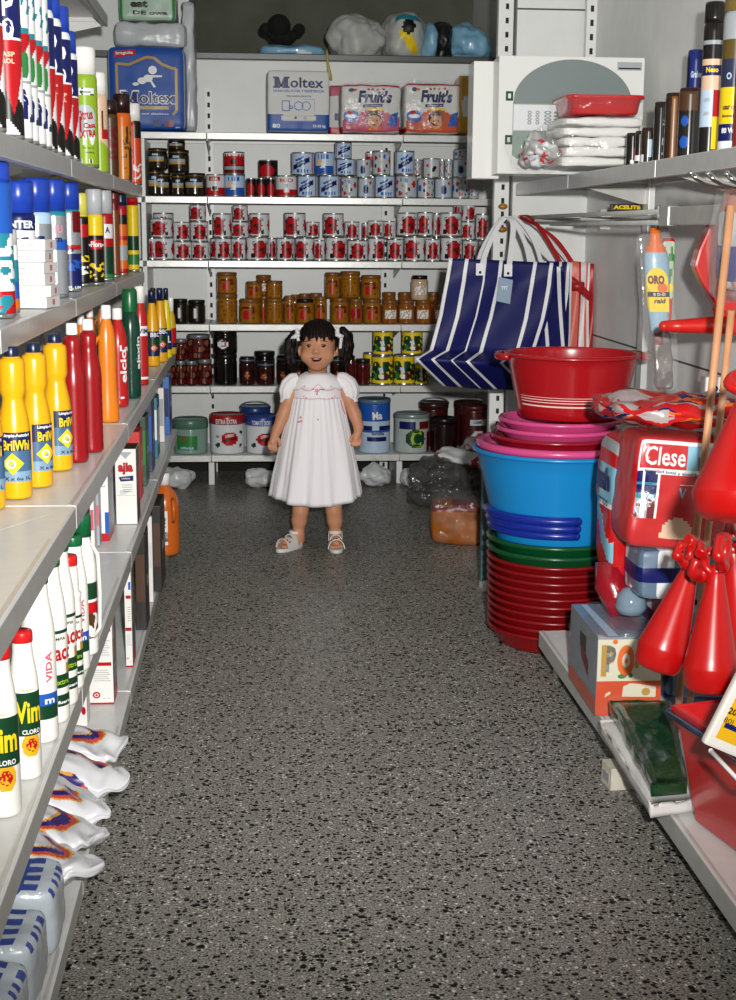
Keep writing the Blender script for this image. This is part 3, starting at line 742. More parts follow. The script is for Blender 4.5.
GB = mat('bucket_milky_green', '#7f9a90', .25, coat=.4); GL2 = mat('lid_milky_green', '#4f7263', .3)
zs = lambda x: 160+x/4.33
bucket(zs(55), zs(208), 380+166/4.33, GB, GL2, 'milky green lidded bucket with a dark green square label, on the lowest back shelf',
       lambda x, v: (PG if .16 < v < .74 and -.075 < x < .035 else None), [('olivas', .8, .12, -.2, .26, PLB, 0), ('o', .26, .16, -.35, .62, PR, 0)], lidh=.045)
bucket(zs(215), zs(368), 380+146/4.33, PAPW, mat('lid_red', '#9c1a1c', .3), 'white bucket with red rimmed lid and red tomato print, on the lowest back shelf', ketch, [('LLOBREGO', .5, .1, .14, .63, PW, .12), ('tom', .22, .1, -.6, .60, PDG, 0)], lidtxt='EXTRA EXTRA', lidh=.045)
bucket(zs(370), zs(520), 380+152/4.33, PAPW, mat('lid_blue', '#23448f', .3), 'white bucket with blue rimmed lid, partly behind the girl on the lowest shelf', ketch, [('LLOBREGO', .5, .1, .14, .63, PW, .12)], lidtxt='TOMATE DOBLE', lidh=.045)
bucket(zs(345), zs(478), 380+112/4.33, PAPW, mat('lid_dark_blue', '#1f3a75', .3), 'blue lidded bucket standing behind the blue and red rimmed buckets', row=1, lidh=.05, handle=True)
zs8 = lambda x: 340+x/4.33
bucket(zs8(78), zs8(220), 370+122/4.33, PAPB, mat('lid_slate', '#5b6f83', .3), 'tall white and blue bucket beside the girl, white script on its blue upper half',
       lambda x, v: (PB if v > .66 or (.42 < v < .46) else PN if (.46 < v < .56 and abs(x) > .02) or (.26 < v < .34 and abs(x-.01) < .05) else None), [('Ma', .6, .16, .1, .76, PW, .1), ('familia', .8, .07, .15, .40, PN, 0)], lidh=.02, taper=.97)
bucket(zs8(232), zs8(390), 370+186/4.33, mat('bucket_grey_white', '#a9b3b0', .3, coat=.3), mat('lid_pale_grey', '#8f9a98', .3, metal=.3), 'grey white bucket with a big green letter C in a ring',
       lambda x, v: (PDG if math.hypot(x-.012, (v-.42)*.19) < .052 else PN if .70 < v < .90 and -.075 < x < .01 else PDR if .7 < v < .9 and x > .03 and x < .1 else PDR if x > .075 and v < .6 else None),
       [('C', .62, .5, .15, .42, PLG, 0)], lidh=.02, taper=.97)
DR = mat('dark_red_can', '#3f0e10', .25, coat=.5, vary=.2, bscale=20)
bucket(zs8(392), zs8(510), 370+205/4.33, mat('black_red_jar', '#1c0b0a', .2, coat=.5), LDK, 'low black jar between the letter C bucket and a red can', name='large_jar', lidh=.03, taper=.98)
bucket(zs8(520), zs8(640), 370+152/4.33, DR, mat('lid_dark_red', '#4a1a1a', .3), 'dark red can with a white word panel, at the right end of the lowest shelf',
       lambda x, v: (PAPG if .66 < v < .78 and abs(x-.02) < .05 else PR if math.hypot(x-.02, (v-.3)*.2) < .045 and math.hypot(x-.02, (v-.3)*.2) < .03 else PAPG if math.hypot(x-.02, (v-.3)*.2) < .045 else None), [('GAMS', .7, .08, .15, .72, PK, 0)], name='large_can', lidh=.02, taper=.98)
bucket(zs8(338), zs8(470), 370+138/4.33, DR, mat('lid_brown', '#3a2320', .3, metal=.3), 'dark red bucket with wire handle behind the letter C bucket', row=1, handle=True, lidh=.03)
bucket(zs8(490), zs8(618), 370+135/4.33, DR, mat('lid_brown', '#3a2320', .3), 'dark red bucket standing behind the white word panel can', row=1, lidh=.03)

# white plastic bags lying under the lowest back shelf
WBAG = mat('white_plastic_bag', '#c3c6c8', .3, bump=.4, bscale=25)
for i, (x, y, w_, h_) in enumerate(((174, 491, .19, .105), (262, 491, .17, .10), (376, 490, .16, .115), (418, 489, .15, .10), (463, 488, .13, .08))):
    p = onz(x, y, 0); p.y = 6.455
    mb, fm = pack(w_, .13, h_*.86, 12, WBAG, None, .95, .0, .022, 18, i+3)
    a = p+Vector((w_*.4, .0, h_*.55)) if i % 2 else p+Vector((-w_*.4, 0, h_*.5)); d_ = Vector((.06 if i % 2 else -.06, -.01, .015)); a = a-p
    mb.tube([a*.7, a, a+d_], [.02, .008, .018], WBAG, 8)
    tag(mb.build('plastic_bag', None, (p.x, p.y+.03, .003)), ['knotted white plastic bag on floor near the shelving corner, beneath the green bucket', 'knotted white plastic bag on floor just left of the girl', 'knotted white plastic bag on floor right beside the girl\'s dress',
        'knotted white plastic bag on floor beneath the letter C bucket', 'flattened white plastic bag on floor near the crumpled clear wrap'][i], 'bag', 'white bags under the back shelf')
# ------------------------------------------------------------------ left unit: cans, bottles and packets
def face_cam(X, Y, extra=0.0): return math.atan2(-X, Y)+extra
def on_shelf(px, py, z): p = onz(px, py, z); return p
def htop(px, py, p):
    """height of a thing standing at p whose top shows at image row py"""
    return ony(px, py, p.y).z-p.z
WPL = P('#eceae6', .3); CAPB = P('#1b3fa8', .28); CAPN = P('#0e1d3d', .3); CAPG = P('#0f5a34', .3); CAPR = P('#c01a1c', .3); CAPK = P('#2a120e', .25); CAPY = P('#d9cf63', .35); CAPGY = P('#b9bcc0', .35)
CREAM = mat('print_cream', '#d9b79a', .4)
def spray(name, label, cap, base, paint=None, texts=(), r=.028, h=.28, caph=.22, group=None, capr=.93):
    t = thing(name, label, 'spray can', (0, 0, 0), 0, group); hb = h*(1-caph)
    mb = MB(); mb.lathe([(r*.93, 0), (r*1.0, .002), (r*1.01, .005), (r*.985, .008), (r*.9, hb), (0, hb)] if 0 else [(r*.94, 0), (r*1.01, .003), (r*.99, .008)], TIN, 32)
    n = 60
    prof = [(r, .008+(hb*.93-.008)*i/n) for i in range(n+1)]+[(r*.97, hb*.96), (r*.86, hb*.985), (r*.84, hb)]
    mb.lathe(prof, base, 84, (lambda a, z: paint(a*r, z/hb)) if paint else None)
    mb.build('can_body', t)
    if texts:
        mb = MB()
        for (tt, w_, h_, a0, v, mm, rot) in texts: mb.text(tt, w_*r, h_*hb, cyl(r, a0), mm, 0, v*hb, .04, 0, rot)
        mb.build('lettering', t)
    mb = MB(); R = r*capr
    mb.lathe([(R, hb-.004), (R*1.0, h*.90+hb*.0), (R*.99, h*.975), (R*.93, h*.995), (R*.8, h), (0, h)], cap, 36); mb.build('cap', t)
    return t
def p_wedge(x, v):                       # blue head, red middle, white and black wedge foot
    s = x/.028
    if v > .70: return PN if abs(v-.78) < .17 and v < .93 else PW
    if v > .45: return PR if v < .67 else PW
    edge = .45-.16*(s+.7)
    if v > edge-.0: return PR if (v > .30+.10*s) and abs(s) < 1.6 else PW
    if v < .26-.10*(s-.2) and v > .10-.06*s: return PK
    return PW
def p_wedge2(x, v):
    s = x/.028
    if v > .93: return PW
    if v > .60: return PN
    if v > .585: return PW
    if v > .44: return PR
    if v > .44-.30*(1-abs(s-.25)*1.1): return PR
    if v < .27-.09*(s-.3) and v > .13-.10*(s+.3): return PK
    return PW
def p_fig(x, v):
    s = x/.028
    if v > .86: return PW
    if .60 < v < .82: return PTL if vnoise((x, v*.2, 0), 75, 4) > .18 else PW
    if .46+.08*s < v < .58+.05*s: return PR
    if .36 < v < .50 and math.hypot(s-.1, (v-.43)*8) < .8: return PG
    if .12 < v < .20 and vnoise((x, v*.2, 2), 70, 5) > .0: return PN
    if abs(v-.235) < .004 or abs(v-.33) < .004 or abs(v-.345) < .003: return PGY
    return PW
def p_lime(x, v):
    s = x/.033
    if .30 < v < .66 and math.hypot(s*.9, (v-.50)*5) < .85:
        if s < -.1 and v < .5-.1*s and v > .38: return PR if s < -.28 else PGY
        return PAPG
    if .24 < v < .34 and abs(s-.3) < .5 and v > .28+.05*math.sin(s*9): return PW
    if .76 < v < .84 and abs(s-.1) < .75: return PW if vnoise((x, v*.3, 0), 80) > -.2 else PDG
    if .05 < v < .10 and (abs(s+.45) < .16 or abs(s-.4) < .16): return PK if min(abs(s+.45), abs(s-.4)) < .09 else PW
    return PLG
A_XS = -.43
def on_a(px, py=150, x=A_XS): p = onx(px, py, x); return Vector((p.x, min(p.y, 5.27), ZA+.0016))
wed = Proto(spray('spray_can', 'can', CAPB, PW, p_wedge2, [('p', .9, .16, .05, .80, PW, 0), ('o', .8, .13, .05, .645, PW, 0), ('ASP', .9, .03, .0, .50, CREAM, 0), ('ROL', .8, .03, .0, .46, CREAM, 0)], .027, .345, .16, 'red blue and white spray cans'))
fig = Proto(spray('spray_can', 'can', CAPR, PW, p_fig, [('I', .5, .14, -.35, .93, PR, 0), ('D', .7, .14, .15, .93, PR, 0), ('os', 1.1, .10, .1, .24, PN, .3)], .027, .345, .06, 'white spray cans with green and red figures'))
for pr, px, lab in ((wed, -9, 'red and white spray can cut by the photo edge on the upper left shelf'), (wed, 10, 'red and white spray can with black wedge, first whole one on upper left shelf'),
    (fig, 19, 'white spray can with red letters and green figure, nearest of four'), (fig, 25.5, 'white spray can with red letters and green figure, second of four'),
    (fig, 33, 'white spray can with red letters and green figure, third of four'), (fig, 39, 'white spray can with red letters and green figure, last of four, mostly hidden'),
    (wed, 45, 'blue capped spray can with red band, just after the four figure cans'), (wed, 53, 'blue capped spray can with red band, second after figure cans, cap cut off'),
    (wed, 62, 'blue capped spray can with red band, third after the figure cans'), (wed, 68.5, 'blue capped spray can, lowest cap, half hidden before the lime green can')):
    p = on_a(px); sc = 1.0
    if px == 68.5: sc = .86
    if px == 62: sc = .97
    pr.put(p, face_cam(p.x, p.y, .12), lab, (1, 1, sc))
p = on_a(71.5, 150, -.452); t = spray('spray_can', 'slim white spray can with blue lettering squeezed beside the lime green can', CAPB, PW, lambda x, v: PN if .55 < v < .75 and abs(x) < .02 else None, [('THE LIMPI', .14*8, .06, .1, .35, PN, PI/2)], .022, .26, .14); t.location = p; t.rotation_euler.z = face_cam(p.x, p.y, .3)
p = on_a(86); t = spray('spray_can', 'lime green spray can with white cap and red lettering on the upper left shelf', WPL, PLG, p_lime,
    [('Citrus', 1.3, .11, -.05, .56, PR, .12), ('Casa', 1.0, .06, .35, .45, PR, .1), ('EXTRA', 1.5, .08, .15, .36, PR, .1), ('frescor', .9, .022, .1, .80, PDG, .02), ('de larga', .9, .018, .2, .21, PDG, 0), ('duracion', .7, .018, .3, .165, PDG, 0)], .0335, .305, .215); t.location = p; t.rotation_euler.z = face_cam(p.x, p.y, .0)
p = on_a(99.5, 150, -.442); t = spray('spray_can', 'cream and green spray can with white cap behind the lime green can', WPL, CREAM, lambda x, v: PLG if v < .42-.3*x/.028*.3 else (PR if abs(v-.5) < .06 and x > .006 else PBR if .52 < v < .78 and abs(x-.008) < .003 else None), (), .026, .29, .2); t.location = p; t.rotation_euler.z = face_cam(p.x, p.y, .1)
p = on_a(110.5, 150, -.452); t = spray('spray_can', 'brown spray can between the lime green and orange cans', CAPK, PBR, lambda x, v: PDR if .3 < v < .8 and vnoise((x, v*.3, 1), 55) > 0 else None, (), .026, .25, .16); t.location = p; t.rotation_euler.z = face_cam(p.x, p.y)
OR1 = mat('can_amber_orange', '#c9781a', .3, coat=.4)
p = on_a(122.5, 150, -.433); t = spray('spray_can', 'amber orange spray can with a dark brown cap on the upper left shelf', CAPK, OR1, lambda x, v: (PO if v > .80 else PBR if x > .010 and vnoise((x*2.2, v*.22, 3), 42) > .22 else PBR if x > .02 and v < .5 else None),
    [('Le', .6, .07, .35, .57, PBR, .2), ('eau', .5, .05, .4, .49, PBR, 0), ('DEO', .5, .03, .1, .36, PBR, 0), ('ml', .3, .025, .2, .20, PBR, 0)], .031, .29, .205); t.location = p; t.rotation_euler.z = face_cam(p.x, p.y, .05)
OR2 = mat('can_red_orange', '#c9401a', .3, coat=.4)
p = on_a(133, 150, -.427); t = spray('spray_can', 'red orange spray can with white cap, half hidden beside the amber can', WPL, OR2, lambda x, v: PDR if vnoise((x, v*.3, 8), 40) > .2 else None, (), .024, .285, .2); t.location = p; t.rotation_euler.z = face_cam(p.x, p.y)
p = on_a(139.5, 150, -.4205); t = spray('spray_can', 'red orange spray can with white cap, last on the upper left shelf', WPL, OR2, lambda x, v: (PK if v > .72 and x > 0 else PW if .10 < v < .34 and vnoise((x, v*.3, 8), 60) > .1 else None), [('Co', .8, .08, .3, .25, PW, .2)], .0245, .29, .2); t.location = p; t.rotation_euler.z = face_cam(p.x, p.y)

# shelf B
def on_b(px, py): p = onz(px, py, ZB+.0016); p.x = min(p.x, -.43); return p
def can_b(px, py, top, wpx, label, cap, base, paint=None, texts=(), caph=.25, extra=0.1, x=None, group=None, capr=.96):
    p = on_b(px, py)
    if x is not None:
        q = onx(px, py, x); p = Vector((x, q.y, ZB+.0016))
    r = wpx/2*p.y/F; h = htop(px, top, p)
    t = spray('spray_can', label, cap, base, paint, texts, r, h, caph, group, capr); t.location = p; t.rotation_euler.z = face_cam(p.x, p.y, extra); return t
can_b(-1, 318, 161, 33, 'tall blue and white spray can cut by the photo edge on the second left shelf', CAPB, PLB, lambda x, v: (PB if v > .62 else PTL if vnoise((x, v*.3, 1), 40) > .1 else PR if v < .2 else PW), (), .12, x=-.45)
can_b(9, 316, 229, 22, 'short blue spray can with orange foot behind the edge can', CAPGY, PW, lambda x, v: (PTL if .45 < v < .75 else PB if .2 < v < .45 else PO if v < .2 else PW), (), .16, x=-.455)
can_b(22, 300, 181, 31, 'blue capped spray can reading CE in navy on white, behind the box stack', CAPB, PW, lambda x, v: (PN if v > .80 else PR if v < .46+.5*(x) else PW), [('NTER', 1.6, .08, .1, .86, PW, 0), ('CE', 1.2, .12, -.1, .66, PN, .1)], .24, x=-.475)
SILV = mat('can_silver', '#aeb4ba', .25, metal=.6)
p_sil = lambda x, v: (PN if .50 < v < .72 and abs(x) < .014 else PR if abs(x+.02) < .003 else PLB if v > .86 else None)
can_b(39, 300, 178, 29, 'wide blue capped silver spray can standing tallest behind the box stack', CAPB, SILV, p_sil, (), .26, x=-.462)
can_b(56, 296, 179, 25, 'blue capped silver spray can with pink lettering, between two blue capped cans', CAPB, SILV, lambda x, v: (PTL if v > .93 else PB if .55 < v < .66 and x > 0 else None), [('BU', .8, .09, .2, .78, PPK, 0), ('m', .6, .05, .25, .66, PN, 0)], .255, x=-.45)
can_b(71, 291, 182, 22, 'blue capped spray can with dark blue foot, right beside the white box stack', CAPB, SILV, lambda x, v: (PTL if v > .95 else PDR if .70 < v < .95 and x > .006 else PB if .24 < v < .38 and vnoise((x, v*.3, 3), 70) > -.1 else PN if v < .46 else PR if .5 < v < .56 else None), [('G-3', .9, .05, -.2, .5, PN, 0), ('EL LIM', 1.2, .03, .3, .05, PW, 0)], .235)
can_b(63, 282, 176, 21, 'yellow lidded can showing only its rim above the blue caps', CAPY, PK, None, (), .12, x=-.53)
p_bk = lambda x, v: (PY if v > .97 else PR if .68 < v < .86 and abs(x) < .02 else PY if .30 < v < .42 and vnoise((x, v*.3, 6), 70) > .0 else PW if .16 < v < .28 and x < .012 and vnoise((x, v*.3, 9), 60) > 0 else None)
can_b(83, 286, 193, 14, 'slim black spray can with pale yellow cap on the second left shelf', CAPY, PK, p_bk, (), .22, .35)
can_b(96, 283, 189, 17, 'black and yellow spray can under a light grey cap on the second shelf', CAPGY, PK, lambda x, v: (PY if .70 < v else PR if .50 < v < .64 and abs(x-.003) < .018 else PW if .54 < v < .58 else PY if .08 < v < .32 and vnoise((x, v*.3, 2), 65) > .12 else None), [('Flora', 1.3, .08, .1, .57, PW, 0)], .25, x=-.438)
can_b(106, 281, 189, 16, 'green spray can with red top half under a light grey cap', CAPGY, PDG, lambda x, v: (PR if v > .5 and not (.62 < v < .82 and x > -.004) else PW if .62 < v < .82 else PG if v < .1 else None), [('A', .6, .09, .25, .74, PK, 0)], .25, x=-.445)
can_b(115.5, 278, 190, 10, 'slim brown spray can beside the green and red can', P('#6b1512', .3), P('#7a3d14', .3), lambda x, v: PDR if v > .86 else None, (), .10, x=-.445)
can_b(122.5, 274.5, 193, 11.5, 'orange and red spray can with a black cap on the second shelf', CAPN, PO, lambda x, v: (PK if .72 < v < .86 else PR if v > .86 or .5 < v < .56 else PGY if .22 < v < .42 else PR if v < .1 else None), (), .14, x=-.441)
can_b(134, 271, 198, 11, 'yellow and green spray can with a red cap, last on the second left shelf', CAPR, PDG, lambda x, v: (PY if v > .52 or v < .10 else PY if .26 < v < .32 else PG if v < .28 else None), (), .07, x=-.432)
# stack of small white cartons
def carton(name, label, w, d, h, loc, rz, base, front_fn=None, cat='box', group=None, bevel=.0015, tilt=(0, 0)):
    """printed carton: base centred at loc; front_fn(mb, f) draws on faces given maps f['front'|'right'|'left'|'top'] in metres from face centre"""
    t = MB(); t.box(-w/2, w/2, -d/2, d/2, 0, h, base)
    if bevel:
        me = t.mesh('b', bevel); t2 = MB(); bs = [tuple(v.co) for v in me.vertices]; fs = [tuple(p.vertices) for p in me.polygons]; t2.add(bs, fs, base); bpy.data.meshes.remove(me); t = t2
    fm = {'front': flat((0, -d/2, h/2), (1, 0, 0), (0, 0, 1), (0, -1, 0)), 'right': flat((w/2, 0, h/2), (0, 1, 0), (0, 0, 1), (1, 0, 0)), 'left': flat((-w/2, 0, h/2), (0, -1, 0), (0, 0, 1), (-1, 0, 0)), 'top': flat((0, 0, h), (1, 0, 0), (0, 1, 0), (0, 0, 1))}
    if front_fn:
        root = thing(name, label, cat, loc, (tilt[0], tilt[1], rz), group); t.build('carton', root)
        pm = MB(); front_fn(pm, fm, w, d, h); pm.build('printing', root); return root
    o = t.build(name, None, loc, (tilt[0], tilt[1], rz)); return tag(o, label, cat, group)
CARD = mat('white_card', '#e2e0dc', .55); PRT = mat('print_rose', '#c0566a', .5)
p0 = onx(31, 311, -.443)
s_ = p0.y/F
for k in range(6):
    def draw(mb, f, w, d, h, k=k):
        mb.text('DE', .014, h*.5, f['right'], PRT, 0, 0, .05); mb.disc(.004, 0, .006, .006, f['right'], PRT, r0=.7)
        mb.text('vidal 20', .03, .004, f['front'], PGY, .005, 0); mb.patch(-w/2+.001, -w/2+.006, -h*.3, h*.3, f['front'], PRT if k in (1, 2) else PGY, 1)
    carton('small_carton', ('lowest small white carton of the stack of six', 'second small white carton from the bottom of the stack of six', 'third small white carton from the bottom of the stack of six', 'fourth small white carton from the bottom of the stack of six', 'fifth small white carton, just under the topmost of the stack', 'topmost small white carton of the stack of six')[k],
        44*s_+.004*((k*7) % 3-1)*.4, .088, .0222, (p0.x-.004+(.004 if k < 2 else -.002)+(k % 2)*.003, p0.y+.015, ZB+.0018+k*.0226), -.12+.05*((k*5) % 3-1), CARD, draw, 'box', 'small white cartons stacked')

# shelf C: bottles
def lathe_bottle(name, label, loc, rz, h, prof, base, capprof, cap, band=None, texts=(), paint=None, cat='bottle', group=None, ell=1.0, extra=None, seg=40, diamond=None):
    t = thing(name, label, cat, loc, rz, group)
    pr = []
    for (r, z), (r2, z2) in zip(prof, prof[1:]):
        k = max(1, int((z2-z)/.010)) if paint else max(1, int((z2-z)/.08))
        for i in range(k): pr.append(((r+(r2-r)*i/k)*h, (z+(z2-z)*i/k)*h))
    pr.append((prof[-1][0]*h, prof[-1][1]*h)); f = interp(pr)
    mb = MB(); mb.lathe(pr, base, 84 if paint else seg, (lambda a, z: paint(a, z/h)) if paint else None, ell=ell); mb.build('bottle_body', t)
    if band:
        lb = MB(); z0, z1, a0, a1, segs = band
        N = 24
        for (va, vb, mm) in segs:
            g = lambda a, b, va=va, vb=vb: ((a0+(a1-a0)*a), (va+(vb-va)*b)*h)
            fn = lambda a, v, off: ((f(v)+off)*math.sin(a), -(f(v)+off)*ell*math.cos(a), v)
            lb.shape(g, N, 3, fn, mm, .0006)
        for (tt, w_, h_, a_, v_, mm, rot) in texts: lb.text(tt, w_*h, h_*h, (lambda u, v, off, a_=a_: ((f(v)+off+.0007)*math.sin(a_+u/f(v)), -(f(v)+off+.0007)*ell*math.cos(a_+u/f(v)), v)), mm, 0, v_*h, .03, .0, rot)
        if diamond:
            a_, v_, q, m1, m2 = diamond
            fn = lambda u, v, off: ((f(v)+off+.0008)*math.sin(a_+u/f(v)), -(f(v)+off+.0008)*ell*math.cos(a_+u/f(v)), v)
            lb.shape(lambda a, b: ((a-b)*q*h, v_*h+(a+b-1)*q*h), 8, 8, fn, m1, .0004); lb.disc(-.01*h, (v_)*h, q*h*.42, q*h*.42, fn, m2, .0012, r0=.62); lb.disc(.0*h, (v_-.01)*h, q*h*.2, q*h*.16, fn, PGY, .0014)
        lb.build('label', t)
    mb = MB(); mb.lathe([(r*h, z*h) for r, z in capprof], cap, 32, ell=ell if ell != 1 and False else 1); mb.build('cap', t)
    if extra: extra(t, h)
    return t
YB = P('#dea40e', .3)
YPROF = [(.094, 0), (.106, .008), (.110, .02), (.110, .49), (.104, .55), (.092, .61), (.079, .665), (.074, .70), (.076, .715), (.088, .745), (.091, .765), (.0905, .945), (.084, .972), (.064, .982), (.060, .992), (.048, .994), (.046, 1.0)]
LBL1 = mat('label_navy', '#131c4a', .35, coat=.3); LBL2 = mat('label_steel_blue', '#3f6284', .35); LBL3 = mat('label_pale_blue', '#7896ae', .35)
yl = []
for (px, py, top, ex, lab) in ((-11, 508, 354, .1, 'yellow cleaner bottle cut by the photo edge, nearest of the four'), (17, 497, 355.5, .12, 'yellow cleaner bottle with its whole label showing, second of the four'), (38.5, 485.5, 351.5, .95, 'yellow cleaner bottle turned to the aisle, third of the four'), (59, 469, 342, 1.0, 'yellow cleaner bottle beside the big red bottle, last of the four')):
    p = onz(px, py, ZC+.0016); h = htop(px-4, top, p)
    yl.append((p, h, ex, lab))
h = yl[1][1]
yp = Proto(lathe_bottle('cleaner_bottle', 'b', (0, 0, 0), 0, h, YPROF, YB, [(.047, .99), (.048, .995), (.047, 1.055), (.043, 1.062), (0, 1.062)], CAPN,
    (.1, .49, -1.25, 1.25, [(.125, .20, LBL3), (.20, .345, LBL2), (.345, .475, LBL1)]),
    [('Limpia-Autobri', .19, .030, -.02, .452, PW, 0), ('BrilWhi', .19, .072, -.02, .385, PY, 0), ('X x 6u 1L', .19, .026, 0, .15, LBL1, 0)], group='yellow cleaner bottles', diamond=(-.30, .255, .078, PY, PW)))
for p, h2, ex, lab in yl:
    yp.put(p, face_cam(p.x, p.y, ex), lab, (h2/h, h2/h, h2/h))
RB = mat('red_bottle', '#8e0e14', .28)
RPROF = [(.084, 0), (.092, .015), (.0935, .03)]+[(.0935-(.0016 if i % 2 else 0), .06+.03*i) for i in range(17)]+[(.0925, .58), (.087, .64), (.075, .70), (.062, .755), (.058, .78), (.0595, .80), (.0615, .86), (.056, .895), (.042, .91), (.036, .912), (.036, .93)]
WCAP = [(.041, .918), (.0415, .925), (.040, .99), (.036, 1.0), (0, 1.0)]
p1, p2 = onz(76, 461, ZC+.0016), onz(91.5, 451, ZC+.0016)
rp = Proto(lathe_bottle('bleach_bottle', 'b', (0, 0, 0), 0, htop(70, 323, p1), RPROF, RB, WCAP, WPL, group='large red bottles'))
rp.put(p1, .2, 'large ribbed red bottle with white cap right beside the yellow bottles'); q = htop(86, 319, p2)/htop(70, 323, p1); rp.put(p2, .5, 'large ribbed red bottle with white cap beside the orange bottles', (q, q, q))
OB = P('#d9791a', .28, coat=.2)
OPROF = [(.078, 0), (.09, .012), (.094, .035), (.092, .12), (.082, .22), (.077, .34), (.076, .56), (.074, .68), (.068, .76), (.056, .82), (.044, .86), (.038, .885), (.036, .9)]
def o_handle(t, h):
    mb = MB(); mb.tube([(-.055*h, -.01*h, .74*h), (-.10*h, -.012*h, .70*h), (-.125*h, -.012*h, .62*h), (-.125*h, -.012*h, .40*h), (-.11*h, -.01*h, .31*h), (-.07*h, 0, .25*h)], [.018*h, .019*h, .02*h, .02*h, .02*h, .022*h], OB, 10); mb.build('handle', t)
OCAP = [(.043, .885), (.044, .895), (.041, .99), (.037, 1.0), (0, 1.0)]
p1 = onz(109, 422, ZC+.0016); hh = htop(100.5, 305, p1)
op = Proto(lathe_bottle('cleaner_bottle', 'b', (0, 0, 0), 0, hh, OPROF, OB, OCAP, WPL, extra=o_handle, group='orange handled bottles', ell=.8))
op.put(p1, .35, 'orange handled bottle standing at the shelf edge beside the red bottles')
for px, top, x, lab in ((84, 315, -.455, 'orange handled bottle mostly hidden behind the ribbed red bottles'), (93, 308, -.455, 'orange handled bottle at the rear, only its white cap and neck showing'), (104, 304, -.52, 'orange handled bottle deepest on the shelf, white cap just showing')):
    pp = onx(px, 420, x); p = Vector((x, pp.y, ZC+.0016)); q = htop(px, top, p)/hh; op.put(p, .3, lab, (q, q, q))
R2 = mat('red_slim_bottle', '#b01c1a', .28, coat=.3); G2 = mat('dark_green_bottle', '#0b3a2c', .22, coat=.4)
p = onz(119.5, 406, ZC+.0016)
lathe_bottle('cleaner_bottle', 'red bottle with white lettering down its side, between orange and dark green bottles', p, face_cam(p.x, p.y, .35), htop(112, 308, p), [(.085, 0), (.095, .015), (.097, .04), (.095, .5), (.098, .6), (.092, .70), (.074, .78), (.05, .85), (.042, .88), (.04, .9)], R2, [(.05, .885), (.051, .9), (.048, .99), (.043, 1), (0, 1)], WPL, (.1, .2, -.2, .2, [(.085, .105, PW)]), [('elcio', .34, .07, .2, .42, PW, PI/2), ('La', .10, .06, .35, .60, PW, 0)])
p = onz(132, 397.5, ZC+.0016)
lathe_bottle('cleaner_bottle', 'tall dark green bottle with a green cap on the middle left shelf', p, face_cam(p.x, p.y, .4), htop(122, 289, p), [(.08, 0), (.088, .02), (.09, .1), (.088, .55), (.09, .64), (.082, .72), (.066, .78), (.058, .80), (.056, .82)], G2, [(.068, .79), (.07, .80), (.07, .97), (.06, 1), (0, 1)], P('#0f5a30', .3), (.1, .2, .1, .9, [(.36, .37, PTL)]), [('ajaxin', .3, .05, .5, .42, PW, PI/2)])
p = onz(141.5, 384.5, ZC+.0016)
lathe_bottle('cleaner_bottle', 'slim red bottle with a white panel and white cap, past the dark green bottle', p, face_cam(p.x, p.y, .3), htop(137, 286, p), [(.07, 0), (.076, .02), (.076, .6), (.07, .7), (.056, .77), (.045, .82), (.042, .84)], R2, [(.05, .83), (.05, .99), (.045, 1), (0, 1)], WPL, (.1, .2, -.9, .9, [(.06, .085, PW), (.50, .60, PW)]), [('VIM', .1, .05, .1, .55, PN, 0)])
p = onx(133.5, 380, -.44); p = Vector((-.44, p.y, ZC+.0016))
lathe_bottle('cleaner_bottle', 'short red bottle with white cap tucked behind the dark green bottle', p, .2, htop(133.5, 299, p), [(.085, 0), (.09, .02), (.09, .6), (.07, .75), (.04, .85), (.04, .87)], R2, [(.045, .86), (.045, .99), (.04, 1), (0, 1)], WPL)
YB2 = P('#dda016', .3, coat=.2)
YP2 = [(.085, 0), (.092, .02), (.092, .45), (.085, .56), (.07, .66), (.055, .76), (.045, .82), (.042, .84)]
pA = onz(153, 365.5, ZC+.0016); hA = htop(147.5, 290, pA)
ap = Proto(lathe_bottle('cleaner_bottle', 'b', (0, 0, 0), 0, hA, YP2, YB2, [(.045, .83), (.046, .98), (.038, 1), (0, 1)], CAPN, (.1, .4, -1.2, 1.2, [(.13, .25, LBL1), (.25, .36, PDG), (.36, .46, LBL1)]), [('BBC', .13, .06, .1, .415, PW, 0)], group='small yellow bottles with navy caps', diamond=(-.1, .24, .05, PO, PW)))
ap.put(pA, .4, 'small yellow bottle with navy cap and dark label, first past the slim red bottle')
pB = onz(161, 361.5, ZC+.0016); q = htop(156.5, 288, pB)/hA; ap.put(pB, .5, 'small yellow bottle with navy cap and dark label, second past the slim red bottle', (q, q, q))
p = onz(167, 357.5, ZC+.0016)
lathe_bottle('cleaner_bottle', 'bright yellow narrow bottle with navy cap near the far end of the shelf', p, .4, htop(164.5, 288, p), [(.07, 0), (.075, .02), (.07, .45), (.055, .7), (.035, .82), (.033, .84)], P('#e0c81e', .3), [(.036, .83), (.036, .98), (.03, 1), (0, 1)], CAPN, (.1, .4, -1.1, 1.1, [(.12, .4, LBL1)]), [('L', .04, .1, .2, .27, PW, 0)])
p = onz(171.5, 354, ZC+.0016)
lathe_bottle('cleaner_bottle', 'yellow bottle with slanting white cap, very last on the middle left shelf', p, .4, htop(168, 297, p), [(.085, 0), (.09, .02), (.09, .45), (.07, .66), (.05, .74), (.045, .76)], P('#c9a01e', .3), [(.05, .75), (.052, .97), (.045, 1), (0, 1)], WPL, (.1, .4, -1.1, 1.1, [(.12, .2, LBL1), (.2, .46, PR)]))
p = onx(153, 300, -.362); p = Vector((-.362, p.y, ZC+.0016))
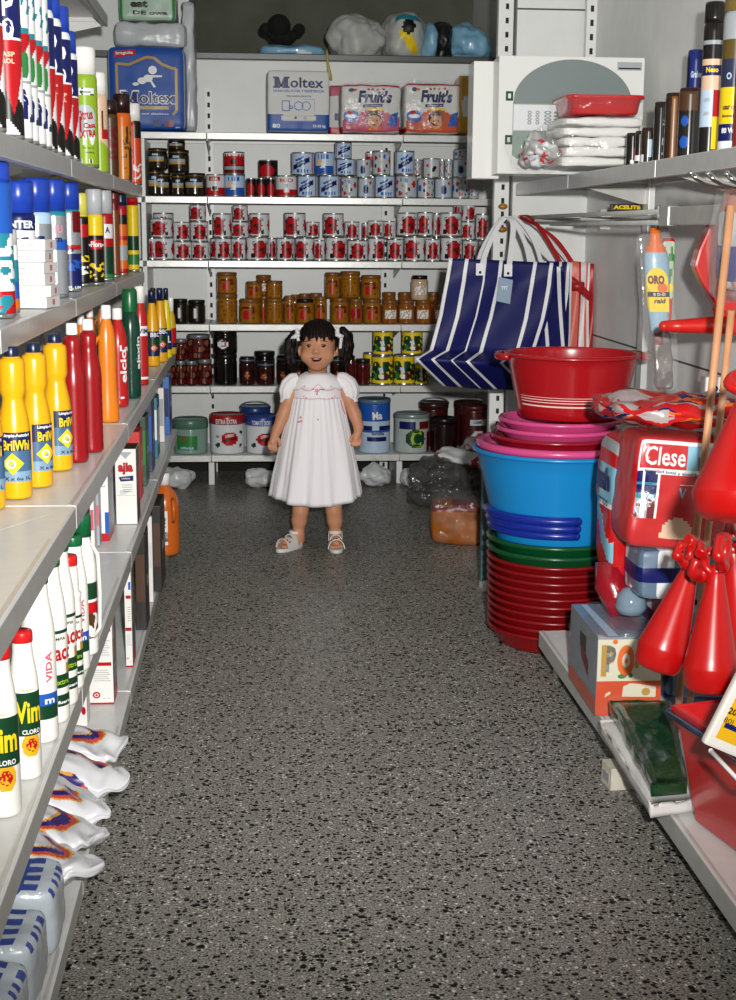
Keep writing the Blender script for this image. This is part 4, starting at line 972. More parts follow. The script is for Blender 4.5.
lathe_bottle('cleaner_bottle', 'dark red bottle deep on the shelf behind the small yellow bottles', p, .2, htop(153, 288, p), [(.085, 0), (.09, .02), (.09, .6), (.07, .75), (.04, .85), (.04, .87)], P('#5a1414', .3), [(.045, .86), (.045, .99), (.04, 1), (0, 1)], CAPK)

# shelf D: scouring powder bottles
def vim_paint(kind):
    def f(a, v):
        if kind == 'vim':
            if .30 < v < .60 and abs(a) < 1.35: return PDG
            if .16 < v < .30 and abs(a-.1) < .7 and math.hypot((a-.1)*1.1, (v-.24)*9) < .75: return PR if (math.hypot(a-.1, (v-.24)*9) < .4 and vnoise((a, v*8, 0), 5) > -.1) else mat('print_sun_yellow', '#e0a81e', .35)
        if kind == 'sac':
            if .10 < v < .17 or .21 < v < .29: return PDG if abs(a) < 1.3 else None
            if .54 < v < .56 and abs(a) < 1.3: return PDG
            if .27 < v < .36 and abs(a-.7) < .4: return PGLD
        if kind == 'plain':
            if .14 < v < .22 and abs(a-.2) < .8: return PDG
            if .22 < v < .29 and abs(a-.2) < .8: return PB
    return f
WB = mat('white_bottle', '#e6e4dc', .3, coat=.2)
VPROF = [(.086, 0), (.094, .008), (.097, .02), (.097, .60), (.092, .68), (.082, .75), (.072, .81), (.066, .86), (.064, .925), (.066, .93)]
SPROF = [(.08, 0), (.088, .008), (.09, .02), (.09, .60), (.086, .66), (.092, .70), (.092, .715), (.078, .73), (.076, .76), (.074, .86), (.068, .91), (.066, .94)]
VCAP = [(.068, .925), (.070, .935), (.070, .985), (.064, 1.0), (0, 1.0)]
def put_vim(kind, px, py, top, lab, cap, prof=VPROF, ex=.25, x=None):
    p = onz(px, py, ZD+.0016)
    if x is not None: p = onx(px, py, x); p.z = ZD+.0016
    h = htop(px-5, top, p)
    tx = {'vim': [('Vim', .17, .15, -.02, .47, PY, 0), ('CLORO', .12, .032, .1, .335, PW, 0), ('NUEVO', .07, .014, -.1, .62, PGLD, 0)], 'sac': [('Saco', .17, .10, -.05, .43, PR, 0), ('LIMPIA', .08, .018, -.2, .51, PDG, 0), ('extra', .1, .028, -.1, .25, PLG, 0), ('fuerte', .1, .02, .1, .13, PW, 0)], 'plain': [('VIDA', .18, .04, .2, .45, PRT, PI/2), ('m', .06, .03, .2, .25, PW, 0)]}[kind]
    return lathe_bottle('scourer_bottle', lab, p, face_cam(p.x, p.y, ex), h, prof, WB, VCAP, cap, (.1, .2, -.02, .02, [(.01, .012, WB)]), tx, vim_paint(kind), group='white scourer bottles on the fourth left shelf')
put_vim('vim', 5, 812, 645, 'white scourer bottle with yellow lettering on green, cut by the photo edge', CAPR, ex=.05)
put_vim('vim', 27.5, 775, 630, 'white scourer bottle with yellow lettering on green and red cap, second in line', CAPR, ex=.3)
put_vim('plain', 42, 738, 570, 'plain white scourer bottle with vertical rose lettering, third in line', CAPG, ex=.35)
put_vim('sac', 53.5, 719, 553, 'white scourer bottle with red lettering and green foot, fourth in line', CAPG, ex=.7)
put_vim('sac', 62, 702, 538, 'white scourer bottle mostly covered by the ones before and after it, fifth in line', CAPG, ex=.7)
put_vim('sac', 72, 686, 555, 'white scourer bottle with stepped shoulder and bright red cap, sixth in line', CAPR, SPROF, ex=.55)
put_vim('plain', 77, 668, 535, 'white scourer bottle with green cap behind the stepped one, seventh in line', CAPG, ex=.3)
def loop(t, h):
    mb = MB(); mb.tube([(.0, -.085*h, .80*h), (.015*h, -.13*h, .72*h), (.02*h, -.135*h, .45*h), (.015*h, -.13*h, .20*h), (0, -.08*h, .12*h)], .013*h, WB, 8); mb.build('handle', t)
p = onz(86, 652, ZD+.0016)
lathe_bottle('cleaner_bottle', 'white bottle with green cap and long thin handle, last before the cartons', p, .9, htop(82, 513.5, p), [(.085, 0), (.09, .02), (.09, .62), (.075, .74), (.055, .82), (.05, .85)], WB, [(.062, .84), (.063, .98), (.055, 1), (0, 1)], CAPG, None, (), lambda a, v: (PDG if .40 < v < .52 else PR if .30 < v < .38 else PBR if .12 < v < .30 and vnoise((a, v*7, 1), 2) > 0 else None), extra=loop)

# cartons on D and E: spine towards the camera, face towards the aisle
def spine_box(px0, px1, pyb, z, name, label, depth, h=None, top=None, base=CARD, draw=None, group=None, xr=None, cat='detergent box'):
    """px0..px1: spine edges at its foot row pyb"""
    a = onz(px1, pyb, z+.0016); w = (px1-px0)*a.y/F
    if h is None: h = htop(px1, top, a)
    return carton(name, label, w, depth, h, (a.x-w/2, a.y+depth/2, z+.0016), 0, base, draw, cat, group)
DK = P('#1c1714', .4); BRN = P('#4a2f1c', .4); DNV = P('#14204a', .4); RDB = P('#c0251c', .4); TEALB = P('#1d6f86', .4)
def ajax(mb, f, w, d, h):
    F_ = f['front']; mb.text('ajia', w*.72, h*.17, F_, PR, 0, h*.24, .06); mb.blob([(-w*.34, h*.13), (w*.36, h*.15), (w*.36, h*.08), (-w*.25, h*.07)], F_, PN); mb.text('LAVADO', w*.4, h*.02, F_, PW, 0, h*.11)
    mb.blob([(-w*.32, h*.46), (w*.32, h*.46), (0, h*.37)], F_, PGY); mb.patch(-w*.45, w*.45, -h*.115, -h*.11, F_, PGY, 1)
    for k in range(4): mb.patch(-w*.2+.02*w*k, w*.3, h*.02-k*h*.03, h*.03-k*h*.03, F_, PGY, 1)
    for k in range(5): mb.patch(-w*.3, w*.2-.05*w*k, -h*.05-k*h*.012, -h*.045-k*h*.012, F_, PGY, 1)
    mb.patch(-d*.498, d*.498, -h*.498, h*.498, f['right'], BRN, 1); mb.patch(-d*.4, d*.3, -h*.2, h*.25, f['right'], PR, 1, off=.001); mb.text('ajia', d*.6, h*.12, f['right'], PW, -.05*d, .02, .05)
    mb.patch(-w*.49, w*.49, -d*.49, d*.49, f['top'], BRN, 1)
spine_box(116.5, 137.5, 524, ZD, 'detergent_box', 'white detergent carton with red lettering above a navy ribbon, fourth left shelf', .10, None, 449, CARD, ajax)
def redfoot(mb, f, w, d, h):
    mb.patch(-w*.5, w*.5, -h*.5, -h*.42, f['front'], PR, 1); mb.patch(w*.0, w*.5, -h*.42, -h*.2, f['front'], PB, 1); mb.patch(-d*.5, d*.5, -h*.5, -h*.42, f['right'], PR, 1); mb.patch(-d*.5, d*.5, -h*.42, h*.5, f['right'], PGY, 1)
    for k in range(4): mb.patch(-w*.3, w*.2, h*(.3-.08*k), h*(.31-.08*k), f['front'], PGY, 1)
spine_box(101.5, 109.5, 541, ZD, 'detergent_box', 'thin white carton with a red foot before the red lettered detergent carton', .12, .24, None, CARD, redfoot)
for i, (a, b, y, lab, bs) in enumerate(((91, 95, 551, 'narrow white carton with red patches behind the long handled bottle', CARD), (97, 100, 546, 'narrow grey carton between white ones on the fourth left shelf', PGY))):
    spine_box(a, b, y, ZD, 'detergent_box', lab, .05, .25, None, bs, lambda mb, f, w, d, h: (mb.patch(-w*.4, w*.4, h*.1, h*.3, f['front'], PR, 1), mb.patch(-w*.4, w*.4, -h*.3, -h*.1, f['front'], PRT, 1)))
plain_face = lambda col, pc: (lambda mb, f, w, d, h: (mb.patch(-d*.42, d*.42, -h*.3, h*.3, f['right'], pc, 1), mb.text('OLA', d*.6, h*.12, f['right'], PW, 0, 0, .05), mb.patch(-w*.4, w*.4, -h*.2, h*.3, f['front'], pc, 1)))
for a, b, y, top, dep, bs, pc, lab in ((128, 141, 500, 432, .11, RDB, PO, 'orange topped dark red carton just behind the white detergent carton'), (141, 147, 486, 417, .12, P('#17402a', .4), PG, 'dark green carton between red and navy cartons, fourth left shelf'),
    (147, 153, 472, 402, .12, DNV, PB, 'navy carton on the fourth left shelf'), (153, 158, 458, 398, .12, TEALB, PW, 'teal carton beside the navy carton'), (158.7, 164.6, 442, 388, .03, CARD, PGY, 'thin white carton standing before the bright blue one'), (163.6, 170, 434, 377, .16, P('#1f5fae', .35), PN, 'bright blue carton at the far end of the fourth left shelf')):
    spine_box(a, b, y, ZD, 'detergent_box', lab, dep, None, top, bs, plain_face(bs, pc))
def skip(mb, f, w, d, h):
    F_ = f['front']
    mb.patch(-w*.5, w*.5, -h*.5, -h*.485, F_, PR, 1); mb.patch(-w*.46, w*.44, -h*.17, -h*.14, F_, PR, 1); mb.patch(-w*.3, w*.44, h*.12, h*.15, F_, PR, 1); mb.disc(-w*.2, -h*.42, w*.16, w*.15, F_, PR, n=10); mb.disc(-w*.2, -h*.42, w*.09, w*.08, F_, PW, .0012, 10, .6)
    mb.text('o o', w*.3, h*.012, F_, PGY, w*.2, -h*.45)
    for k in range(6): mb.patch(-w*.3, w*(.4-.06*(k % 3)), -h*.30+k*h*.018, -h*.295+k*h*.018, F_, PGY, 1)
    for k in range(7): mb.patch(-w*.1, w*(.4-.05*(k % 3)), -h*.08+k*h*.02, -h*.074+k*h*.02, F_, PGY, 1)
    mb.patch(w*.1, w*.42, h*.2, h*.27, F_, PB, 1)
    G = f['right']; mb.patch(-d*.5, d*.5, -h*.5, -h*.34, G, PR, 1); mb.patch(-d*.5, -d*.2, -h*.34, -h*.12, G, PTL, 1); mb.patch(-d*.5, -d*.2, -h*.12, h*.05, G, PGLD, 1); mb.patch(-d*.2, d*.5, -h*.34, h*.5, G, PBR, 1); mb.patch(-d*.5, -d*.2, h*.05, h*.5, G, PAPW, 1)
spine_box(89, 114, 704, ZE, 'detergent_box', 'white carton with red stripes and a red rosette on the lowest left shelf', .085, .285, None, CARD, skip)
spine_box(126, 133, 667, ZE, 'detergent_box', 'slim white carton with red foot behind the rosette carton', .09, .29, None, CARD, skip)
spine_box(76, 87.5, 726, ZE, 'detergent_box', 'small white carton with a red mark beside the swirl printed bags', .06, .12, None, CARD, lambda mb, f, w, d, h: (mb.disc(w*.2, -h*.2, w*.2, h*.08, f['front'], PR), mb.patch(-w*.3, w*.3, 0, h*.03, f['front'], PGY, 1)))
spine_box(136, 147, 630, ZE, 'detergent_box', 'dark brown carton on the lowest left shelf', .12, .27, None, DK, plain_face(DK, BRN))
spine_box(149, 153.5, 602, ZE, 'detergent_box', 'thin white carton among dark packs on the lowest left shelf', .02, .26, None, CARD, lambda mb, f, w, d, h: mb.patch(-w*.4, w*.4, -h*.1, h*.2, f['front'], PAPW, 1))
spine_box(153.5, 162, 592, ZE, 'detergent_box', 'wide black carton before the orange jug on the lowest left shelf', .20, .27, None, DK, plain_face(DK, BRN))
# black pouch with a white arc, and the orange jug
p = onz(157, 566, ZE+.0016); p.x = -.365
mb, fm = pack(.10, .10, .30, 12, P('#191714', .3), lambda f, u, v: (PW if abs(v+.15-.25*u*u) < .035 and f in 'fr' else None), .25, .05, .003, 20, 4)
tag(mb.build('detergent_pouch', None, (-.36, p.y-.10, ZE+.006)), 'glossy black pouch with a white arc beside the orange jug', 'pouch')
p = onz(165.5, 553, ZE+.0016); hO = htop(165, 473, p)
OJ = P('#c8621a', .3, coat=.3)
def jug_handle(t, h):
    mb = MB(); mb.tube([(-.02*h, -.24*h, .72*h), (-.05*h, -.32*h, .68*h), (-.05*h, -.33*h, .5*h), (-.02*h, -.25*h, .44*h)], .022*h, OJ, 8); mb.build('handle', t)
lathe_bottle('orange_jug', 'orange plastic jug with white cap at the far end of the lowest left shelf', p, .55, hO, [(.16, 0), (.175, .02), (.18, .06), (.18, .58), (.17, .68), (.14, .76), (.09, .82), (.06, .85), (.055, .88)], OJ, [(.07, .86), (.07, .98), (.06, 1), (0, 1)], WPL, (.1, .2, -.9, -.3, [(.14, .56, PW), (.18, .30, PK)]), [('MIL', .12, .06, -.6, .42, PK, PI/2)], cat='jug', extra=jug_handle)
p = onz(160, 520, ZE+.0016); p.x = -.37
carton('detergent_box', 'bright green carton at the far end of the lowest left shelf behind the orange jug', .08, .05, .325, (p.x, 5.12, ZE+.0016), 0, P('#1f7a24', .35), lambda mb, f, w, d, h: mb.patch(-w*.35, w*.35, -h*.2, h*.2, f['front'], PG, 1), 'detergent box')

# swirl printed bags and blue white packs lying on the lowest shelf
BAGW = mat('bag_white_film', '#d6d6da', .25, coat=.4, bump=.25, bscale=30)
SW = [mat('swirl_orange', '#d99a34', .3, coat=.3), mat('swirl_red', '#c0453a', .3, coat=.3), mat('swirl_purple', '#2b1a66', .3, coat=.3), mat('swirl_dark_red', '#8a2430', .3, coat=.3)]
def swirl(cx, cy, rr, ang, w_, d_, top=True):
    """rings of colour on the bag: centre (cx, cy) and radius rr in metres on the top face"""
    def f(fc, u, v):
        if fc == 't': x, y = u*w_/2, v*d_/2
        elif fc == 'f': x, y = u*w_/2, -d_/2-(1-v)*.03
        elif fc == 'r': x, y = w_/2+(1-v)*.03, u*d_/2
        else: return None
        d = math.hypot(x-cx, y-cy)/rr; an = (math.atan2(y-cy, x-cx)-ang) % (2*PI)
        if an > 4.6: return None
        d += .05*math.sin(an*3)
        for a, b, k in ((1.16, 1.26, 0), (.96, 1.16, 1), (.70, .96, 2), (.62, .70, 0)):
            if a <= d < b: return SW[k]
    return f
bags = ((98, 742, .135, .085, 'furthest white bag printed with an orange and purple swirl'), (103, 768, .135, .10, 'white swirl printed bag with its corner poking over the shelf edge'), (92, 796, .130, .105, 'white bag with a full purple ring swirl, middle of five'), (82, 822, .125, .105, 'white bag with swirl cut by a white flap, fourth from the far end'), (74, 852, .125, .10, 'white swirl printed bag beside the blue lettered packs'))
for i, (px, py, d, h, lab) in enumerate(bags):
    p = onz(px, py, ZE+h*.9)
    t = thing('printed_bag', lab, 'bag', (-.432+(.018 if i == 1 else 0), p.y+.0, ZE+.018), (0, -.09, -.10+.05*(i % 3)), 'swirl printed bags')
    W_ = .31
    mb, fm = pack(W_, d*.90, h, 64, BAGW, swirl((.062, .085, .060, .060, .058)[i], (.015, -.03, .005, .0, .01)[i], (.052, .062, .058, .060, .058)[i], (2.6, .6, 2.0, 3.6, 2.4)[i], W_, d), .5, .06, .008, 18, i+11)
    # the end towards the aisle flattens into a crumpled seal
    vv = []
    for (x, y, z) in mb.v:
        q = min(1, max(0, (x-.045)/.105)); q = q*q*(3-2*q)
        vv.append((x+.012*q+.010*q*math.sin(y*60+i*2), y, z*(1-.72*q)+q*(.024+.006*math.sin(y*48+i)+.004*math.sin(x*160+y*40))))
    mb.v = vv; mb.build('bag_body', t)
BLP = mat('pack_blue_white', '#c2ccd4', .25, coat=.5, bump=.15, bscale=40); BLU = mat('pack_blue', '#1d3f96', .3, coat=.4)
for i, (px, py, dx, lab) in enumerate(((42, 905, 0, 'blue and white film wrapped pack beside the nearest swirl bag'), (28, 958, -.03, 'blue and white film wrapped pack, middle one of the near corner'), (10, 1014, -.05, 'blue and white film wrapped pack in the nearest corner of the lowest left shelf'))):
    p = onz(px, py, ZE+.07)
    def pp(fc, u, v): return BLU if (fc == 't' and .20 < u < .80 and (int((v+1)*4.5) % 2 or abs(u-.50) < .10)) or (fc == 'r' and v > .70 and int((u+1)*5) % 2) else None
    mb, fm = pack(.26, .132, .11, 22, BLP, pp, .2, .06, .004, 20, i+31)
    t = thing('wrapped_pack', lab, 'pack', (-.435+dx*.2, p.y, ZE+.012), (0, 0, -.04*i), 'blue and white packs'); mb.build('pack_body', t)
    fl2, _ = pack(.268, .137, .116, 10, clear_film('clear_film', alpha=.12, rough=.2), None, .22, .08, .007, 24, i+41); fl2.build('clear_wrap', t, (0, 0, -.001))
# ------------------------------------------------------------------ packs on the top back shelf, bags up in the loft
def px_box(x0, x1, yt, yb, Y, z=None):
    """world x0, x1, z0, z1 of a frontal rectangle at depth Y"""
    a = ony(x0, yt, Y); b = ony(x1, yb, Y); return a.x, b.x, (b.z if z is None else z), a.z
FILM = clear_film('clear_film', alpha=.12)
MBLUE = mat('pack_bright_blue', '#12489a', .4, spec=.35, bump=.05, bscale=20); GOLDL = mat('pack_gold', '#a8822e', .35, coat=.3); WFILM = mat('pack_white_film', '#b4b9bc', .3, bump=.15, bscale=20)
Z1 = SZ[0]+.010
def wordmark(mb, w, h, fn, m, u, v, bold):
    """the heavy slab lettering of the nappy packs: a drawn capital and small letters after it"""
    x0, W = u-w/2, w*.31; y0 = v-h/2; q = lambda a, b: (x0+a*W, y0+b*h); e = bold*1.5
    P_ = lambda *pts: mb.blob([q(a, b) for a, b in pts], fn, m, .0009)
    P_((.09-e, 0), (.30+e, 0), (.30+e, 1), (.09-e, 1)); P_((.70-e, 0), (.91+e, 0), (.91+e, 1), (.70-e, 1))
    P_((.0-e, -e), (.39+e, -e), (.39+e, .10+e), (0-e, .10+e)); P_((.61-e, -e), (1+e, -e), (1+e, .10+e), (.61-e, .10+e)); P_((0-e, .9-e), (.3, .9-e), (.3, 1+e), (0-e, 1+e)); P_((.7, .9-e), (1+e, .9-e), (1+e, 1+e), (.7, 1+e))
    P_((.16, 1), (.42-e, .12-e), (.58+e, .12-e), (.50, .34), (.34, 1)); P_((.84, 1), (.66, 1), (.50, .34), (.42-e, .12-e), (.58+e, .12-e))
    mb.text('oltex', w*.67, h, fn, m, u+w*.165, v, bold)
# big blue pack
x0, x1, z0, z1 = px_box(107, 186, 46, 132, 6.60, Z1); w_, h_ = x1-x0, z1-z0
t = thing('nappy_pack', 'big blue pack with a gold frame and white lettering on the top back shelf', 'nappy pack', ((x0+x1)/2, 6.60+.13, Z1))
mb, fm = pack(w_, .26, h_, 20, MBLUE, lambda f, u, v: (WFILM if f in 'lr' and abs(u) > .86 else None), .12, .03, .003, 12, 2); mb.build('pack_body', t)
mb = MB(); f = fm('f', w_, h_); g = lambda u, v, o=0: f(u, v, o)
fr = [(-.38, -.26), (-.38, .29), (-.22, .28), (-.10, .33), (0, .37), (.10, .36), (.2, .29), (.33, .24), (.38, .24), (.38, -.26), (.33, -.31)]
for (a, b), (c, d) in zip(fr, fr[1:]):
    dx, dy = (c-a)*w_, (d-b)*h_; l = math.hypot(dx, dy); nx, ny = -dy/l*.006, dx/l*.006
    mb.blob([(a*w_+nx, b*h_+ny), (a*w_-nx, b*h_-ny), (c*w_-nx, d*h_-ny), (c*w_+nx, d*h_+ny)], g, GOLDL, .001)
mb.blob([(-.41*w_, .36*h_), (-.14*w_, .39*h_), (-.14*w_, .47*h_), (-.41*w_, .44*h_)], g, PR, .001); mb.text('braguita', .22*w_, .05*h_, g, PW, -.275*w_, .415*h_, .02, 0, .06)
wordmark(mb, .70*w_, .155*h_, g, PW, .02*w_, -.11*h_, .05); wordmark(mb, .68*w_, .135*h_, lambda u, v, o: g(u, v, o+.0014), PN, .02*w_, -.11*h_, .015)
mb.patch(-.1*w_, .28*w_, -.25*h_, -.21*h_, g, GOLDL, 2, 1, .0008); mb.text('con elasticos', .35*w_, .02*h_, g, PW, .1*w_, -.30*h_)
mb.disc(.08*w_, .22*h_, .055*w_, .05*h_, g, PW, .001); mb.disc(.02*w_, .12*h_, .06*w_, .045*h_, g, PW, .001); mb.disc(-.06*w_, .09*h_, .055*w_, .04*h_, g, PW, .001); mb.blob([(.05*w_, .13*h_), (.2*w_, .14*h_), (.2*w_, .16*h_), (.05*w_, .16*h_)], g, PW, .001); mb.blob([(.04*w_, .09*h_), (.07*w_, .09*h_), (.12*w_, .02*h_), (.09*w_, .01*h_)], g, PW, .001); mb.disc(-.14*w_, .05*h_, .04*w_, .02*h_, g, PW, .001)
mb.patch(.22*w_, .34*w_, -.46*h_, -.38*h_, g, PDR, 2); mb.patch(.07*w_, .17*w_, -.46*h_, -.38*h_, g, PN, 2); mb.text('BIG', .06*w_, .02*h_, g, PW, .40*w_, -.47*h_)
mb.build('printing', t)
# white pack above it and the green white box on top
ztop = Z1+h_+.004
x0, x1, z0, z1 = px_box(114, 186, 22, 45, 6.66, ztop)
mb, fm = pack(x1-x0, .24, z1-z0, 14, WFILM, None, .2, .05, .012, 16, 5); tag(mb.build('white_pack', None, ((x0+x1)/2, 6.78, ztop+.004)), 'grey white film pack lying on top of the big blue pack', 'pack')
zt2 = ztop+(z1-z0)+.010
x0, x1, z0, z1 = px_box(118, 176, -22, 20, 6.67, zt2); w_, h_ = x1-x0, z1-z0
PGR = mat('pack_pale_green', '#9fb8a6', .35, coat=.3, bump=.1, bscale=20)
t = thing('nappy_pack', 'pale green pack with black lettering, cut by the top of the photo', 'nappy pack', ((x0+x1)/2, 6.78, zt2))
mb, fm = pack(w_, .22, h_, 16, PGR, lambda f, u, v: (PG if abs(u) > .9 and f == 'f' else None), .12, .03, .004, 16, 8); mb.build('pack_body', t)
mb = MB(); f = fm('f', w_, h_); mb.text('eat', .3*w_, .16*h_, f, PK, -.14*w_, -.10*h_, .05); mb.text('DE owa', .6*w_, .10*h_, f, PK, .05*w_, -.30*h_, .05); mb.build('printing', t)
x0, x1, z0, z1 = px_box(180, 193, 2, 46, 6.67, Z1)
mb, fm = pack(x1-x0, .2, z1-z0, 14, WFILM, None, .2, .05, .01, 18, 9); tag(mb.build('white_pack', None, ((x0+x1)/2+.005, 6.78+.05, Z1+.010)), 'narrow crumpled white film pack standing beside the big blue pack', 'pack')

# white lettered pack
x0, x1, z0, z1 = px_box(267, 329, 70, 133, 6.60, Z1); w_, h_ = x1-x0, z1-z0
CARDW = mat('pack_white_matt', '#cfcfcc', .5, spec=.3)
t = thing('nappy_pack', 'white pack with big navy lettering and a blue band on the top back shelf', 'nappy pack', ((x0+x1)/2, 6.60+.11, Z1), .02)
mb, fm = pack(w_, .22, h_, 28, CARDW, lambda f, u, v: (MBLUE if v < (-.62 if abs(u) < .5 else -.46) and f in 'flr' else PGY if f == 'l' and abs(u) < .3 else None), .08, .02, .002, 12, 3); mb.build('pack_body', t)
mb = MB(); f = fm('f', w_, h_); wordmark(mb, .80*w_, .17*h_, f, PN, 0, .30*h_, .02); mb.text('GRAN-CELULOSA Y RESISTENCIA', .82*w_, .04*h_, f, PB, 0, .165*h_, .03); mb.text('TRANSPARENTE', .40*w_, .025*h_, f, PK, 0, .08*h_)
mb.patch(-.27*w_, -.14*w_, -.16*h_, .01*h_, f, PB, 2); mb.patch(-.255*w_, -.155*w_, -.145*h_, -.005*h_, f, CARDW, 2, 1, .0012); mb.disc(-.12*w_, -.10*h_, .03*w_, .03*h_, f, PB, r0=.5); mb.disc(0, -.075*h_, .075*w_, .075*h_, f, PB, r0=.82); mb.disc(.12*w_, -.075*h_, .075*w_, .075*h_, f, PB, r0=.82); mb.patch(.06*w_, .26*w_, .03*h_, .035*h_, f, PB, 2); mb.patch(.25*w_, .255*w_, -.16*h_, .03*h_, f, PB, 1)
mb.patch(-.28*w_, .28*w_, -.31*h_, -.23*h_, f, PGY, 4); mb.patch(-.27*w_, .27*w_, -.30*h_, -.24*h_, f, CARDW, 4, 1, .0012); mb.disc(-.05*w_, -.265*h_, .02*w_, .02*h_, f, PN, .0018); mb.disc(.10*w_, -.27*h_, .03*w_, .025*h_, f, PGY, .0018)
mb.text('80', .12*w_, .07*h_, f, PW, -.36*w_, -.40*h_, .02); mb.text('12-15 kg', .2*w_, .055*h_, f, PW, .33*w_, -.40*h_, .02); mb.build('printing', t)

# two pink and white packs with a child's face, plus one more behind and a yellow one
PKB = mat('pack_rose', '#b8506a', .4, spec=.3); SKINP = mat('print_skin', '#c98f6a', .4)
def fruit_pack(x0, x1, yt, Y, label, seed, orange):
    a, b, z0, z1 = px_box(x0, x1, yt, 133, Y, Z1); w_, h_ = b-a, z1-z0
    t = thing('nappy_pack', label, 'nappy pack', ((a+b)/2, Y+.11, Z1), .03*(seed-1), 'rose and white nappy packs')
    low = mat('pack_orange', '#c24e28', .4, spec=.3) if orange else PKB
    mb, fm = pack(w_, .22, h_, 28, CARDW, lambda f, u, v: (low if v < -.05-.5*(abs(u-.1)-.2) and f == 'f' and v < .1 else PR if v < -.75 else PKB if v > .9 and f == 'f' else None), .14, .04, .006, 14, seed); mb.build('pack_body', t)
    mb = MB(); f = fm('f', w_, h_); F2 = lambda u, v, o: f(u, v, o+.0012)
    mb.text("Fruit's", .56*w_, .25*h_, f, PN, .06*w_, .24*h_, .05, .15); mb.blob([(-.14*w_, .02*h_), (.18*w_, .04*h_), (.18*w_, .10*h_), (-.14*w_, .08*h_)], f, PN, .001); mb.text('absorbentes', .26*w_, .035*h_, F2, PW, .02*w_, .06*h_, 0, 0, .05)
    mb.blob([(-.08*w_, -.04*h_), (.2*w_, -.02*h_), (.22*w_, .02*h_), (-.08*w_, 0)], f, PY, .0009)
    for k, (u, c) in enumerate(((-.05, PR), (.02, PG), (.10, PO), (.2, PR))): mb.disc(u*w_, (.385+.01*(k % 2))*h_, .022*w_, .022*h_, f, c)
    mb.disc(-.33*w_, .37*h_, .05*w_, .04*h_, f, PN); mb.disc(-.27*w_, .37*h_, .035*w_, .03*h_, f, PO)
    mb.disc(-.33*w_, -.16*h_, .14*w_, .12*h_, f, PB, .0012); mb.disc(-.33*w_, -.15*h_, .10*w_, .04*h_, f, PW, .002); mb.disc(-.35*w_, -.08*h_, .05*w_, .04*h_, f, PR, .0022); mb.text('1u', .06*w_, .07*h_, f, PW, -.38*w_, -.38*h_, .03)
    # a child's face
    mb.disc(.05*w_, -.19*h_, .135*w_, .145*h_, f, PBR, .0012); mb.disc(.05*w_, -.26*h_, .11*w_, .135*h_, f, SKINP, .002); mb.disc(.01*w_, -.235*h_, .014*w_, .012*h_, f, PK, .003); mb.disc(.09*w_, -.235*h_, .014*w_, .012*h_, f, PK, .003); mb.disc(.05*w_, -.32*h_, .025*w_, .012*h_, f, PDR, .003); mb.patch(-.06*w_, .16*w_, -.43*h_, -.37*h_, f, PO, 4, 1, .0016)
    mb.blob([(.26*w_, -.34*h_), (.44*w_, -.36*h_), (.44*w_, -.06*h_), (.34*w_, -.10*h_), (.30*w_, -.2*h_)], f, PB, .001)
    mb.build('printing', t)
    fl2, _ = pack(w_+.006, .23, h_+.006, 12, FILM, None, .16, .04, .009, 20, seed+5); fl2.build('clear_wrap', t, (0, 0, .006))
    # crinkled film ears on top
    e = MB(); N = 14
    e.add([(-w_*.45+w_*.9*k/N, -.06+.02*math.sin(k*1.3+seed), h_+.003+q*(.018+.012*math.sin(k*2.2+seed*2))) for q in (0, 1) for k in range(N+1)], [(k, k+1, N+2+k, N+1+k) for k in range(N)], FILM, True); e.build('film_edge', t)
fruit_pack(341.5, 401, 84, 6.60, 'rose and white pack with a child face beside the white lettered pack', 1, False)
fruit_pack(404.5, 460, 83, 6.60, 'orange and white pack with a child face beside the yellow pack', 2, True)
a, b, z0, z1 = px_box(331, 341, 83, 133, 6.66, Z1)
mb, fm = pack(.09, .12, z1-z0, 14, CARDW, lambda f, u, v: (PR if v < -.65 else PN if math.hypot(u*.5, (v+.3)) < .2 else PKB if v > .5 else None), .14, .03, .005, 16, 4); tag(mb.build('nappy_pack', None, (a+.045-.001, 6.66+.20, Z1+.004), (0, 0, 0)), 'narrow side of a rose pack half hidden between the white and rose packs', 'nappy pack', 'rose and white nappy packs')
a, b, z0, z1 = px_box(459.5, 471, 76, 133, 6.59, Z1)
mb, fm = pack(b-a, .18, z1-z0, 14, mat('pack_yellow', '#c9982a', .35, coat=.3), lambda f, u, v: (PW if math.hypot(u*.6, v+.1) < .35 and f == 'f' else None), .14, .03, .006, 16, 6); tag(mb.build('yellow_pack', None, ((a+b)/2+.003, 6.59+.10, Z1+.004)), 'narrow yellow pack at the right end of the top back shelf', 'pack')

# loft: bags and a dark soft toy on the ledge
LY = 7.12
def loft_bag(x0, x1, yt, label, m, paint=None, crump=.03, seed=1, d=.3, texts=None, name='plastic_bag', yb=57):
    a, b, z0, z1 = px_box(x0, x1, yt, yb, LY, ZR+.004)
    mb, fm = pack(b-a, d, (z1-z0), 22, m, paint, .7, .06, crump, 9, seed)
    t = tag(mb.build(name, None, ((a+b)/2, LY+d/2+.02, ZR+.012)), label, 'bag'); return t
LBG = mat('bag_light_blue', '#7fb0cc', .35, bump=.3, bscale=18, coat=.3); GWB = mat('bag_grey_white', '#b3b4b0', .45, bump=.25, bscale=14)
loft_bag(331, 386, 15, 'bulging white sack on the loft ledge above the white lettered pack', GWB, None, .035, 2)
loft_bag(387, 427, 10, 'white bag with yellow and green print on the loft ledge', GWB, lambda f, u, v: ((PTL if v > .66 else PK if math.hypot(u-.1, v-.35) < .33 else PY if (v < .2 and abs(u-.25+.8*v+.3) < .32) else None) if f == 'f' and u > -.7 else None), .02, 3)
loft_bag(447, 494, 24, 'light blue plastic bag at the right end of the loft ledge', LBG, None, .035, 5)
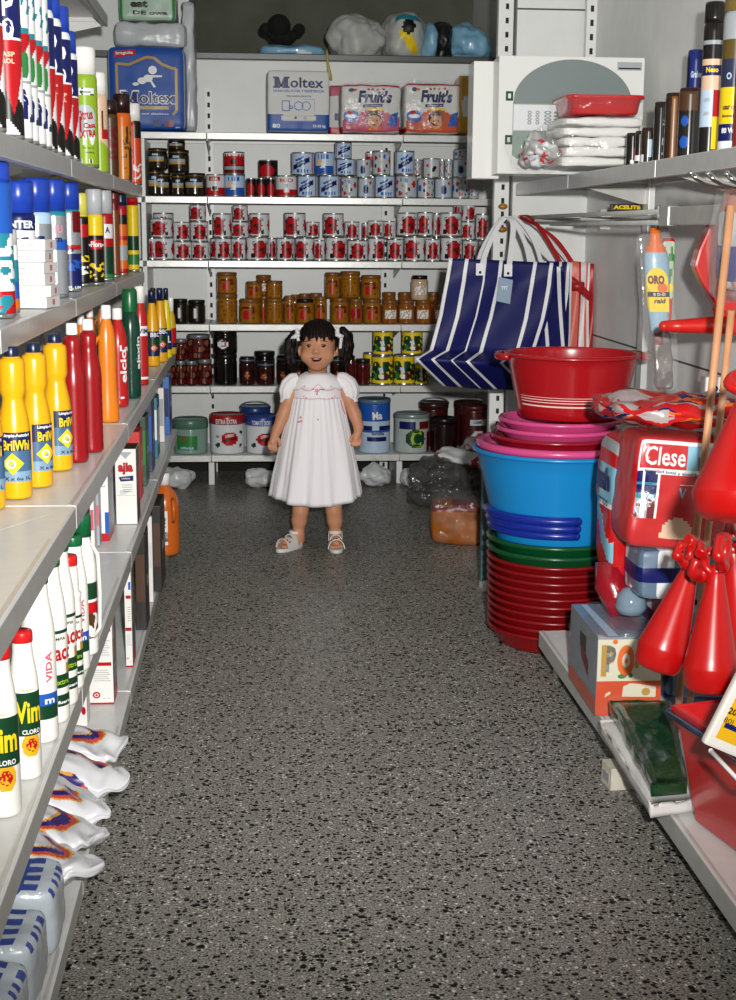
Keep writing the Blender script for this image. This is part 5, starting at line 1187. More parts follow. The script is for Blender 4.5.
loft_bag(424, 440, 20, 'narrow light blue bag behind the yellow printed bag on the loft', LBG, None, .02, 6, .2)
loft_bag(436, 452, 22, 'black rubbish bag slumped between two light blue bags on the loft', P('#151515', .35), None, .03, 7, .22)
loft_bag(260, 328, 43, 'low light blue bag under the black soft toy on the loft', LBG, lambda f, u, v: PW if f == 'f' and v < -.2 and abs(u-.3) < .25 else None, .015, 8, .26)
t = thing('soft_toy', 'black round headed soft toy sitting on the light blue loft bag', 'toy', (*ony(283, 44, LY+.16).xy, ony(283, 44, LY+.16).z))
BLKF = mat('black_plush', '#0c0b0b', .9, bump=.4, bscale=90)
k = LY/F
mb = MB(); mb.ball((0, 0, .03), .06, BLKF, 16, (1.05, .9, .75)); mb.build('toy_body', t)
mb = MB(); mb.ball((-.02, -.02, 16*k), 11.5*k, BLKF, 16); mb.build('toy_head', t)
for sx, nm in ((-15, 'arm'), (14, 'arm')):
    mb = MB(); mb.tube([(0, 0, .04), (sx*k*.7, -.02, 7*k), (sx*k*1.0, -.02, 11*k)], [.03, .026, .02], BLKF, 10); mb.ball((sx*k*1.12, -.02, 13*k), 6*k, BLKF, 12); mb.build(nm, t)
p = ony(327, 52, 6.95)
mb = MB(); mb.tube([(0, .10, .03), (0, .02, .012), (0, -.012, -.01), (.003, -.016, -.05), (.012, -.018, -.11), (.02, -.018, -.13)], [.006, .006, .007, .006, .012, .004], mat('yellow_ribbon', '#b5a25a', .5), 8)
tag(mb.build('ribbon', None, (p.x, 6.95, ZR+.016)), 'pale yellow ribbon dangling over the loft edge above the white lettered pack', 'ribbon')
# ------------------------------------------------------------------ right side: the stack of tubs
TR, TG, TBL, TPK = mat('tub_red', '#a3121a', .25, coat=.3, bump=.02, bscale=15), mat('tub_green', '#0a4a26', .28, coat=.3), mat('tub_blue', '#1582c4', .3, coat=.2, bump=.02, bscale=15), mat('tub_pink', '#cf4a84', .28, coat=.2)
TDR = mat('tub_crimson', '#8f0e22', .25, coat=.3); TNB = mat('handle_navy', '#12298f', .28, coat=.3); STRP = mat('tub_white_lines', '#e8c9c4', .4)
tcx, tcy = ony(556, 500, 3.94).x, 3.94
def tub(name, label, m, z, rt, rb, h, bead=.012, cx=tcx, cy=tcy, thick=.003, ribs=0, group=None, stripes=None, parts=None):
    t = thing(name, label, 'tub', (cx, cy, z), 0, group)
    n = 8
    out = [(rb*.97, 0), (rb, .004)]+[(rb+(rt-rb)*i/n, .004+(h-bead*1.2-.004)*i/n) for i in range(1, n+1)]
    if ribs: out = [(r+(.003 if (i % 2) else 0), z_) for i, (r, z_) in enumerate(out)]
    out += [(rt+.002, h-bead), (rt+bead*.9, h-bead*.95), (rt+bead*1.1, h-bead*.5), (rt+bead*.8, h), (rt-.001, h)]
    inn = [(rt-thick, h-.004)]+[(rb+(rt-rb)*i/n-thick, .006+(h-bead*1.2-.004)*i/n) for i in range(n, -1, -1)]+[(0, .006)]
    mb = MB(); mb.lathe(out+inn, m, 64); mb.build('tub_body', t)
    f = interp([(rb+(rt-rb)*i/n, .004+(h-bead*1.2-.004)*i/n) for i in range(n+1)])
    if stripes:
        mb = MB()
        for z0, z1 in stripes: mb.shape(lambda a, b, z0=z0, z1=z1: (-1.25+2.5*a, z0+(z1-z0)*b), 40, 1, lambda a, v, off: ((f(v)+off)*math.sin(a), -(f(v)+off)*math.cos(a), v), STRP, .0012)
        mb.build('white_lines', t)
    if parts: parts(t, f, h)
    return t
zr0 = .0
TRB = mat('basin_red', '#7c0c12', .28, bump=.02, bscale=15)
for k in range(10):
    tub('red_basin', ('lowest red basin of the stack, standing on the terrazzo floor', 'second red basin from the floor in the tub stack', 'third red basin from the floor in the tub stack', 'fourth red basin from the floor in the tub stack', 'fifth red basin from the floor in the tub stack', 'sixth red basin from the floor in the tub stack', 'seventh red basin from the floor in the tub stack', 'eighth red basin from the floor in the tub stack', 'ninth red basin from the floor in the tub stack', 'uppermost red basin, just beneath the green ones')[k],
        TRB, .002+k*.0232, .183+.0006*k, .160+.0006*k, .058, .0105, group='nested red basins')
zg = .002+10*.0232+.002
for k in range(2):
    tub('green_basin', ('lower dark green basin resting on the red ones', 'upper dark green basin right beneath the bright blue tub')[k], TG, zg+k*.030, .188, .160, .062, .013, group='nested green basins')
zb_ = zg+.030+.022
zrim = ony(556, 446, 3.94).z
def bar(t, f, h):
    for sgn, nm in ((-1, 'handle'), (1, 'handle')):
        mb = MB(); zc = h*.31
        for dz in (-.022, 0, .022):
            pts = [((f(zc+dz)+.008)*math.sin(a), -(f(zc+dz)+.008)*math.cos(a), zc+dz) for a in [-1.65+1.75*i/16 if sgn < 0 else 1.5+1.75*i/16 for i in range(17)]]
            mb.tube(pts, .0128, TNB, 8)
            for q in (pts[0], pts[-1]): mb.ball(q, .0128, TNB, 8)
        mb.build(nm, t)
tub('blue_tub', 'bright blue round tub with a navy side handle, in the middle of the stack', TBL, zb_, .236, .165, zrim-zb_, .012, parts=bar)
zp = zrim-.055
tub('pink_tub', 'pink tub nested inside the bright blue one, its broad rim showing', TPK, zp-.04, .216, .158, .115, .021, group='pink tubs')
def cx_at(px, Y=3.94): return ony(px, 420, Y).x
tub('crimson_tub', 'dark crimson tub set into the broad rimmed pink tub', TDR, zrim-.030, .176, .145, .068, .012, cx=cx_at(556))
zz = zrim+.016
tub('pink_tub', 'lower of two small pink tubs beneath the striped red tub', TPK, zz, .166, .14, .045, .012, cx=cx_at(558), group='pink tubs')
tub('pink_tub', 'upper of two small pink tubs, right under the striped red tub', TPK, zz+.026, .166, .14, .045, .012, cx=cx_at(560), group='pink tubs')
zt0 = zz+.026+.047; ztop = ony(570, 352, 3.94).z
def ears(t, f, h):
    for sg in (-1, 1):
        mb = MB(); R0 = .196
        mb.tube([(sg*(R0-.004), -.055, h-.009), (sg*(R0+.014), -.042, h-.010), (sg*(R0+.022), 0, h-.012), (sg*(R0+.014), .042, h-.010), (sg*(R0-.004), .055, h-.009)], .010, TR, 8); mb.build('grip', t)
tub('red_tub', 'red round tub with white lines and two grips, on top of the stack', TR, zt0, .186, .150, ztop-zt0, .011, cx=cx_at(570), stripes=[(.040, .0445), (.052, .0545), (.0595, .0620), (.067, .0685)], parts=ears)

# grey green board standing behind the tubs
p = onz(486, 592, 0)
t = thing('panel_board', 'grey green narrow board on a white foot between the tub stack and orange pack', 'board', (p.x+.012, p.y+.04, 0), .1)
TEALP = mat('board_teal', '#4a6468', .45, bump=.05, bscale=15)
mb = MB(); mb.box(-.028, .10, -.012, .012, .03, .46, TEALP); mb.build('board', t, bevel=.003)
mb = MB(); mb.box(-.022, .0, -.05, .03, 0, .034, PAINT); mb.build('foot', t, bevel=.003)

# ------------------------------------------------------------------ striped shopping bags on the rail
NVF = mat('bag_navy_weave', '#0e1150', .5, spec=.3, bump=.1, bscale=220); WTF = mat('bag_white_tape', '#d8d8da', .45, bump=.08, bscale=200); RDF = mat('bag_red_tape', '#a3161c', .4); SLM = mat('bag_salmon', '#d0685a', .45)
def shopper(name, label, prof, x0s, wpx, depth, cols, stripes, n=60, dy=.0, skew=0, handles=(), extra=None, group='striped shopping bags'):
    """prof: list of (x, y, Y): the left side line of the sheet top -> bottom -> back, in photo pixels at depth Y; the sheet runs wpx to the right"""
    o0 = ony(prof[0][0], prof[0][1], prof[0][2])
    t = thing(name, label, 'shopping bag', o0, 0, group)
    mb = MB(); dense = []
    for (a, b) in zip(prof, prof[1:]):
        for k in range(6): dense.append([a[i]+(b[i]-a[i])*k/6 for i in range(3)])
    dense.append(list(prof[-1]))
    for j, (x, y, Y) in enumerate(dense):
        for i in range(n+1):
            u = i/n; q = ony(x+u*wpx, y+u*skew, Y+dy*u)-o0
            q.y += .012*math.sin(u*9+j*.25)*min(1, j/6)
            mb.v.append(tuple(q))
    for j in range(len(dense)-1):
        for i in range(n):
            k = j*(n+1)+i; mm = cols(( i+.5)/n, j/len(dense))
            mb.f.append((k, k+1, k+n+2, k+n+1)); mb.m.append(mb.mi(mm)); mb.sm.append(True)
    b = mb.build('bag_body', t); md = b.modifiers.new('Solidify', 'SOLIDIFY'); md.thickness = .003; md.offset = 0
    for pts, w_, m_ in handles:
        e = MB(); P3 = [ony(*p)-o0 for p in pts]
        # smooth the strap
        sm = []
        for k in range(len(P3)-1):
            p0_, p1_, p2_, p3_ = P3[max(k-1, 0)], P3[k], P3[k+1], P3[min(k+2, len(P3)-1)]
            for i in range(6):
                s_ = i/6; sm.append(.5*((2*p1_)+(-p0_+p2_)*s_+(2*p0_-5*p1_+4*p2_-p3_)*s_*s_+(-p0_+3*p1_-3*p2_+p3_)*s_**3))
        sm.append(P3[-1]); e.strip(sm, w_, m_, (.94, .3, .05), .0015); e.build('handle', t)
    if extra: extra(t, o0)
    return t
def stripe_cols(u, j):
    k = (u*6.35+.03) % 1.0
    return WTF if (k < .085 or .115 < k < .20) else NVF
Yb = 4.74
bagp = [(449, 258, Yb), (446, 280, Yb-.01), (439, 315, Yb-.03), (429, 350, Yb-.05), (415, 359, Yb-.13), (443, 386, Yb+.0), (462, 388, Yb+.09), (461, 350, Yb+.15), (458, 300, Yb+.12), (456, 262, Yb+.07)]
def patchtag(t, o0):
    e = MB(); q = [ony(x, y, Yb-.03)-o0 for x, y in ((499, 277), (513, 280), (510, 304), (496, 301))]
    e.add(q+[v+Vector((0, .003, 0)) for v in q], [(0, 1, 2, 3), (7, 6, 5, 4), (0, 4, 5, 1), (1, 5, 6, 2), (2, 6, 7, 3), (3, 7, 4, 0)], mat('tag_grey_blue', '#7f93a8', .5))
    f = flat(ony(504.5, 288, Yb-.031)-o0, (1, 0, 0), (0, 0, 1), (0, -1, 0)); e.text('TYT', .022, .012, f, PW); e.build('price_tag', t)
    for x, y in ((480, 270), (508, 271)):
        e = MB(); q0 = ony(x, y, Yb-.016)-o0; e.box(q0.x-.014, q0.x+.014, q0.y-.003, q0.y, q0.z-.018, q0.z+.022, WTF); e.ball((q0.x, q0.y-.004, q0.z-.008), .005, PK, 8, (1, .5, 1)); e.build('handle_patch', t)
rail_pt = (508, 219)
shopper('striped_shopping_bag', 'navy and white striped shopping bag with a grey tag, hanging foremost on the rail', bagp, 0, 108, 0, stripe_cols, None, skew=5, dy=.0,
    handles=[([(480, 274, Yb-.014), (486, 252, Yb-.01), (496, 230, Yb), (506, 218, Yb+.02), (513, 224, Yb), (511, 250, Yb-.01), (508, 274, Yb-.014)], .020, WTF), ([(478, 262, Yb+.07), (484, 246, Yb+.06), (497, 224, Yb+.05), (507, 216.5, Yb+.04), (517, 226, Yb+.05), (526, 246, Yb+.06), (530, 264, Yb+.07)], .018, WTF)], extra=patchtag)
Yb = 4.88
def stripe2(u, j):
    return WTF if (u < .12 or .60 < u < .70 or u > .90) else NVF
bag2 = [(543, 261, Yb+.06), (541, 290, Yb+.05), (535, 330, Yb+.04), (531, 372, Yb+.02), (527, 384, Yb-.02), (534, 396, Yb+.05), (540, 392, Yb+.17), (544, 330, Yb+.18), (546, 262, Yb+.13)]
def pocket(t, o0):
    e = MB(); a, b = ony(546, 268, Yb+.04)-o0, ony(559, 318, Yb+.03)-o0
    e.tube([a, Vector((a.x, a.y, b.z)), Vector((b.x, b.y, b.z)), Vector((b.x, b.y, a.z))], .004, WTF, 6); e.build('pocket_piping', t)
    e = MB(); q0 = ony(545, 282, Yb+.045)-o0; e.box(q0.x-.013, q0.x+.013, q0.y-.003, q0.y, q0.z-.025, q0.z+.03, WTF); e.ball((q0.x, q0.y-.004, q0.z-.012), .006, PK, 8, (1, .5, 1)); e.build('handle_patch', t)
shopper('striped_shopping_bag', 'navy striped shopping bag with a white piped pocket, behind the foremost one', bag2, 0, 27, 0, stripe2, None, n=40, skew=1, handles=[([(545, 278, Yb+.05), (536, 246, Yb+.05), (524, 226, Yb+.05), (513, 216, Yb+.06), (520, 226, Yb+.09), (540, 250, Yb+.1), (556, 266, Yb+.1)], .016, WTF)], extra=pocket)
def stripe3(u, j):
    return RDF if (u < .10 or u > .86 or .42 < u < .5) else WTF if (.50 < u < .70 or .78 < u < .86) else SLM
bag3 = [(568, 260, Yb+.24), (567, 300, Yb+.23), (566, 340, Yb+.22), (565, 385, Yb+.2), (566, 392, Yb+.34), (568, 330, Yb+.36), (569, 262, Yb+.31)]
def bow(t, o0):
    e = MB(); q = ony(578, 286, Yb+.215)-o0
    e.tube([q+Vector((-.04, 0, .035)), q, q+Vector((.05, 0, -.045))], [.012, .016, .012], RDF, 8); e.tube([q+Vector((-.025, -.004, 0)), q+Vector((.02, -.004, -.002))], .018, RDF, 8); e.build('knot', t)
shopper('striped_shopping_bag', 'red white and salmon striped shopping bag hanging rearmost on the rail', bag3, 0, 26, 0, stripe3, None, n=40, skew=4, handles=[([(572, 262, Yb+.24), (556, 240, Yb+.22), (538, 226, Yb+.18), (520, 217, Yb+.1), (530, 217, Yb+.12), (545, 236, Yb+.2), (560, 262, Yb+.25)], .020, RDF), ([(568, 262, Yb+.27), (548, 238, Yb+.22), (530, 222, Yb+.18), (516, 216.5, Yb+.08)], .016, WTF)], extra=bow)

# ------------------------------------------------------------------ on the upper right shelf
ZRS = 1.372+.0016
WCARD = mat('box_white_card', '#d6d7d4', .35, coat=.2); GLID = mat('print_grey_lid', '#6f7b7b', .4, coat=.2); GLID2 = mat('print_green_grey', '#7b8f84', .4, coat=.2)
Yx = 4.40
a0 = ony(497, 184, Yx); a1 = ony(641, 184, Yx); zt = ony(500, 55, Yx).z; w_ = a1.x-a0.x; h_ = zt-ZRS
t = thing('flat_box', 'large white box printed with a grey oval lid, far end of upper right shelf', 'box', ((a0.x+a1.x)/2, Yx+.055, ZRS), (-.03, 0, 0))
mb = MB(); mb.box(-w_/2, w_/2, -.05, .05, 0, h_, WCARD); mb.build('carton', t, bevel=.003)
mb = MB(); f = flat((0, -.05, h_/2), (1, 0, 0), (0, 0, 1), (0, -1, 0))
# lid outline in box fractions
ov0 = [(-.40, -.34), (-.37, -.37), (-.20, -.44), (-.08, -.47), (.10, -.49), (.30, -.47), (.40, -.40), (.43, -.2), (.42, .05), (.40, .18), (.34, .30), (.24, .39), (.12, .45), (-.02, .475), (-.16, .455), (-.28, .40), (-.385, .31), (-.40, .28)]
arc_ = [(.01+.41*math.cos(a), .10+.375*math.sin(a)) for a in [PI*q/40 for q in range(41)] if math.cos(a) > -.985]+[(-.40, .10)]
ov = [(-.40, .10), (-.40, -.34), (-.37, -.37), (-.28, -.41), (-.16, -.45), (-.04, -.475), (.10, -.485), (.24, -.475), (.36, -.42), (.42, -.3), (.42, .10)]
mb.blob([(x*w_, y*h_) for x, y in ov], f, GLID2, .0006); mb.blob([(x*w_, y*h_) for x, y in arc_], f, GLID, .0009)
mb.patch(-.395*w_, .42*w_, -.13*h_, .09*h_, f, PAPW, 2, 1, .0012)
mb.text('PLATO DUCHA MODELO E   Resistente', .55*w_, .02*h_, f, PK, -.08*w_, .07*h_, .0); mb.text('con luz blanda   Tu baño', .4*w_, .018*h_, f, PK, -.14*w_, -.105*h_, .0)
for i, (x, ww) in enumerate(((-.285, .028), (-.23, .028), (-.16, .05), (-.085, .07))):
    for k in range(4): mb.disc(x*w_, (.025-.03*k)*h_, ww*w_*.5, .014*h_, f, GLID, .0018, 10, .55 if i < 3 else 0)
mb.patch(-.45*w_, -.40*w_, .12*h_, .20*h_, f, PDG, 1, 1, .0015); mb.patch(-.435*w_, -.415*w_, .14*h_, .18*h_, f, PAPW, 1, 1, .002); mb.patch(-.45*w_, -.40*w_, -.25*h_, -.17*h_, f, PDG, 1, 1, .0015); mb.patch(-.435*w_, -.415*w_, -.23*h_, -.19*h_, f, PAPW, 1, 1, .002)
mb.patch(.31*w_, .48*w_, .39*h_, .46*h_, f, PGY, 1, 1, .0012); mb.text('MODELO 8', .15*w_, .03*h_, f, PK, .395*w_, .437*h_, .01); mb.patch(.32*w_, .47*w_, .40*h_, .412*h_, f, PK, 1, 1, .0018)
mb.build('printing', t)
q0, q1 = ony(471, 184, 4.53), ony(489, 184, 4.53); zt = ony(480, 62, 4.53).z
t = tag((lambda m_: (m_.box(-.5*(q1.x-q0.x)-.0, .5*(q1.x-q0.x)+.03, -.055, .055, 0, zt-ZRS+.012, mat('box_plain_white', '#dcdcd8', .3, coat=.3)), m_)[1])(MB()).build('flat_box', None, ((q0.x+q1.x)/2, 4.575, ZRS-.010), (0, 0, 0), bevel=.003), 'plain white upright box poking out behind the grey oval box', 'box')
# wrapped white cloth packs and a red tray
T1 = 4.12
def pxr(x0, x1, y0, y1, Y): a = ony(x0, y0, Y); b = ony(x1, y1, Y); return a.x, b.x, b.z, a.z
x0, x1, z0, z1 = pxr(560, 640, 121, 170, T1)
WCL = mat('folded_white_plastic', '#dfdedb', .4, coat=.3, bump=.15, bscale=14)
t = thing('folded_sheets', 'stack of folded white plastic sheets under the red tray on the upper right shelf', 'sheets', ((x0+x1)/2+.01, T1+.138, ZRS+.012))
for k in range(5):
    hh = (z1-ZRS)/5; mb, fm = pack((x1-x0)*(1-.015*(k % 2)), .26, hh*.97, 14, WCL, None, .22, .04, .006, 14, k+2); mb.build('sheet', t, (.004*((k*2) % 3-1), 0, k*hh+.003))
fw, _ = pack(x1-x0+.03, .285, z1-ZRS+.01, 14, clear_film('bag_film', alpha=.14, bump=.8, bscale=22), None, .3, .03, .014, 12, 4); fw.build('clear_wrap', t, (-.008, 0, .001))
x0, x1, z0, z1 = pxr(571, 645, 100, 123, T1)
t = thing('red_tray', 'shallow red plastic tray wrapped in film, on the folded white sheets', 'tray', ((x0+x1)/2, T1+.13, z0+.026))
mb = MB(); w2, d2, hh = x1-x0, .22, (z1-z0)-.008
def rect(sx, sy, z, n=6, c=.03):
    pts = []
    for qx, qy, a_ in ((1, -1, -PI/2), (1, 1, 0), (-1, 1, PI/2), (-1, -1, PI)):
        for k in range(n+1): a__ = a_+PI/2*k/n; pts.append((qx*(sx-c)+c*math.cos(a__), qy*(sy-c)+c*math.sin(a__), z))
    return pts
rings = [rect(w2*.44, d2*.44, 0), rect(w2*.46, d2*.46, .004), rect(w2*.49, d2*.49, hh*.8), rect(w2*.53, d2*.53, hh*.82), rect(w2*.53, d2*.53, hh), rect(w2*.49, d2*.49, hh), rect(w2*.455, d2*.455, .008)]
N = len(rings[0]); mb.add([v for r in rings for v in r], [(i*N+k, i*N+(k+1) % N, (i+1)*N+(k+1) % N, (i+1)*N+k) for i in range(len(rings)-1) for k in range(N)]+[tuple(reversed(range(N))), tuple((len(rings)-1)*N+k for k in range(N))], mat('tray_red', '#c0181c', .25, coat=.4), True)
mb.build('tray_body', t)
fw, _ = pack(w2*1.08+.02, d2*1.1, hh+.012, 12, MATS['bag_film'], None, .35, .05, .010, 16, 7); fw.build('clear_wrap', t, (0, 0, -.002))
x0, x1, z0, z1 = pxr(527, 566, 142, 182, T1-.02)
t = thing('film_bag', 'crumpled clear film bag with red scraps drooping over the upper right shelf edge', 'bag', ((x0+x1)/2+.004, T1+.06, ZRS+.004), (0, -.25, .1))
mb, fm = pack(x1-x0+.02, .16, .12, 18, MATS['bag_film'], None, .6, .0, .035, 22, 3); mb.build('bag_body', t)
mb, fm = pack((x1-x0)*.8, .12, .08, 18, mat('film_grey', '#a9a8a6', .3, coat=.5, bump=.5, bscale=30), lambda f, u, v: (PR if vnoise((u*1.3, v*1.3, ord(f)), 1.4) > .30 else PAPW if vnoise((u, v, ord(f)+9), 1.3) > .1 else None), .75, .0, .035, 22, 5); mb.build('contents', t, (0, 0, .012))

def can_r(px, yb, top, wpx, X, label, cap, base, paint=None, texts=(), caph=.02, extra=0, name='spray_can', capr=.96):
    q = onx(px, yb, X); p = Vector((X, q.y, ZRS)); r = wpx/2*p.y/F; h = htop(px, top, p)
    t = spray(name, label, cap, base, paint, texts, r, h, caph, None, capr); t.location = p; t.rotation_euler.z = face_cam(p.x, p.y, extra); return t
DKB = mat('can_dark_amber', '#2a1709', .2, coat=.5); DKK = mat('can_black', '#120d0b', .2, coat=.5)
can_r(632, 162, 133, 13, 1.075, 'small dark can with a red mark, first beside the white sheets, upper right shelf', CAPK, DKK, lambda x, v: PR if .3 < v < .6 and x > .003 else PW if .15 < v < .25 and abs(x) < .006 else None)
can_r(639, 160, 131, 9, 1.075, 'slim black can with a white tag between two small dark cans', CAPK, DKK, lambda x, v: PW if .2 < v < .35 else None)
can_r(647.5, 158, 128, 14, 1.075, 'small amber can with a pale barcode label on the upper right shelf', CAPK, DKB, lambda x, v: PAPB if (.25 < v < .72 and x > -.002) else PW if (.12 < v < .32 and x < -.012) else None)
can_r(659, 156, 102, 13, 1.07, 'tall black can with white specks, fourth from the white sheets', CAPK, DKK, lambda x, v: PAPG if (x > .006 and vnoise((x, v*.3, 2), 70) > .15) else None)
can_r(672, 152, 93, 17, 1.07, 'dark brown can with an amber stripe on the upper right shelf', CAPK, DKB, lambda x, v: mat('can_amber_stripe', '#7a4a1a', .3) if abs(x-.002) < .008 else None)
can_r(688, 148, 88, 22, 1.07, 'broad black can with two blue round marks on the upper right shelf', CAPK, DKK, lambda x, v: (PB if (math.hypot(x+.012, (v-.55)*.14) < .010 or math.hypot(x+.012, (v-.25)*.14) < .012) else PBR if (v > .7 and x < .02) else None))
can_r(692, 146, 50, 17, 1.155, 'blue can with white script rising behind the broad black can', CAPB if False else P('#14226e', .3), P('#14226e', .3), lambda x, v: PK if x < -.018 else None, [('Gruber', 1.3, .06, .1, .80, PAPB, 0)])
can_r(708.5, 143, 2, 20, 1.075, 'tall black can with yellow and red label on the upper right shelf', P('#161210', .25), P('#161210', .25), lambda x, v: (CREAM if .68 < v < .72 or .50 < v < .60 else PN if .60 < v < .68 else PAPB if .22 < v < .50 and x < .006 else PR if .30 < v < .50 else PY if .06 < v < .30 and x > .006 else None) if v < .72 else PGY if abs(v-.84) < .01 else None, [('Neso', 1.2, .04, 0, .64, PY, 0), ('LIMPIO', .7, .03, -.35, .42, PGY, 0), ('LIMPIO', .7, .03, -.35, .32, PGY, 0)], caph=.12, capr=.99)
can_r(731, 140, -6, 26, 1.075, 'big can with grey head and yellow label beside the photo edge, upper right shelf', P('#6b5a2a', .3), P('#1d2440', .25), lambda x, v: (PGY if v > .80 else mat('can_olive', '#5a4a1e', .3) if v > .66 else P('#2a2f4a', .3) if v > .46 else PY if v > .20 else PN if v > .09 else PW), [('80 W', 1.0, .04, -.3, .16, PW, 0), ('usar con', 1.2, .03, -.2, .32, PBR, 0), ('lavavajilla', 1.2, .03, -.2, .26, PBR, 0), ('O', .4, .05, -.4, .54, PAPB, 0)], caph=.1, capr=.99)
can_r(744, 138, -6, 22, 1.075, 'red can at the very edge of the photo on the upper right shelf', P('#c0392b', .3), P('#8a2a1e', .3))

# yellow and black packet behind the rail
q = ony(626, 207, 4.55); carton('small_carton', 'small yellow and black packet lying behind the hanging rail', .10, .03, .022, (1.22, 4.55, q.z-.012), 0, P('#161310', .4), lambda mb, f, w, d, h: (mb.text('ACELITE', w*.9, h*.6, f['front'], PY, 0, 0, .06)), 'packet')

# orange capped product in a clear hanging pack
Yp = 3.62; o0 = ony(655, 228, Yp)
t = thing('hanging_pack', 'orange capped light blue product in a clear pack hanging under the upper right shelf', 'hanging pack', o0, (0, 0, -.1))
k = Yp/F
secs = [(0, 5, .5), (8, 5.5, .55), (13, 6, .6), (24, 11.5, .9), (30, 12.5, 1), (55, 12.5, 1), (80, 11, .9), (100, 9, .7), (112, 6, .4), (122, 4, .3)]
mb = MB(); N = 20; LBP = mat('product_light_blue', '#8fb0c4', .35, coat=.3)
for (dy_, hw, dp) in secs:
    for i in range(N):
        a_ = 2*PI*i/N; mb.v.append(((dy_*.09+hw*math.sin(a_))*k, -.018*dp*math.cos(a_), -dy_*k))
for j in range(len(secs)-1):
    for i in range(N):
        b_ = [j*N+i, (j+1)*N+i, (j+1)*N+(i+1) % N, j*N+(i+1) % N]; dy_ = (secs[j][0]+secs[j+1][0])/2
        mm = PO if dy_ < 27 else PY if 55 < dy_ < 79 else PY if dy_ < 0 else LBP
        mb.f.append(tuple(b_)); mb.m.append(mb.mi(mm)); mb.sm.append(True)
mb.f.append(tuple(range(N))); mb.m.append(mb.mi(PO)); mb.sm.append(False); mb.f.append(tuple(reversed(range((len(secs)-1)*N, len(secs)*N)))); mb.m.append(mb.mi(LBP)); mb.sm.append(False)
mb.build('product_body', t)
mb = MB(); f = flat((4*k, -.0195, -62*k), (1, 0, 0), (-.09, 0, 1), (0, -1, 0))
mb.disc(0, 10*k, 11*k, 13*k, f, PY, .0004); mb.text('ORO', 17*k, 9*k, f, PDR, -1*k, 11*k, .06); mb.disc(5*k, 3*k, 5*k, 5*k, f, PO, .0008); mb.patch(-10*k, 12*k, -6*k, -1*k, f, PK, 3); mb.text('E D-D', 12*k, 2.6*k, f, PW, 2*k, -3.5*k); mb.patch(-9*k, 11*k, -21*k, -6*k, f, PY, 3); mb.text('raid', 12*k, 5*k, f, PK, 2*k, -10*k, .04, .2); mb.build('printing', t)
mb, fm = pack(33*k, .05, 160*k, 16, clear_film('blister_film', alpha=.45, rough=.08, bump=.5, bscale=18), lambda f, u, v: None, .12, .0, .006, 10, 3); mb.build('clear_wrap', t, (14*k, .0, -164*k), (0, -.10, 0))
mb = MB(); GF = mat('foil_grey', '#6a6461', .3, metal=.4, bump=.6, bscale=35)
mb, fm = pack(18*k, .03, 62*k, 12, GF, lambda f, u, v: (PDR if v > .5 and u < 0 else None), .3, .0, .006, 30, 8); mb.build('grey_insert', t, (17*k, .0, -162*k), (0, -.10, 0))
mb, fm = pack(13*k, .02, 90*k, 12, mat('insert_card', '#a8b8a0', .4, bump=.1), lambda f, u, v: (PG if vnoise((u, v*3, 0), 1.5) > .1 and v > 0 else PR if v < -.4 else PY if v < .0 and v > -.2 else None), .2, 0, .003, 20, 9); mb.build('leaf_card', t, (15*k, .012, -100*k))
mb = MB(); mb.tube([(4*k, 0, 22*k), (4*k, -.01, 8*k), (2*k, 0, -2*k)], .002, CHROME, 6); mb.build('hook', t)

# red dustpan on the rail, brooms
Yd = 3.2; RPL = mat('dustpan_red', '#c01e16', .35, coat=.15)
o0 = ony(722, 318, Yd)
t = thing('dustpan', 'red plastic dustpan hung up with its handle pointing into the aisle', 'dustpan', o0)
pl = [(742, 190), (724, 208), (709, 228), (699, 250), (694.5, 266), (702, 283), (716, 306), (722, 316), (742, 316)]
pts = [ony(x, y, Yd)-o0 for x, y in pl]; n = len(pts)
mb = MB(); mb.add([tuple(p) for p in pts]+[tuple(p+Vector((.02, .10, 0))) for p in pts], [tuple(reversed(range(n))), tuple(range(n, 2*n))]+[(i, (i+1) % n, (i+1) % n+n, i+n) for i in range(n)], RPL); mb.build('pan', t, bevel=.006)
mb = MB(); hp = [ony(x, y, Yd-.02)-o0 for x, y in ((742, 326), (722, 325), (700, 325.5), (680, 326), (664, 326))]
mb.tube(hp, [k_*Yd/F for k_ in (11, 9.5, 8, 6.8, 5.4)], RPL, 14); mb.ball(hp[-1], 5.4*Yd/F, RPL, 12); mb.tube([ony(716, 306, Yd-.01)-o0, ony(722, 318, Yd-.015)-o0], [.010, .018], RPL, 10); mb.build('handle', t)
WOOD = mat('broom_wood', '#c08a62', .5, vary=.12, bscale=18, coat=.1)
def broom(pA, pB, Y, rpx, label, head):
    A, Bq = ony(*pA, Y), ony(*pB, Y+.04); d_ = (Bq-A).normalized(); foot = A+d_*((.118-A.z)/d_.z)
    t = thing('broom', label, 'broom', foot)
    mb = MB(); mb.tube([foot-foot, (A-foot)*.5, A-foot], rpx*Y/F, WOOD, 12); mb.build('stick', t)
    if head:
        HB = mat('broom_bristle_wrap', '#c98f80', .5, coat=.3, bump=.3, bscale=60)
        T_ = A-foot
        mb, fm = pack(.10, .16, .21, 16, HB, lambda f, u, v: (mat('bristle_blue', '#2a2f8c', .4, coat=.3) if v < -.25 else PAPW if v < .35 else None), .3, .05, .008, 18, 3); mb.build('head', t, T_+Vector((.062, .06, -.16)), (0, .06, 0))
        mb, fm = pack(.125, .175, .24, 14, MATS['blister_film'], None, .3, .03, .012, 12, 6); mb.build('clear_wrap', t, T_+Vector((.060, .06, -.19)), (0, .06, 0))
    return t
broom((731, 205), (704, 462), 2.66, 4.1, 'broom with pale wooden stick and wrapped blue and white head, foremost of two', True)
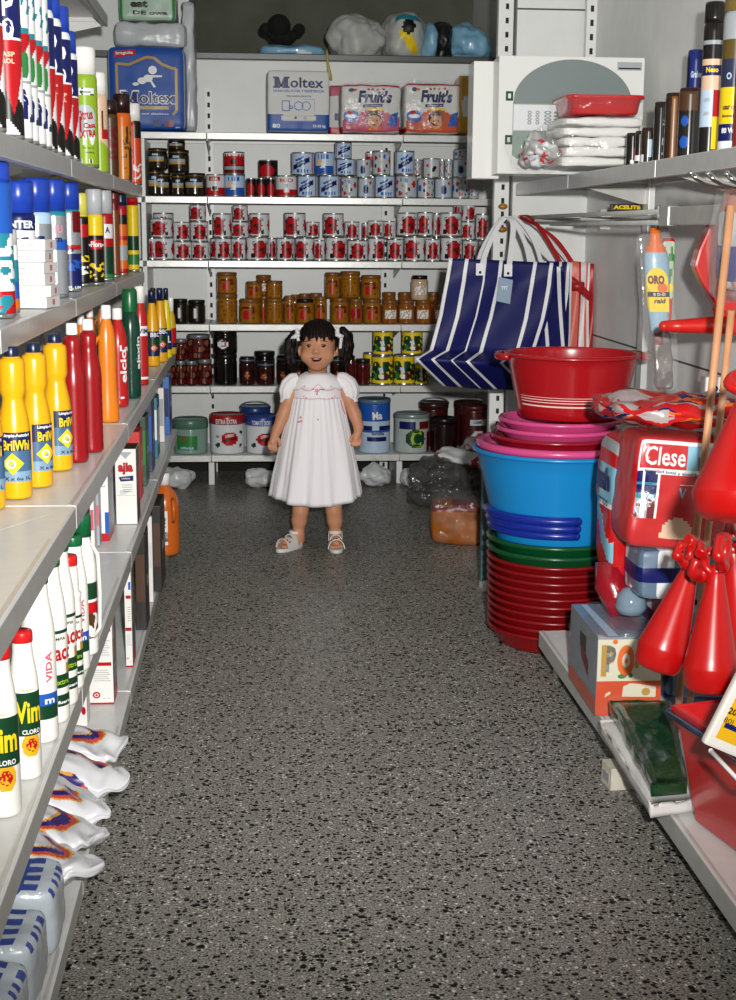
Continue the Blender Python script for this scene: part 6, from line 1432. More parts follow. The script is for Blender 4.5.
broom((731.5, 310), (716.5, 452), 2.78, 3.7, 'broom with pale wooden stick leaning just behind the other one', False)
MG = mat('magenta_plastic', '#b01f7a', .35)
q = onx(733, 406, 1.17); carton('small_carton', 'small magenta edged white packet by the wall behind the broom sticks', .09, .04, .09, (1.17, q.y+.1, ony(733, 412, q.y+.1).z), 0, CARD, lambda mb, f, w, d, h: (mb.patch(-w*.5, w*.5, -h*.5, -h*.3, f['front'], MG, 1), mb.text('20g', w*.7, h*.35, f['front'], PN, 0, h*.1, .04)), 'packet')

# ------------------------------------------------------------------ packs on the floor shelf
ZS = .113+.0016
FR = mat('pack_red_film', '#bb1215', .3, spec=.45, bump=.06, bscale=22); LBF = mat('pack_sky_film', '#7fb9d0', .28, coat=.4)
# supports
mb, fm = pack(.265, .30, .255, 16, mat('pack_slate', '#5f7288', .35, coat=.4), lambda f, u, v: (PN if (abs(v-.3) < .16 or v < -.75) else PAPW if (f in 'fl' and abs(u+.35) < .14 and v > -.55) else None), .12, .03, .004, 14, 21); tag(mb.build('wrapped_pack', None, (1.085, 3.13, ZS+.003)), 'slate blue and navy pack on the floor shelf beneath the red packs', 'pack')
mb, fm = pack(.27, .14, .118, 14, mat('pack_slate', '#5f7288'), lambda f, u, v: (PN if abs(v) < .3 else PAPW if abs(u+.55) < .16 else None), .14, .03, .005, 14, 22); tag(mb.build('wrapped_pack', None, (1.00, 3.04, ZS+.268)), 'flat navy banded pack squeezed right under the front red pack', 'pack')
# front red pack with the white and sky-blue heading
Yc = 2.93
x0, x1, z0, z1 = pxr(632, 726, 445, 556, Yc); w_, h_ = x1-x0, z1-z0
t = thing('napkin_pack', 'big red pack with white lettering and sky blue corner, under the crumpled printed bag', 'pack', ((x0+x1)/2, Yc+.09, z0+.012), (0, .07, 0), 'red packs on the right')
def cp(f, u, v):
    if f == 'f':
        if v > .90: return PW
        if v > .46: return (FR if u < .02 else LBF) if u > -.97 else PW
        if v > .34-.06*u: return PW
        if u < -.50 and v > -.45: return (PW if (u > -.56 or abs(u+.80) < .025+.06*max(0, .0-v)) else PN if v > .0 and abs(v-.18) > .02 else PTL if v > -.12 else PGY if vnoise((u*4, v*4, 0), 1) > -.1 else PDR)
        if v < -.42 and math.hypot(u+.05, (v+.80)*.85) < .34 and v > -.80: return CREAM
    return None
mb, fm = pack(w_, .17, h_, 40, FR, cp, .16, .05, .005, 12, 15); mb.build('pack_body', t)
mb = MB(); f = fm('f', w_, h_); mb.text('Clese', .40*w_, .17*h_, f, PW, -.22*w_, .335*h_, .015); mb.text('net', .26*w_, .15*h_, f, PN, .24*w_, .30*h_, .03); mb.text('suavidad total y absorbente', .62*w_, .035*h_, f, PN, -.1*w_, .19*h_, .02, 0, -.04); mb.text('v', .07*w_, .09*h_, f, LBF, -.02*w_, .02*h_, 0); mb.patch(-.05*w_, .1*w_, .09*h_, .095*h_, f, PW, 2, 1, .0012); mb.build('printing', t)
fw, _ = pack(w_+.008, .18, h_+.008, 14, FILM, None, .18, .06, .010, 13, 16); fw.build('clear_wrap', t, (0, 0, -.002))
# second red pack, side on, hanging lower at the left
t = thing('napkin_pack', 'red and sky blue pack seen edge on, left of the big red pack', 'pack', (.975, 3.20, .386), (0, .02, 0), 'red packs on the right')
mb, fm = pack(.285, .155, .34, 30, FR, lambda f, u, v: ((LBF if (.10 < v < .62) or (abs(v+.32+.35*u) < .16) else PW if .02 < v < .10 else PGY if v > .8 else None) if f == 'l' else None), .2, .06, .007, 12, 17); mb.build('pack_body', t)
mb = MB(); f = fm('l', .155, .34); mb.text('ush', .11, .055, f, PN, -.005, .065, .08); mb.text('NETTOS', .09, .014, f, PN, 0, .012, .02); mb.disc(-.05, .06, .015, .045, f, PR); mb.build('printing', t)
mb = MB(); mb.tube([(-.118, -.03, .03), (-.125, -.045, -.02), (-.105, -.06, -.055), (-.07, -.07, -.05)], [.045, .04, .045, .02], mat('crumpled_red_film', '#8f1220', .2, coat=.6, bump=.8, bscale=30), 10); mb.build('gathered_end', t)
# flat printed bag on top
mb, fm = pack(.42, .34, .055, 30, mat('film_grey_red', '#a89a9a', .25, coat=.5, bump=.3, bscale=25), lambda f, u, v: (FR if vnoise((u*1.2, v*1.2, 3), 1.7) > .02 else PN if vnoise((u, v, 9), 2.2) > .22 else PO if vnoise((u, v, 5), 2.0) > .2 else None), .5, .0, .022, 12, 19)
t = tag(mb.build('printed_bag', None, (1.0, 3.10, z1+.030), (0, .03, .05)), 'flat crumpled bag in red, navy and grey lying on the red packs', 'bag')
# clear round lid leaning at the slate pack
q = onz(645, 628, ZS); mb = MB(); mb.lathe([(.0, 0), (.03, .004), (.037, .02), (.033, .045), (.02, .062), (0, .068)], mat('clear_blue_dome', '#8096a8', .12, coat=.6, alpha=.8), 24)
tag(mb.build('plastic_dome', None, (.878, 3.08, ZS+.206)), 'small round greyish blue plastic dome between the box and red cones', 'dome')
# ------------------------------------------------------------------ near end of the floor shelf
def quad_slab(name, label, cat, q, zt, zb, m, paint=None, crump=.004, n=18, grow=0.0):
    """soft slab whose top corners are seen at photo pixels q (far-left, far-right, near-right, near-left) at height zt"""
    P4 = [onz(x, y, zt) for x, y in q]; c = sum(P4, Vector())/4; c.z = zb
    mb = MB()
    def pos(u, v, k):
        p = (P4[0]*(1-u)+P4[1]*u)*(1-v)+(P4[3]*(1-u)+P4[2]*u)*v; p = p.copy(); p.z = zb+(zt-zb)*k; return p-c
    N = n
    for k in (0, .5, 1):
        pass
    idx = {}
    def vtx(u, v, k):
        key = (round(u, 4), round(v, 4), round(k, 4))
        if key not in idx:
            p = pos(u, v, k); e = min(u, 1-u, v, 1-v)
            if k > .9: p.z -= .012*max(0, 1-e*7)**2
            p.z += max(k, .0)*(vnoise(p, 13, 3)*crump+vnoise(p, 34, 5)*crump*.6)
            if k < 1 and crump: p.x += vnoise(p, 20, 2)*crump*.6
            idx[key] = len(mb.v); mb.v.append(tuple(p))
        return idx[key]
    def quad(a, b, c_, d, mm): mb.f.append((a, b, c_, d)); mb.m.append(mb.mi(mm)); mb.sm.append(True)
    for i in range(N):
        for j in range(N):
            u0, u1, v0, v1 = i/N, (i+1)/N, j/N, (j+1)/N; mm = (paint('t', (u0+u1)/2, (v0+v1)/2) if paint else None) or m
            quad(vtx(u0, v0, 1), vtx(u0, v1, 1), vtx(u1, v1, 1), vtx(u1, v0, 1), mm); quad(vtx(u0, v0, 0), vtx(u1, v0, 0), vtx(u1, v1, 0), vtx(u0, v1, 0), m)
    K = 4
    for i in range(N):
        for k in range(K):
            k0, k1, a, b = k/K, (k+1)/K, i/N, (i+1)/N
            for (A, B, fc) in (((a, 0), (b, 0), 'b'), ((b, 1), (a, 1), 'f'), ((0, b), (0, a), 'l'), ((1, a), (1, b), 'r')):
                mm = (paint(fc, (a+b)/2, (k0+k1)/2) if paint else None) or m
                quad(vtx(*A, k0), vtx(*A, k1), vtx(*B, k1), vtx(*B, k0), mm)
    o = mb.build(name, None, c); return tag(o, label, cat), P4
# toy-like printed box
fl_, fb_ = onz(595, 716, ZS), onz(562, 667, ZS)
dv = (fb_-fl_)*.78; dep = dv.length; rzb = math.atan2(dv.y, dv.x)-PI/2
hB = ony(582, 638, fl_.y).z-ZS
wB = .15
ux = Vector((math.cos(rzb), math.sin(rzb), 0)); cB = fl_+ux*wB/2+dv/2
PRO = mat('box_orange', '#c9471a', .3, coat=.4); PCR = mat('box_cream', '#d2cfb8', .35, coat=.4); BGY = mat('box_blue_grey', '#7d8894', .25, coat=.5, bump=.2, bscale=18)
def pers(mb, f, w, d, h):
    F_ = f['front']
    mb.patch(-w*.498, w*.498, -h*.495, -h*.06, F_, PRO, 1); mb.patch(-w*.495, w*.49, -h*.06, h*.47, F_, PCR, 1)
    E_ = -w/2
    mb.text('P', .034, h*.40, F_, PGLD, E_+.026, h*.20, .05); mb.text('P', .022, h*.33, F_, BGY, E_+.032, h*.22, .03); mb.disc(E_+.066, h*.20, .020, h*.20, F_, PO, .001); mb.disc(E_+.066, h*.20, .009, h*.09, F_, PCR, .0014, r0=.4); mb.text('rs', .034, h*.20, F_, PGLD, E_+.104, h*.20, .05); mb.disc(E_+.11, h*.42, .018, h*.04, F_, PR, .001); mb.disc(E_+.040, h*.44, .006, h*.03, F_, PO, .001)
    mb.disc(E_+.058, h*.0, .010, h*.03, F_, PG, .001); mb.disc(E_+.078, h*.01, .005, h*.03, F_, PG, .001)
    mb.blob([(E_+.060, -h*.26), (E_+.062, -h*.13), (E_+.078, -h*.09), (E_+.10, -h*.10), (E_+.138, -h*.14), (E_+.138, -h*.27)], F_, PCR, .001); mb.text('lll', .022, h*.10, F_, PO, E_+.082, -h*.19, .06); mb.disc(E_+.115, -h*.2, .010, h*.05, F_, PGLD, .0014)
    mb.blob([(E_+.020, -h*.27), (E_+.034, -h*.22), (E_+.032, -h*.19), (E_+.022, -h*.22)], F_, PCR, .001)
    G = f['left']; mb.patch(-d*.49, d*.49, -h*.495, -h*.30, G, PRO, 1); mb.blob([(-d*.1, h*.2), (d*.2, h*.05), (d*.2, -h*.15), (-d*.05, h*.0)], G, PDR); mb.patch(-d*.12, d*.1, h*.12, h*.32, G, PK, 1)
    T = f['top']; mb.blob([(-w*.35, d*.48), (-w*.25, d*.48), (-w*.18, -d*.48), (-w*.33, -d*.48)], T, PLB, .0008); mb.patch(-w*.1, w*.4, -d*.3, d*.3, T, mat('box_mauve', '#8a6f80', .3, coat=.4), 1, 1, .0008)
t = carton('printed_box', 'film wrapped box with cream heading over an orange front, beside the red basins', wB, dep, hB, (cB.x, cB.y, ZS+.001), rzb, BGY, pers, 'box')
fw, _ = pack(wB+.012, dep+.012, hB+.006, 14, FILM, None, .10, .01, .008, 14, 26); fw.build('clear_wrap', t, (0, 0, .004))
# white sheets and green pack in clear film
quad_slab('folded_sheets', 'white wrapped sheets lying under the dark green pack on the floor shelf', 'sheets', [(600, 716), (680, 714), (700, 792), (652, 799)], ZS+.042, ZS+.004, WCL, None, .004)
DGP = mat('pack_dark_green', '#063a1a', .2, coat=.5, bump=.7, bscale=55)
o, P4 = quad_slab('green_pack', 'dark green film wrapped pack lying flat on white sheets by the red bin', 'pack', [(610, 697), (672, 696), (688, 776), (653, 779)], ZS+.082, ZS+.047, DGP, lambda f, u, v: (PBR if f == 't' and v < .35 and vnoise((u*3, v*6, 1), 1.6) > .28 else None), .006)
q4, _ = quad_slab('film_sheet', 'loose clear plastic film spilling over the edge of the floor shelf', 'film', [(597, 716), (655, 720), (660, 800), (648, 803)], ZS+.066, ZS+.004, FILM, None, .012)
bpy.data.objects.remove(q4)
mb = MB(); fpts = []
for j in range(9):
    v = j/8; a = onz(594+(652-594)*v, 716+(806-716)*v, ZS+.012); 
    for i, (dx, dz) in enumerate(((.06, .05), (.03, .048), (0, .02), (-.025, .0), (-.04, -.03), (-.045, -.07))):
        fpts.append((a.x+dx+.008*math.sin(j*2.1+i), a.y, a.z+dz+.006*math.sin(j*1.7+i*2)))
mb.add(fpts, [(j*6+i, j*6+i+1, (j+1)*6+i+1, (j+1)*6+i) for j in range(8) for i in range(5)], FILM, True)
o = mb.build('film_sheet'); md = o.modifiers.new('Subdivision', 'SUBSURF'); md.levels = md.render_levels = 2; tag(o, 'loose clear plastic film spilling over the floor shelf edge beside the green pack', 'film')
# small white block under the shelf
q = onz(619, 790, 0); mb = MB(); mb.box(-.035, .03, -.03, .03, 0, .05, mat('block_offwhite', '#cfcabb', .5, vary=.1, bscale=30)); mb.box(-.036, -.0345, -.02, .02, .012, .034, PGY); tag(mb.build('wooden_block', None, (q.x+.012, q.y+.03, 0), (0, 0, .1), bevel=.003), 'small off white block on the floor under the edge of the right floor shelf', 'block')

# red bin in clear film with a blue edging
RBN = mat('bin_red', '#bd1013', .22, coat=.4)
b0 = onz(695, 822, ZS); b1 = onz(736, 853, ZS)
ed = (b1-b0); ed.z = 0; ed.normalize(); sd = Vector((-ed.y, ed.x, 0))  # sd points into the shelf
L_, W_ = .30, .20
hN = .30; rim0 = ony(670, 704, b0.y+.035); hN = rim0.z-ZS
t = thing('red_bin', 'rectangular red plastic bin in clear film with a blue rim, at the near right', 'bin', b0)
def ringp(g, z): return [(-ed*g+(-sd)*g)+Vector((0, 0, z)), (ed*(L_+g)-sd*g)+Vector((0, 0, z)), (ed*(L_+g)+sd*(W_+g))+Vector((0, 0, z)), (-ed*g+sd*(W_+g))+Vector((0, 0, z))]
mb = MB(); gs = [(0, .003), (.028, hN*.82), (.036, hN*.84), (.042, hN), (.036, hN), (.024, hN*.8), (-.004, .008)]
rings = [ringp(g, z) for g, z in gs]
mb.add([tuple(p) for r in rings for p in r], [(i*4+k, i*4+(k+1) % 4, (i+1)*4+(k+1) % 4, (i+1)*4+k) for i in range(len(rings)-1) for k in range(4)]+[(3, 2, 1, 0), (24, 25, 26, 27)], RBN); mb.build('bin_body', t, bevel=.006)
mb = MB(); r = ringp(.044, hN*.93); mb.tube(r+[r[0]], .007, mat('rim_blue', '#3b5f96', .2, coat=.6, bump=.4, bscale=40), 6); mb.build('rim_band', t)
mb = MB(); rr = [ringp(.004, .006), ringp(.036, hN*.8), ringp(.05, hN*.95), ringp(.046, hN+.012)]
def sub(r, n=8): return [r[k]+(r[(k+1) % 4]-r[k])*i/n for k in range(4) for i in range(n)]
rr = [sub(r) for r in rr]; N = 32
mb.add([tuple(p+Vector((vnoise(p, 18, 1), vnoise(p, 18, 2), vnoise(p, 18, 3)))*.008) for r in rr for p in r], [(i*N+k, i*N+(k+1) % N, (i+1)*N+(k+1) % N, (i+1)*N+k) for i in range(3) for k in range(N)], FILM, True); mb.build('clear_wrap', t)

# red plastic cones hanging by looped necks
CONE = mat('cone_red', '#ab0d0c', .3, coat=.25)
def cone_proto():
    t = thing('red_cone', 'c', 'plastic cone', (0, 0, 0), 0, 'red plastic cones')
    L0 = .21
    prof = [(0, -L0), (.030, -L0), (.040, -L0+.004), (.046, -L0+.014), (.0505, -L0*.78), (.0505, -L0*.775)]+[(.0505+(.0165-.0505)*i/8, -L0*.77+(L0*.77)*i/8) for i in range(1, 9)]+[(.0155, .012), (.013, .018), (0, .018)]
    mb = MB(); mb.lathe(prof, CONE, 40); mb.build('cone_body', t)
    mb = MB(); mb.tube([(.022*math.sin(a), .006*math.sin(a*2), .034-.022*math.cos(a)) for a in [2*PI*k/20 for k in range(21)]], .0085, CONE, 8, False); mb.ball((0, 0, .016), .015, CONE, 10); mb.build('hanging_loop', t)
    return Proto(t)
CP = cone_proto()
def aim(pn, pb, Y, Yb, label, roll=0):
    """neck at pixel pn, base centre at pixel pb"""
    A, B_ = ony(*pn, Y), ony(*pb, Yb); d_ = (A-B_); s_ = d_.length/.205
    q = d_.to_track_quat('Z', 'Y'); o = CP.put(A, q.to_euler(), label, (s_, s_, s_)); return o
aim((690, 570), (656, 668), 2.42, 2.40, 'red plastic cone tilting towards the aisle, leftmost of the hanging ones')
aim((716, 580), (709, 690), 2.30, 2.27, 'red plastic cone hanging straight down in front of the tilted one')
aim((734, 560), (747, 690), 2.42, 2.42, 'red plastic cone cut by the right photo edge, behind the straight hanging one')
o = aim((752, 402), (741, 520), 2.02, 1.98, 'biggest red plastic cone, above the hanging ones, wide end downwards'); o.scale = (1.50, 1.50, o.scale[2])
# knotted red handles between them
for i, (c, rr_, Y, lab, ax) in enumerate((((684, 552), 9, 2.36, 'red looped plastic handle knotted left of the cone necks', .4), ((699, 566), 11, 2.30, 'red looped plastic handle in the middle of the knot above the hanging cones', -.5), ((722, 552), 12, 2.26, 'red looped plastic handle curling right under the biggest cone', 1.0))):
    p = ony(*c, Y); k = Y/F; mb = MB()
    mb.tube([(rr_*k*math.sin(a)*1.0, .010*math.sin(a+ax), rr_*k*1.25*math.cos(a)+.006*math.sin(2*a+ax)) for a in [(.2+5.6*q/22) for q in range(23)]], [.0095+.002*math.sin(q*.9) for q in range(23)], CONE, 10)
    tag(mb.build('looped_handle', None, p, (0, .5*ax, .3*i)), lab, 'handle loop', 'red looped handles')
pA, pB = ony(714, 541, 2.34), Vector((1.02, 2.36, 0)); pB.z = pA.z+.004
mb = MB(); mb.tube([pA-pA, Vector((.01, 0, .001)), pB-pA, Vector((1.245-pA.x, 0, .004))], .0045, CHROME, 8); tag(mb.build('display_hook', None, pA), 'straight chrome hook that carries the knotted red cones', 'hook')

# price packet and the white prong under it
Yc2 = 1.98; A = ony(703, 744, Yc2); ang = -math.radians(24); k = Yc2/F
t = thing('price_packet', 'tilted white and yellow price packet at the right photo edge, above the red bin', 'packet', A)
WPK = mat('packet_white', '#d9d4cc', .35, coat=.5, bump=.15, bscale=25)
wP, hP = .13, .17
mb = MB(); mb.box(0, wP, 0, .016, 0, hP, WPK); me = mb.build('packet_body', t, (0, 0, 0), (0, -ang, 0), bevel=.005); me.rotation_euler = (0, math.radians(24), 0)
mb = MB(); f = flat((wP/2, 0, hP/2), (1, 0, 0), (0, 0, 1), (0, -1, 0)); mb.patch(-wP*.40, wP*.48, -hP*.40, hP*.46, f, mat('print_deep_yellow', '#d9a514', .35, coat=.4), 1); mb.text('20 x 103', .05, .011, f, PK, -.028, -.02, .03); mb.patch(-.048, .02, -.048, -.040, f, PN, 1, 1, .001); mb.text('80L', .02, .009, f, PK, -.043, -.036, .0); mb.text('BOLSAS', .07, .02, f, PN, .01, .03, .04); o = mb.build('printing', t); o.rotation_euler = (0, math.radians(24), 0)
a = ony(711, 751, 2.0); b = ony(742, 784, 1.93)
mb = MB(); mb.tube([a-a, b-a, b-a+Vector((.18, .06, -.03))], .0042, P('#dcdcdc', .3), 8); mb.ball((0, 0, 0), .0045, P('#dcdcdc', .3), 8); tag(mb.build('wire_prong', None, a), 'white coated wire prong beneath the tilted price packet', 'hook')

# ------------------------------------------------------------------ orange pack and crumpled film on the floor by the back shelves
p = onz(458, 546, 0)
ORP = mat('pack_ochre', '#8f4f12', .5, spec=.3, vary=.25, bscale=14, bump=.2)
wO = 52*p.y/F
t = thing('orange_pack', 'ochre pack with red top wrapped in film, on the floor behind the tubs', 'pack', (p.x+.005, p.y+.09, .002), (0, 0, -.12))
mb, fm = pack(wO, .17, .155, 20, ORP, lambda f, u, v: (PDR if (v > .72 and f in 'flr') or f == 't' and u > -.2 else PBR if f == 'f' and abs(v-.1) < .04 else None), .22, .04, .008, 12, 33); mb.build('pack_body', t)
fw, _ = pack(wO+.014, .19, .19, 16, FILM, None, .3, .04, .02, 12, 34); fw.build('clear_wrap', t)
p = onz(448, 520, 0)
mb, fm = pack(.30, .22, .20, 26, mat('dark_film', '#4a4a48', .12, alpha=.62, coat=.8, bump=1.0, bscale=34), None, .8, .0, .055, 11, 35)
tag(mb.build('film_heap', None, (p.x+.01, 5.98, .004)), 'heap of crumpled clear film on the floor by the end of the back shelves', 'film')
p = onz(468, 500, 0)
mb, fm = pack(.16, .14, .26, 22, mat('grey_foil_film', '#7d7d7c', .15, metal=.3, coat=.6, bump=.9, bscale=26), lambda f, u, v: (PDR if vnoise((u*2, v*2, 1), 1.3) > .3 else None), .7, .0, .04, 13, 36)
tag(mb.build('film_heap', None, (p.x+.05, 6.0+.22, .004)), 'upright crumpled silvery film bag with red print behind the ochre pack', 'film')
mb, fm = pack(.22, .12, .03, 16, PAPW, lambda f, u, v: (PR if u > .6 else None), .5, .1, .012, 14, 37); tag(mb.build('white_pack', None, (ony(455, 480, 6.2).x, 6.0, .205), (.2, .15, -.5)), 'white flat pack lying on the crumpled clear film heap', 'pack')
# ------------------------------------------------------------------ the little girl
GY = 5.196; GR = onz(317, 549, 0); GR.y = GY
k = GY/F
def G(px, py, dy=0.0): return ony(px, py, GY+dy)-GR
girl = thing('person', 'little girl with dark pigtails and white bows, in a white short sleeved dress and sandals', 'person', GR)
class Field:
    def __init__(s, lo, hi, h):
        s.h = h; s.lo = np.array(lo); n = np.ceil((np.array(hi)-s.lo)/h).astype(int)+1
        s.x, s.y, s.z = [s.lo[i]+h*np.arange(n[i]) for i in range(3)]; s.D = np.full(tuple(n), .05, dtype=np.float32)
    def sl(s, lo, hi):
        r = []
        for i, ax in enumerate((s.x, s.y, s.z)):
            a = max(0, int((lo[i]-s.lo[i])/s.h)-1); b = min(len(ax), int((hi[i]-s.lo[i])/s.h)+2); r.append(slice(a, max(a+1, b)))
        return tuple(r)
    def put(s, fn, lo, hi, kk=.01, sub=False, m=.03):
        q = s.sl(np.array(lo)-m, np.array(hi)+m)
        X, Y, Z = np.meshgrid(s.x[q[0]], s.y[q[1]], s.z[q[2]], indexing='ij'); d = fn(X, Y, Z).astype(np.float32); D = s.D[q]
        if sub:
            d = -d; hh = np.clip(.5-.5*(d-D)/-kk if False else .5+.5*(d-D)/kk, 0, 1); s.D[q] = D*(1-hh)+d*hh+kk*hh*(1-hh)
        else:
            hh = np.clip(.5+.5*(d-D)/kk, 0, 1); s.D[q] = d*(1-hh)+D*hh-kk*hh*(1-hh)
    def ell(s, c, r, kk=.01, sub=False):
        c = np.array(c); r = np.array(r if not isinstance(r, (int, float)) else (r, r, r))
        def fn(X, Y, Z):
            a, b, e = (X-c[0])/r[0], (Y-c[1])/r[1], (Z-c[2])/r[2]; l = np.sqrt(a*a+b*b+e*e)+1e-9
            g = np.sqrt((a/r[0])**2+(b/r[1])**2+(e/r[2])**2)+1e-9; return l*(l-1)/g
        s.put(fn, c-r, c+r, kk, sub)
    def cap(s, a, b, ra, rb, kk=.01, sub=False):
        a, b = np.array(a), np.array(b); ba = b-a; bb = ba.dot(ba)+1e-12
        def fn(X, Y, Z):
            t = np.clip(((X-a[0])*ba[0]+(Y-a[1])*ba[1]+(Z-a[2])*ba[2])/bb, 0, 1)
            return np.sqrt((X-a[0]-t*ba[0])**2+(Y-a[1]-t*ba[1])**2+(Z-a[2]-t*ba[2])**2)-(ra+(rb-ra)*t)
        R_ = max(ra, rb); s.put(fn, np.minimum(a, b)-R_, np.maximum(a, b)+R_, kk, sub)
    def chain(s, pts, rs, kk=.008):
        for i in range(len(pts)-1): s.cap(pts[i], pts[i+1], rs[i], rs[i+1], kk)
    def at(s, p):
        i = np.clip(np.round((np.array(p)-s.lo)/s.h).astype(int), 0, np.array(s.D.shape)-1); return s.D[tuple(i)]
    def mesh(s, mb, m, matfn=None):
        D = s.D; n = D.shape; C = np.zeros((n[0]-1, n[1]-1, n[2]-1), int)
        sg = D < 0
        for i in (0, 1):
            for j in (0, 1):
                for l in (0, 1): C += sg[i:n[0]-1+i, j:n[1]-1+j, l:n[2]-1+l]
        act = np.argwhere((C > 0) & (C < 8)); ids = -np.ones(C.shape, int); ids[tuple(act.T)] = np.arange(len(act))
        acc = np.zeros((len(act), 3)); cnt = np.zeros(len(act))
        cor = [(i, j, l) for i in (0, 1) for j in (0, 1) for l in (0, 1)]
        for a in cor:
            for ax in range(3):
                if a[ax]: continue
                b = list(a); b[ax] = 1
                da = D[act[:, 0]+a[0], act[:, 1]+a[1], act[:, 2]+a[2]]; db = D[act[:, 0]+b[0], act[:, 1]+b[1], act[:, 2]+b[2]]
                ok = (da < 0) != (db < 0); t = np.where(ok, da/(da-db+1e-12), 0)
                p = np.array(a, float)[None]+np.zeros((len(act), 3)); p[:, ax] += t
                acc += p*ok[:, None]; cnt += ok
        P_ = (act+acc/cnt[:, None])*s.h+s.lo
        fs = []
        for ax in range(3):
            o1, o2 = [(1, 2), (2, 0), (0, 1)][ax]
            sl0 = [slice(1, n[i]-1) for i in range(3)]; sl1 = list(sl0); sl0[ax] = slice(0, n[ax]-1); sl1[ax] = slice(1, n[ax])
            A = sg[tuple(sl0)]; Bq = sg[tuple(sl1)]; e = np.argwhere(A != Bq); off = np.array([1, 1, 1]); off[ax] = 0; e = e+off
            inside = sg[tuple(e.T)]
            def cid(d1, d2):
                q = e.copy(); q[:, o1] -= d1; q[:, o2] -= d2; return ids[tuple(q.T)]
            Q = np.stack([cid(1, 1), cid(0, 1), cid(0, 0), cid(1, 0)], 1); Q[~inside] = Q[~inside][:, ::-1]; fs.append(Q)
        Fq = np.concatenate(fs); b0 = len(mb.v); mb.v += [tuple(p) for p in P_]
        cen = P_[Fq].mean(1)
        for q, c in zip(Fq.tolist(), cen): mb.f.append(tuple(b0+i for i in q)); mb.m.append(mb.mi((matfn(c) if matfn else None) or m)); mb.sm.append(True)
def smooth_obj(o, it=4):
    md = o.modifiers.new('Smooth', 'SMOOTH'); md.factor = .5; md.iterations = it; return o
SKIN = mat('skin', '#c58b6b', .45, spec=.35, vary=.04, bscale=20); LIPS = mat('lips', '#a8604f', .4); MOUTH = mat('mouth_dark', '#3a1210', .5); TOOTH_GLINT = mat('teeth', '#e6ddd0', .3)
HAIRM = mat('dark_brown_hair', '#140b07', .5, spec=.22, bump=.5, bscale=140, vary=.4); DRS = mat('white_cotton', '#f0edf0', .75, sheen=.3, bump=.06, bscale=160); PNKE = mat('pink_embroidery', '#d97a93', .6)
body = Field((-.20, -.14, -.005), (.20, .12, .90), .0032)
HX = 317.6
body.ell(G(HX+.6, 341, .012), (.064, .076, .074)); body.ell(G(HX, 354, -.012), (.057, .060, .058), .02); body.ell(G(HX-.8, 364, -.040), (.027, .024, .022), .02)
for sx in (-1, 1): body.ell(G(HX-.6+sx*10.5, 356.5, -.040), (.022, .022, .021), .018)
body.ell(G(HX-1.3, 351.8, -.0715), (.0085, .009, .0070), .010); body.cap(G(HX-1.1, 346.5, -.0625), G(HX-1.3, 350.5, -.066), .003, .006, .014)
for sx in (-1, 1): body.ell(G(HX-1.3+sx*2, 352.2, -.068), (.005, .005, .0042), .005)
for sx, ex in ((-1, 300.2), (1, 335.6)): body.ell(G(ex, 351, .008), (.009, .014, .021), .006); body.ell(G(ex+sx*.8, 350.6, -.002), (.005, .007, .012), .004, True)
body.ell(G(HX-8.3, 345.8, -.072), (.015, .006, .008), .010, True); body.ell(G(HX+5.8, 345.8, -.072), (.015, .006, .008), .010, True)
body.ell(G(HX-1.2, 362.6, -.066), (.014, .009, .005), .010)
for j in range(-4, 5): body.ell(G(HX-1.2+j*1.05, 360.2-.055*j*j, -.082), (.0050, .020, .0052*(1-.045*j*j)), .0025, True)
body.cap(G(HX, 362, .012), G(HX, 382, .015), .033, .038, .015)
body.cap(G(297.5, 386, .01), G(338, 386, .01), .028, .028, .02); body.cap(G(318, 392, .01), G(318, 470, .01), .068, .085, .02)
# arms
la = [G(296.5, 385, .01), G(288, 402, .008), G(282.5, 417, .0), G(277, 430, -.012), G(274.8, 435.5, -.018)]; body.chain(la, [.029, .0275, .024, .0185, .0155])
ra = [G(339.5, 385, .01), G(349, 401, .008), G(355, 415, .0), G(358.5, 427, -.018), G(358, 432.5, -.028)]; body.chain(ra, [.029, .0275, .024, .0185, .0155])
# hands: palm, four bent fingers of unequal length, thumb from the side of the palm
body.cap(G(274.6, 436, -.018), G(272.8, 442.0, -.021), .0145, .0155, .006)
for j, (bx, ln) in enumerate(((268.9, .8), (271.0, 1.0), (273.2, 1.05), (275.4, .9))):
    body.chain([G(bx+.6, 442.5, -.02), G(bx+.1, 446.3, -.027), G(bx+.9, 446.3+2.8*ln, -.025), G(bx+2.0, 446.3+4.8*ln, -.017)], [.0066, .0062, .0058, .0050], .0018)
body.chain([G(276.6, 437.5, -.022), G(279.3, 441.0, -.030), G(279.8, 445.2, -.031)], [.0072, .0066, .0056], .004)
body.cap(G(357.9, 433, -.028), G(356.0, 438.5, -.034), .0145, .0155, .006)
for j, (bx, ln) in enumerate(((360.6, .8), (358.3, 1.0), (355.9, 1.05), (353.6, .9))):
    body.chain([G(bx-.2, 439, -.034), G(bx-.2, 442.6, -.045), G(bx-1.2, 442.6+2.4*ln, -.047), G(bx-2.6, 442.6+3.0*ln, -.034)], [.0066, .0062, .0058, .0050], .0018)
body.chain([G(354.2, 435, -.036), G(351.5, 437.5, -.046), G(350.6, 441.0, -.048)], [.0072, .0066, .0056], .004)
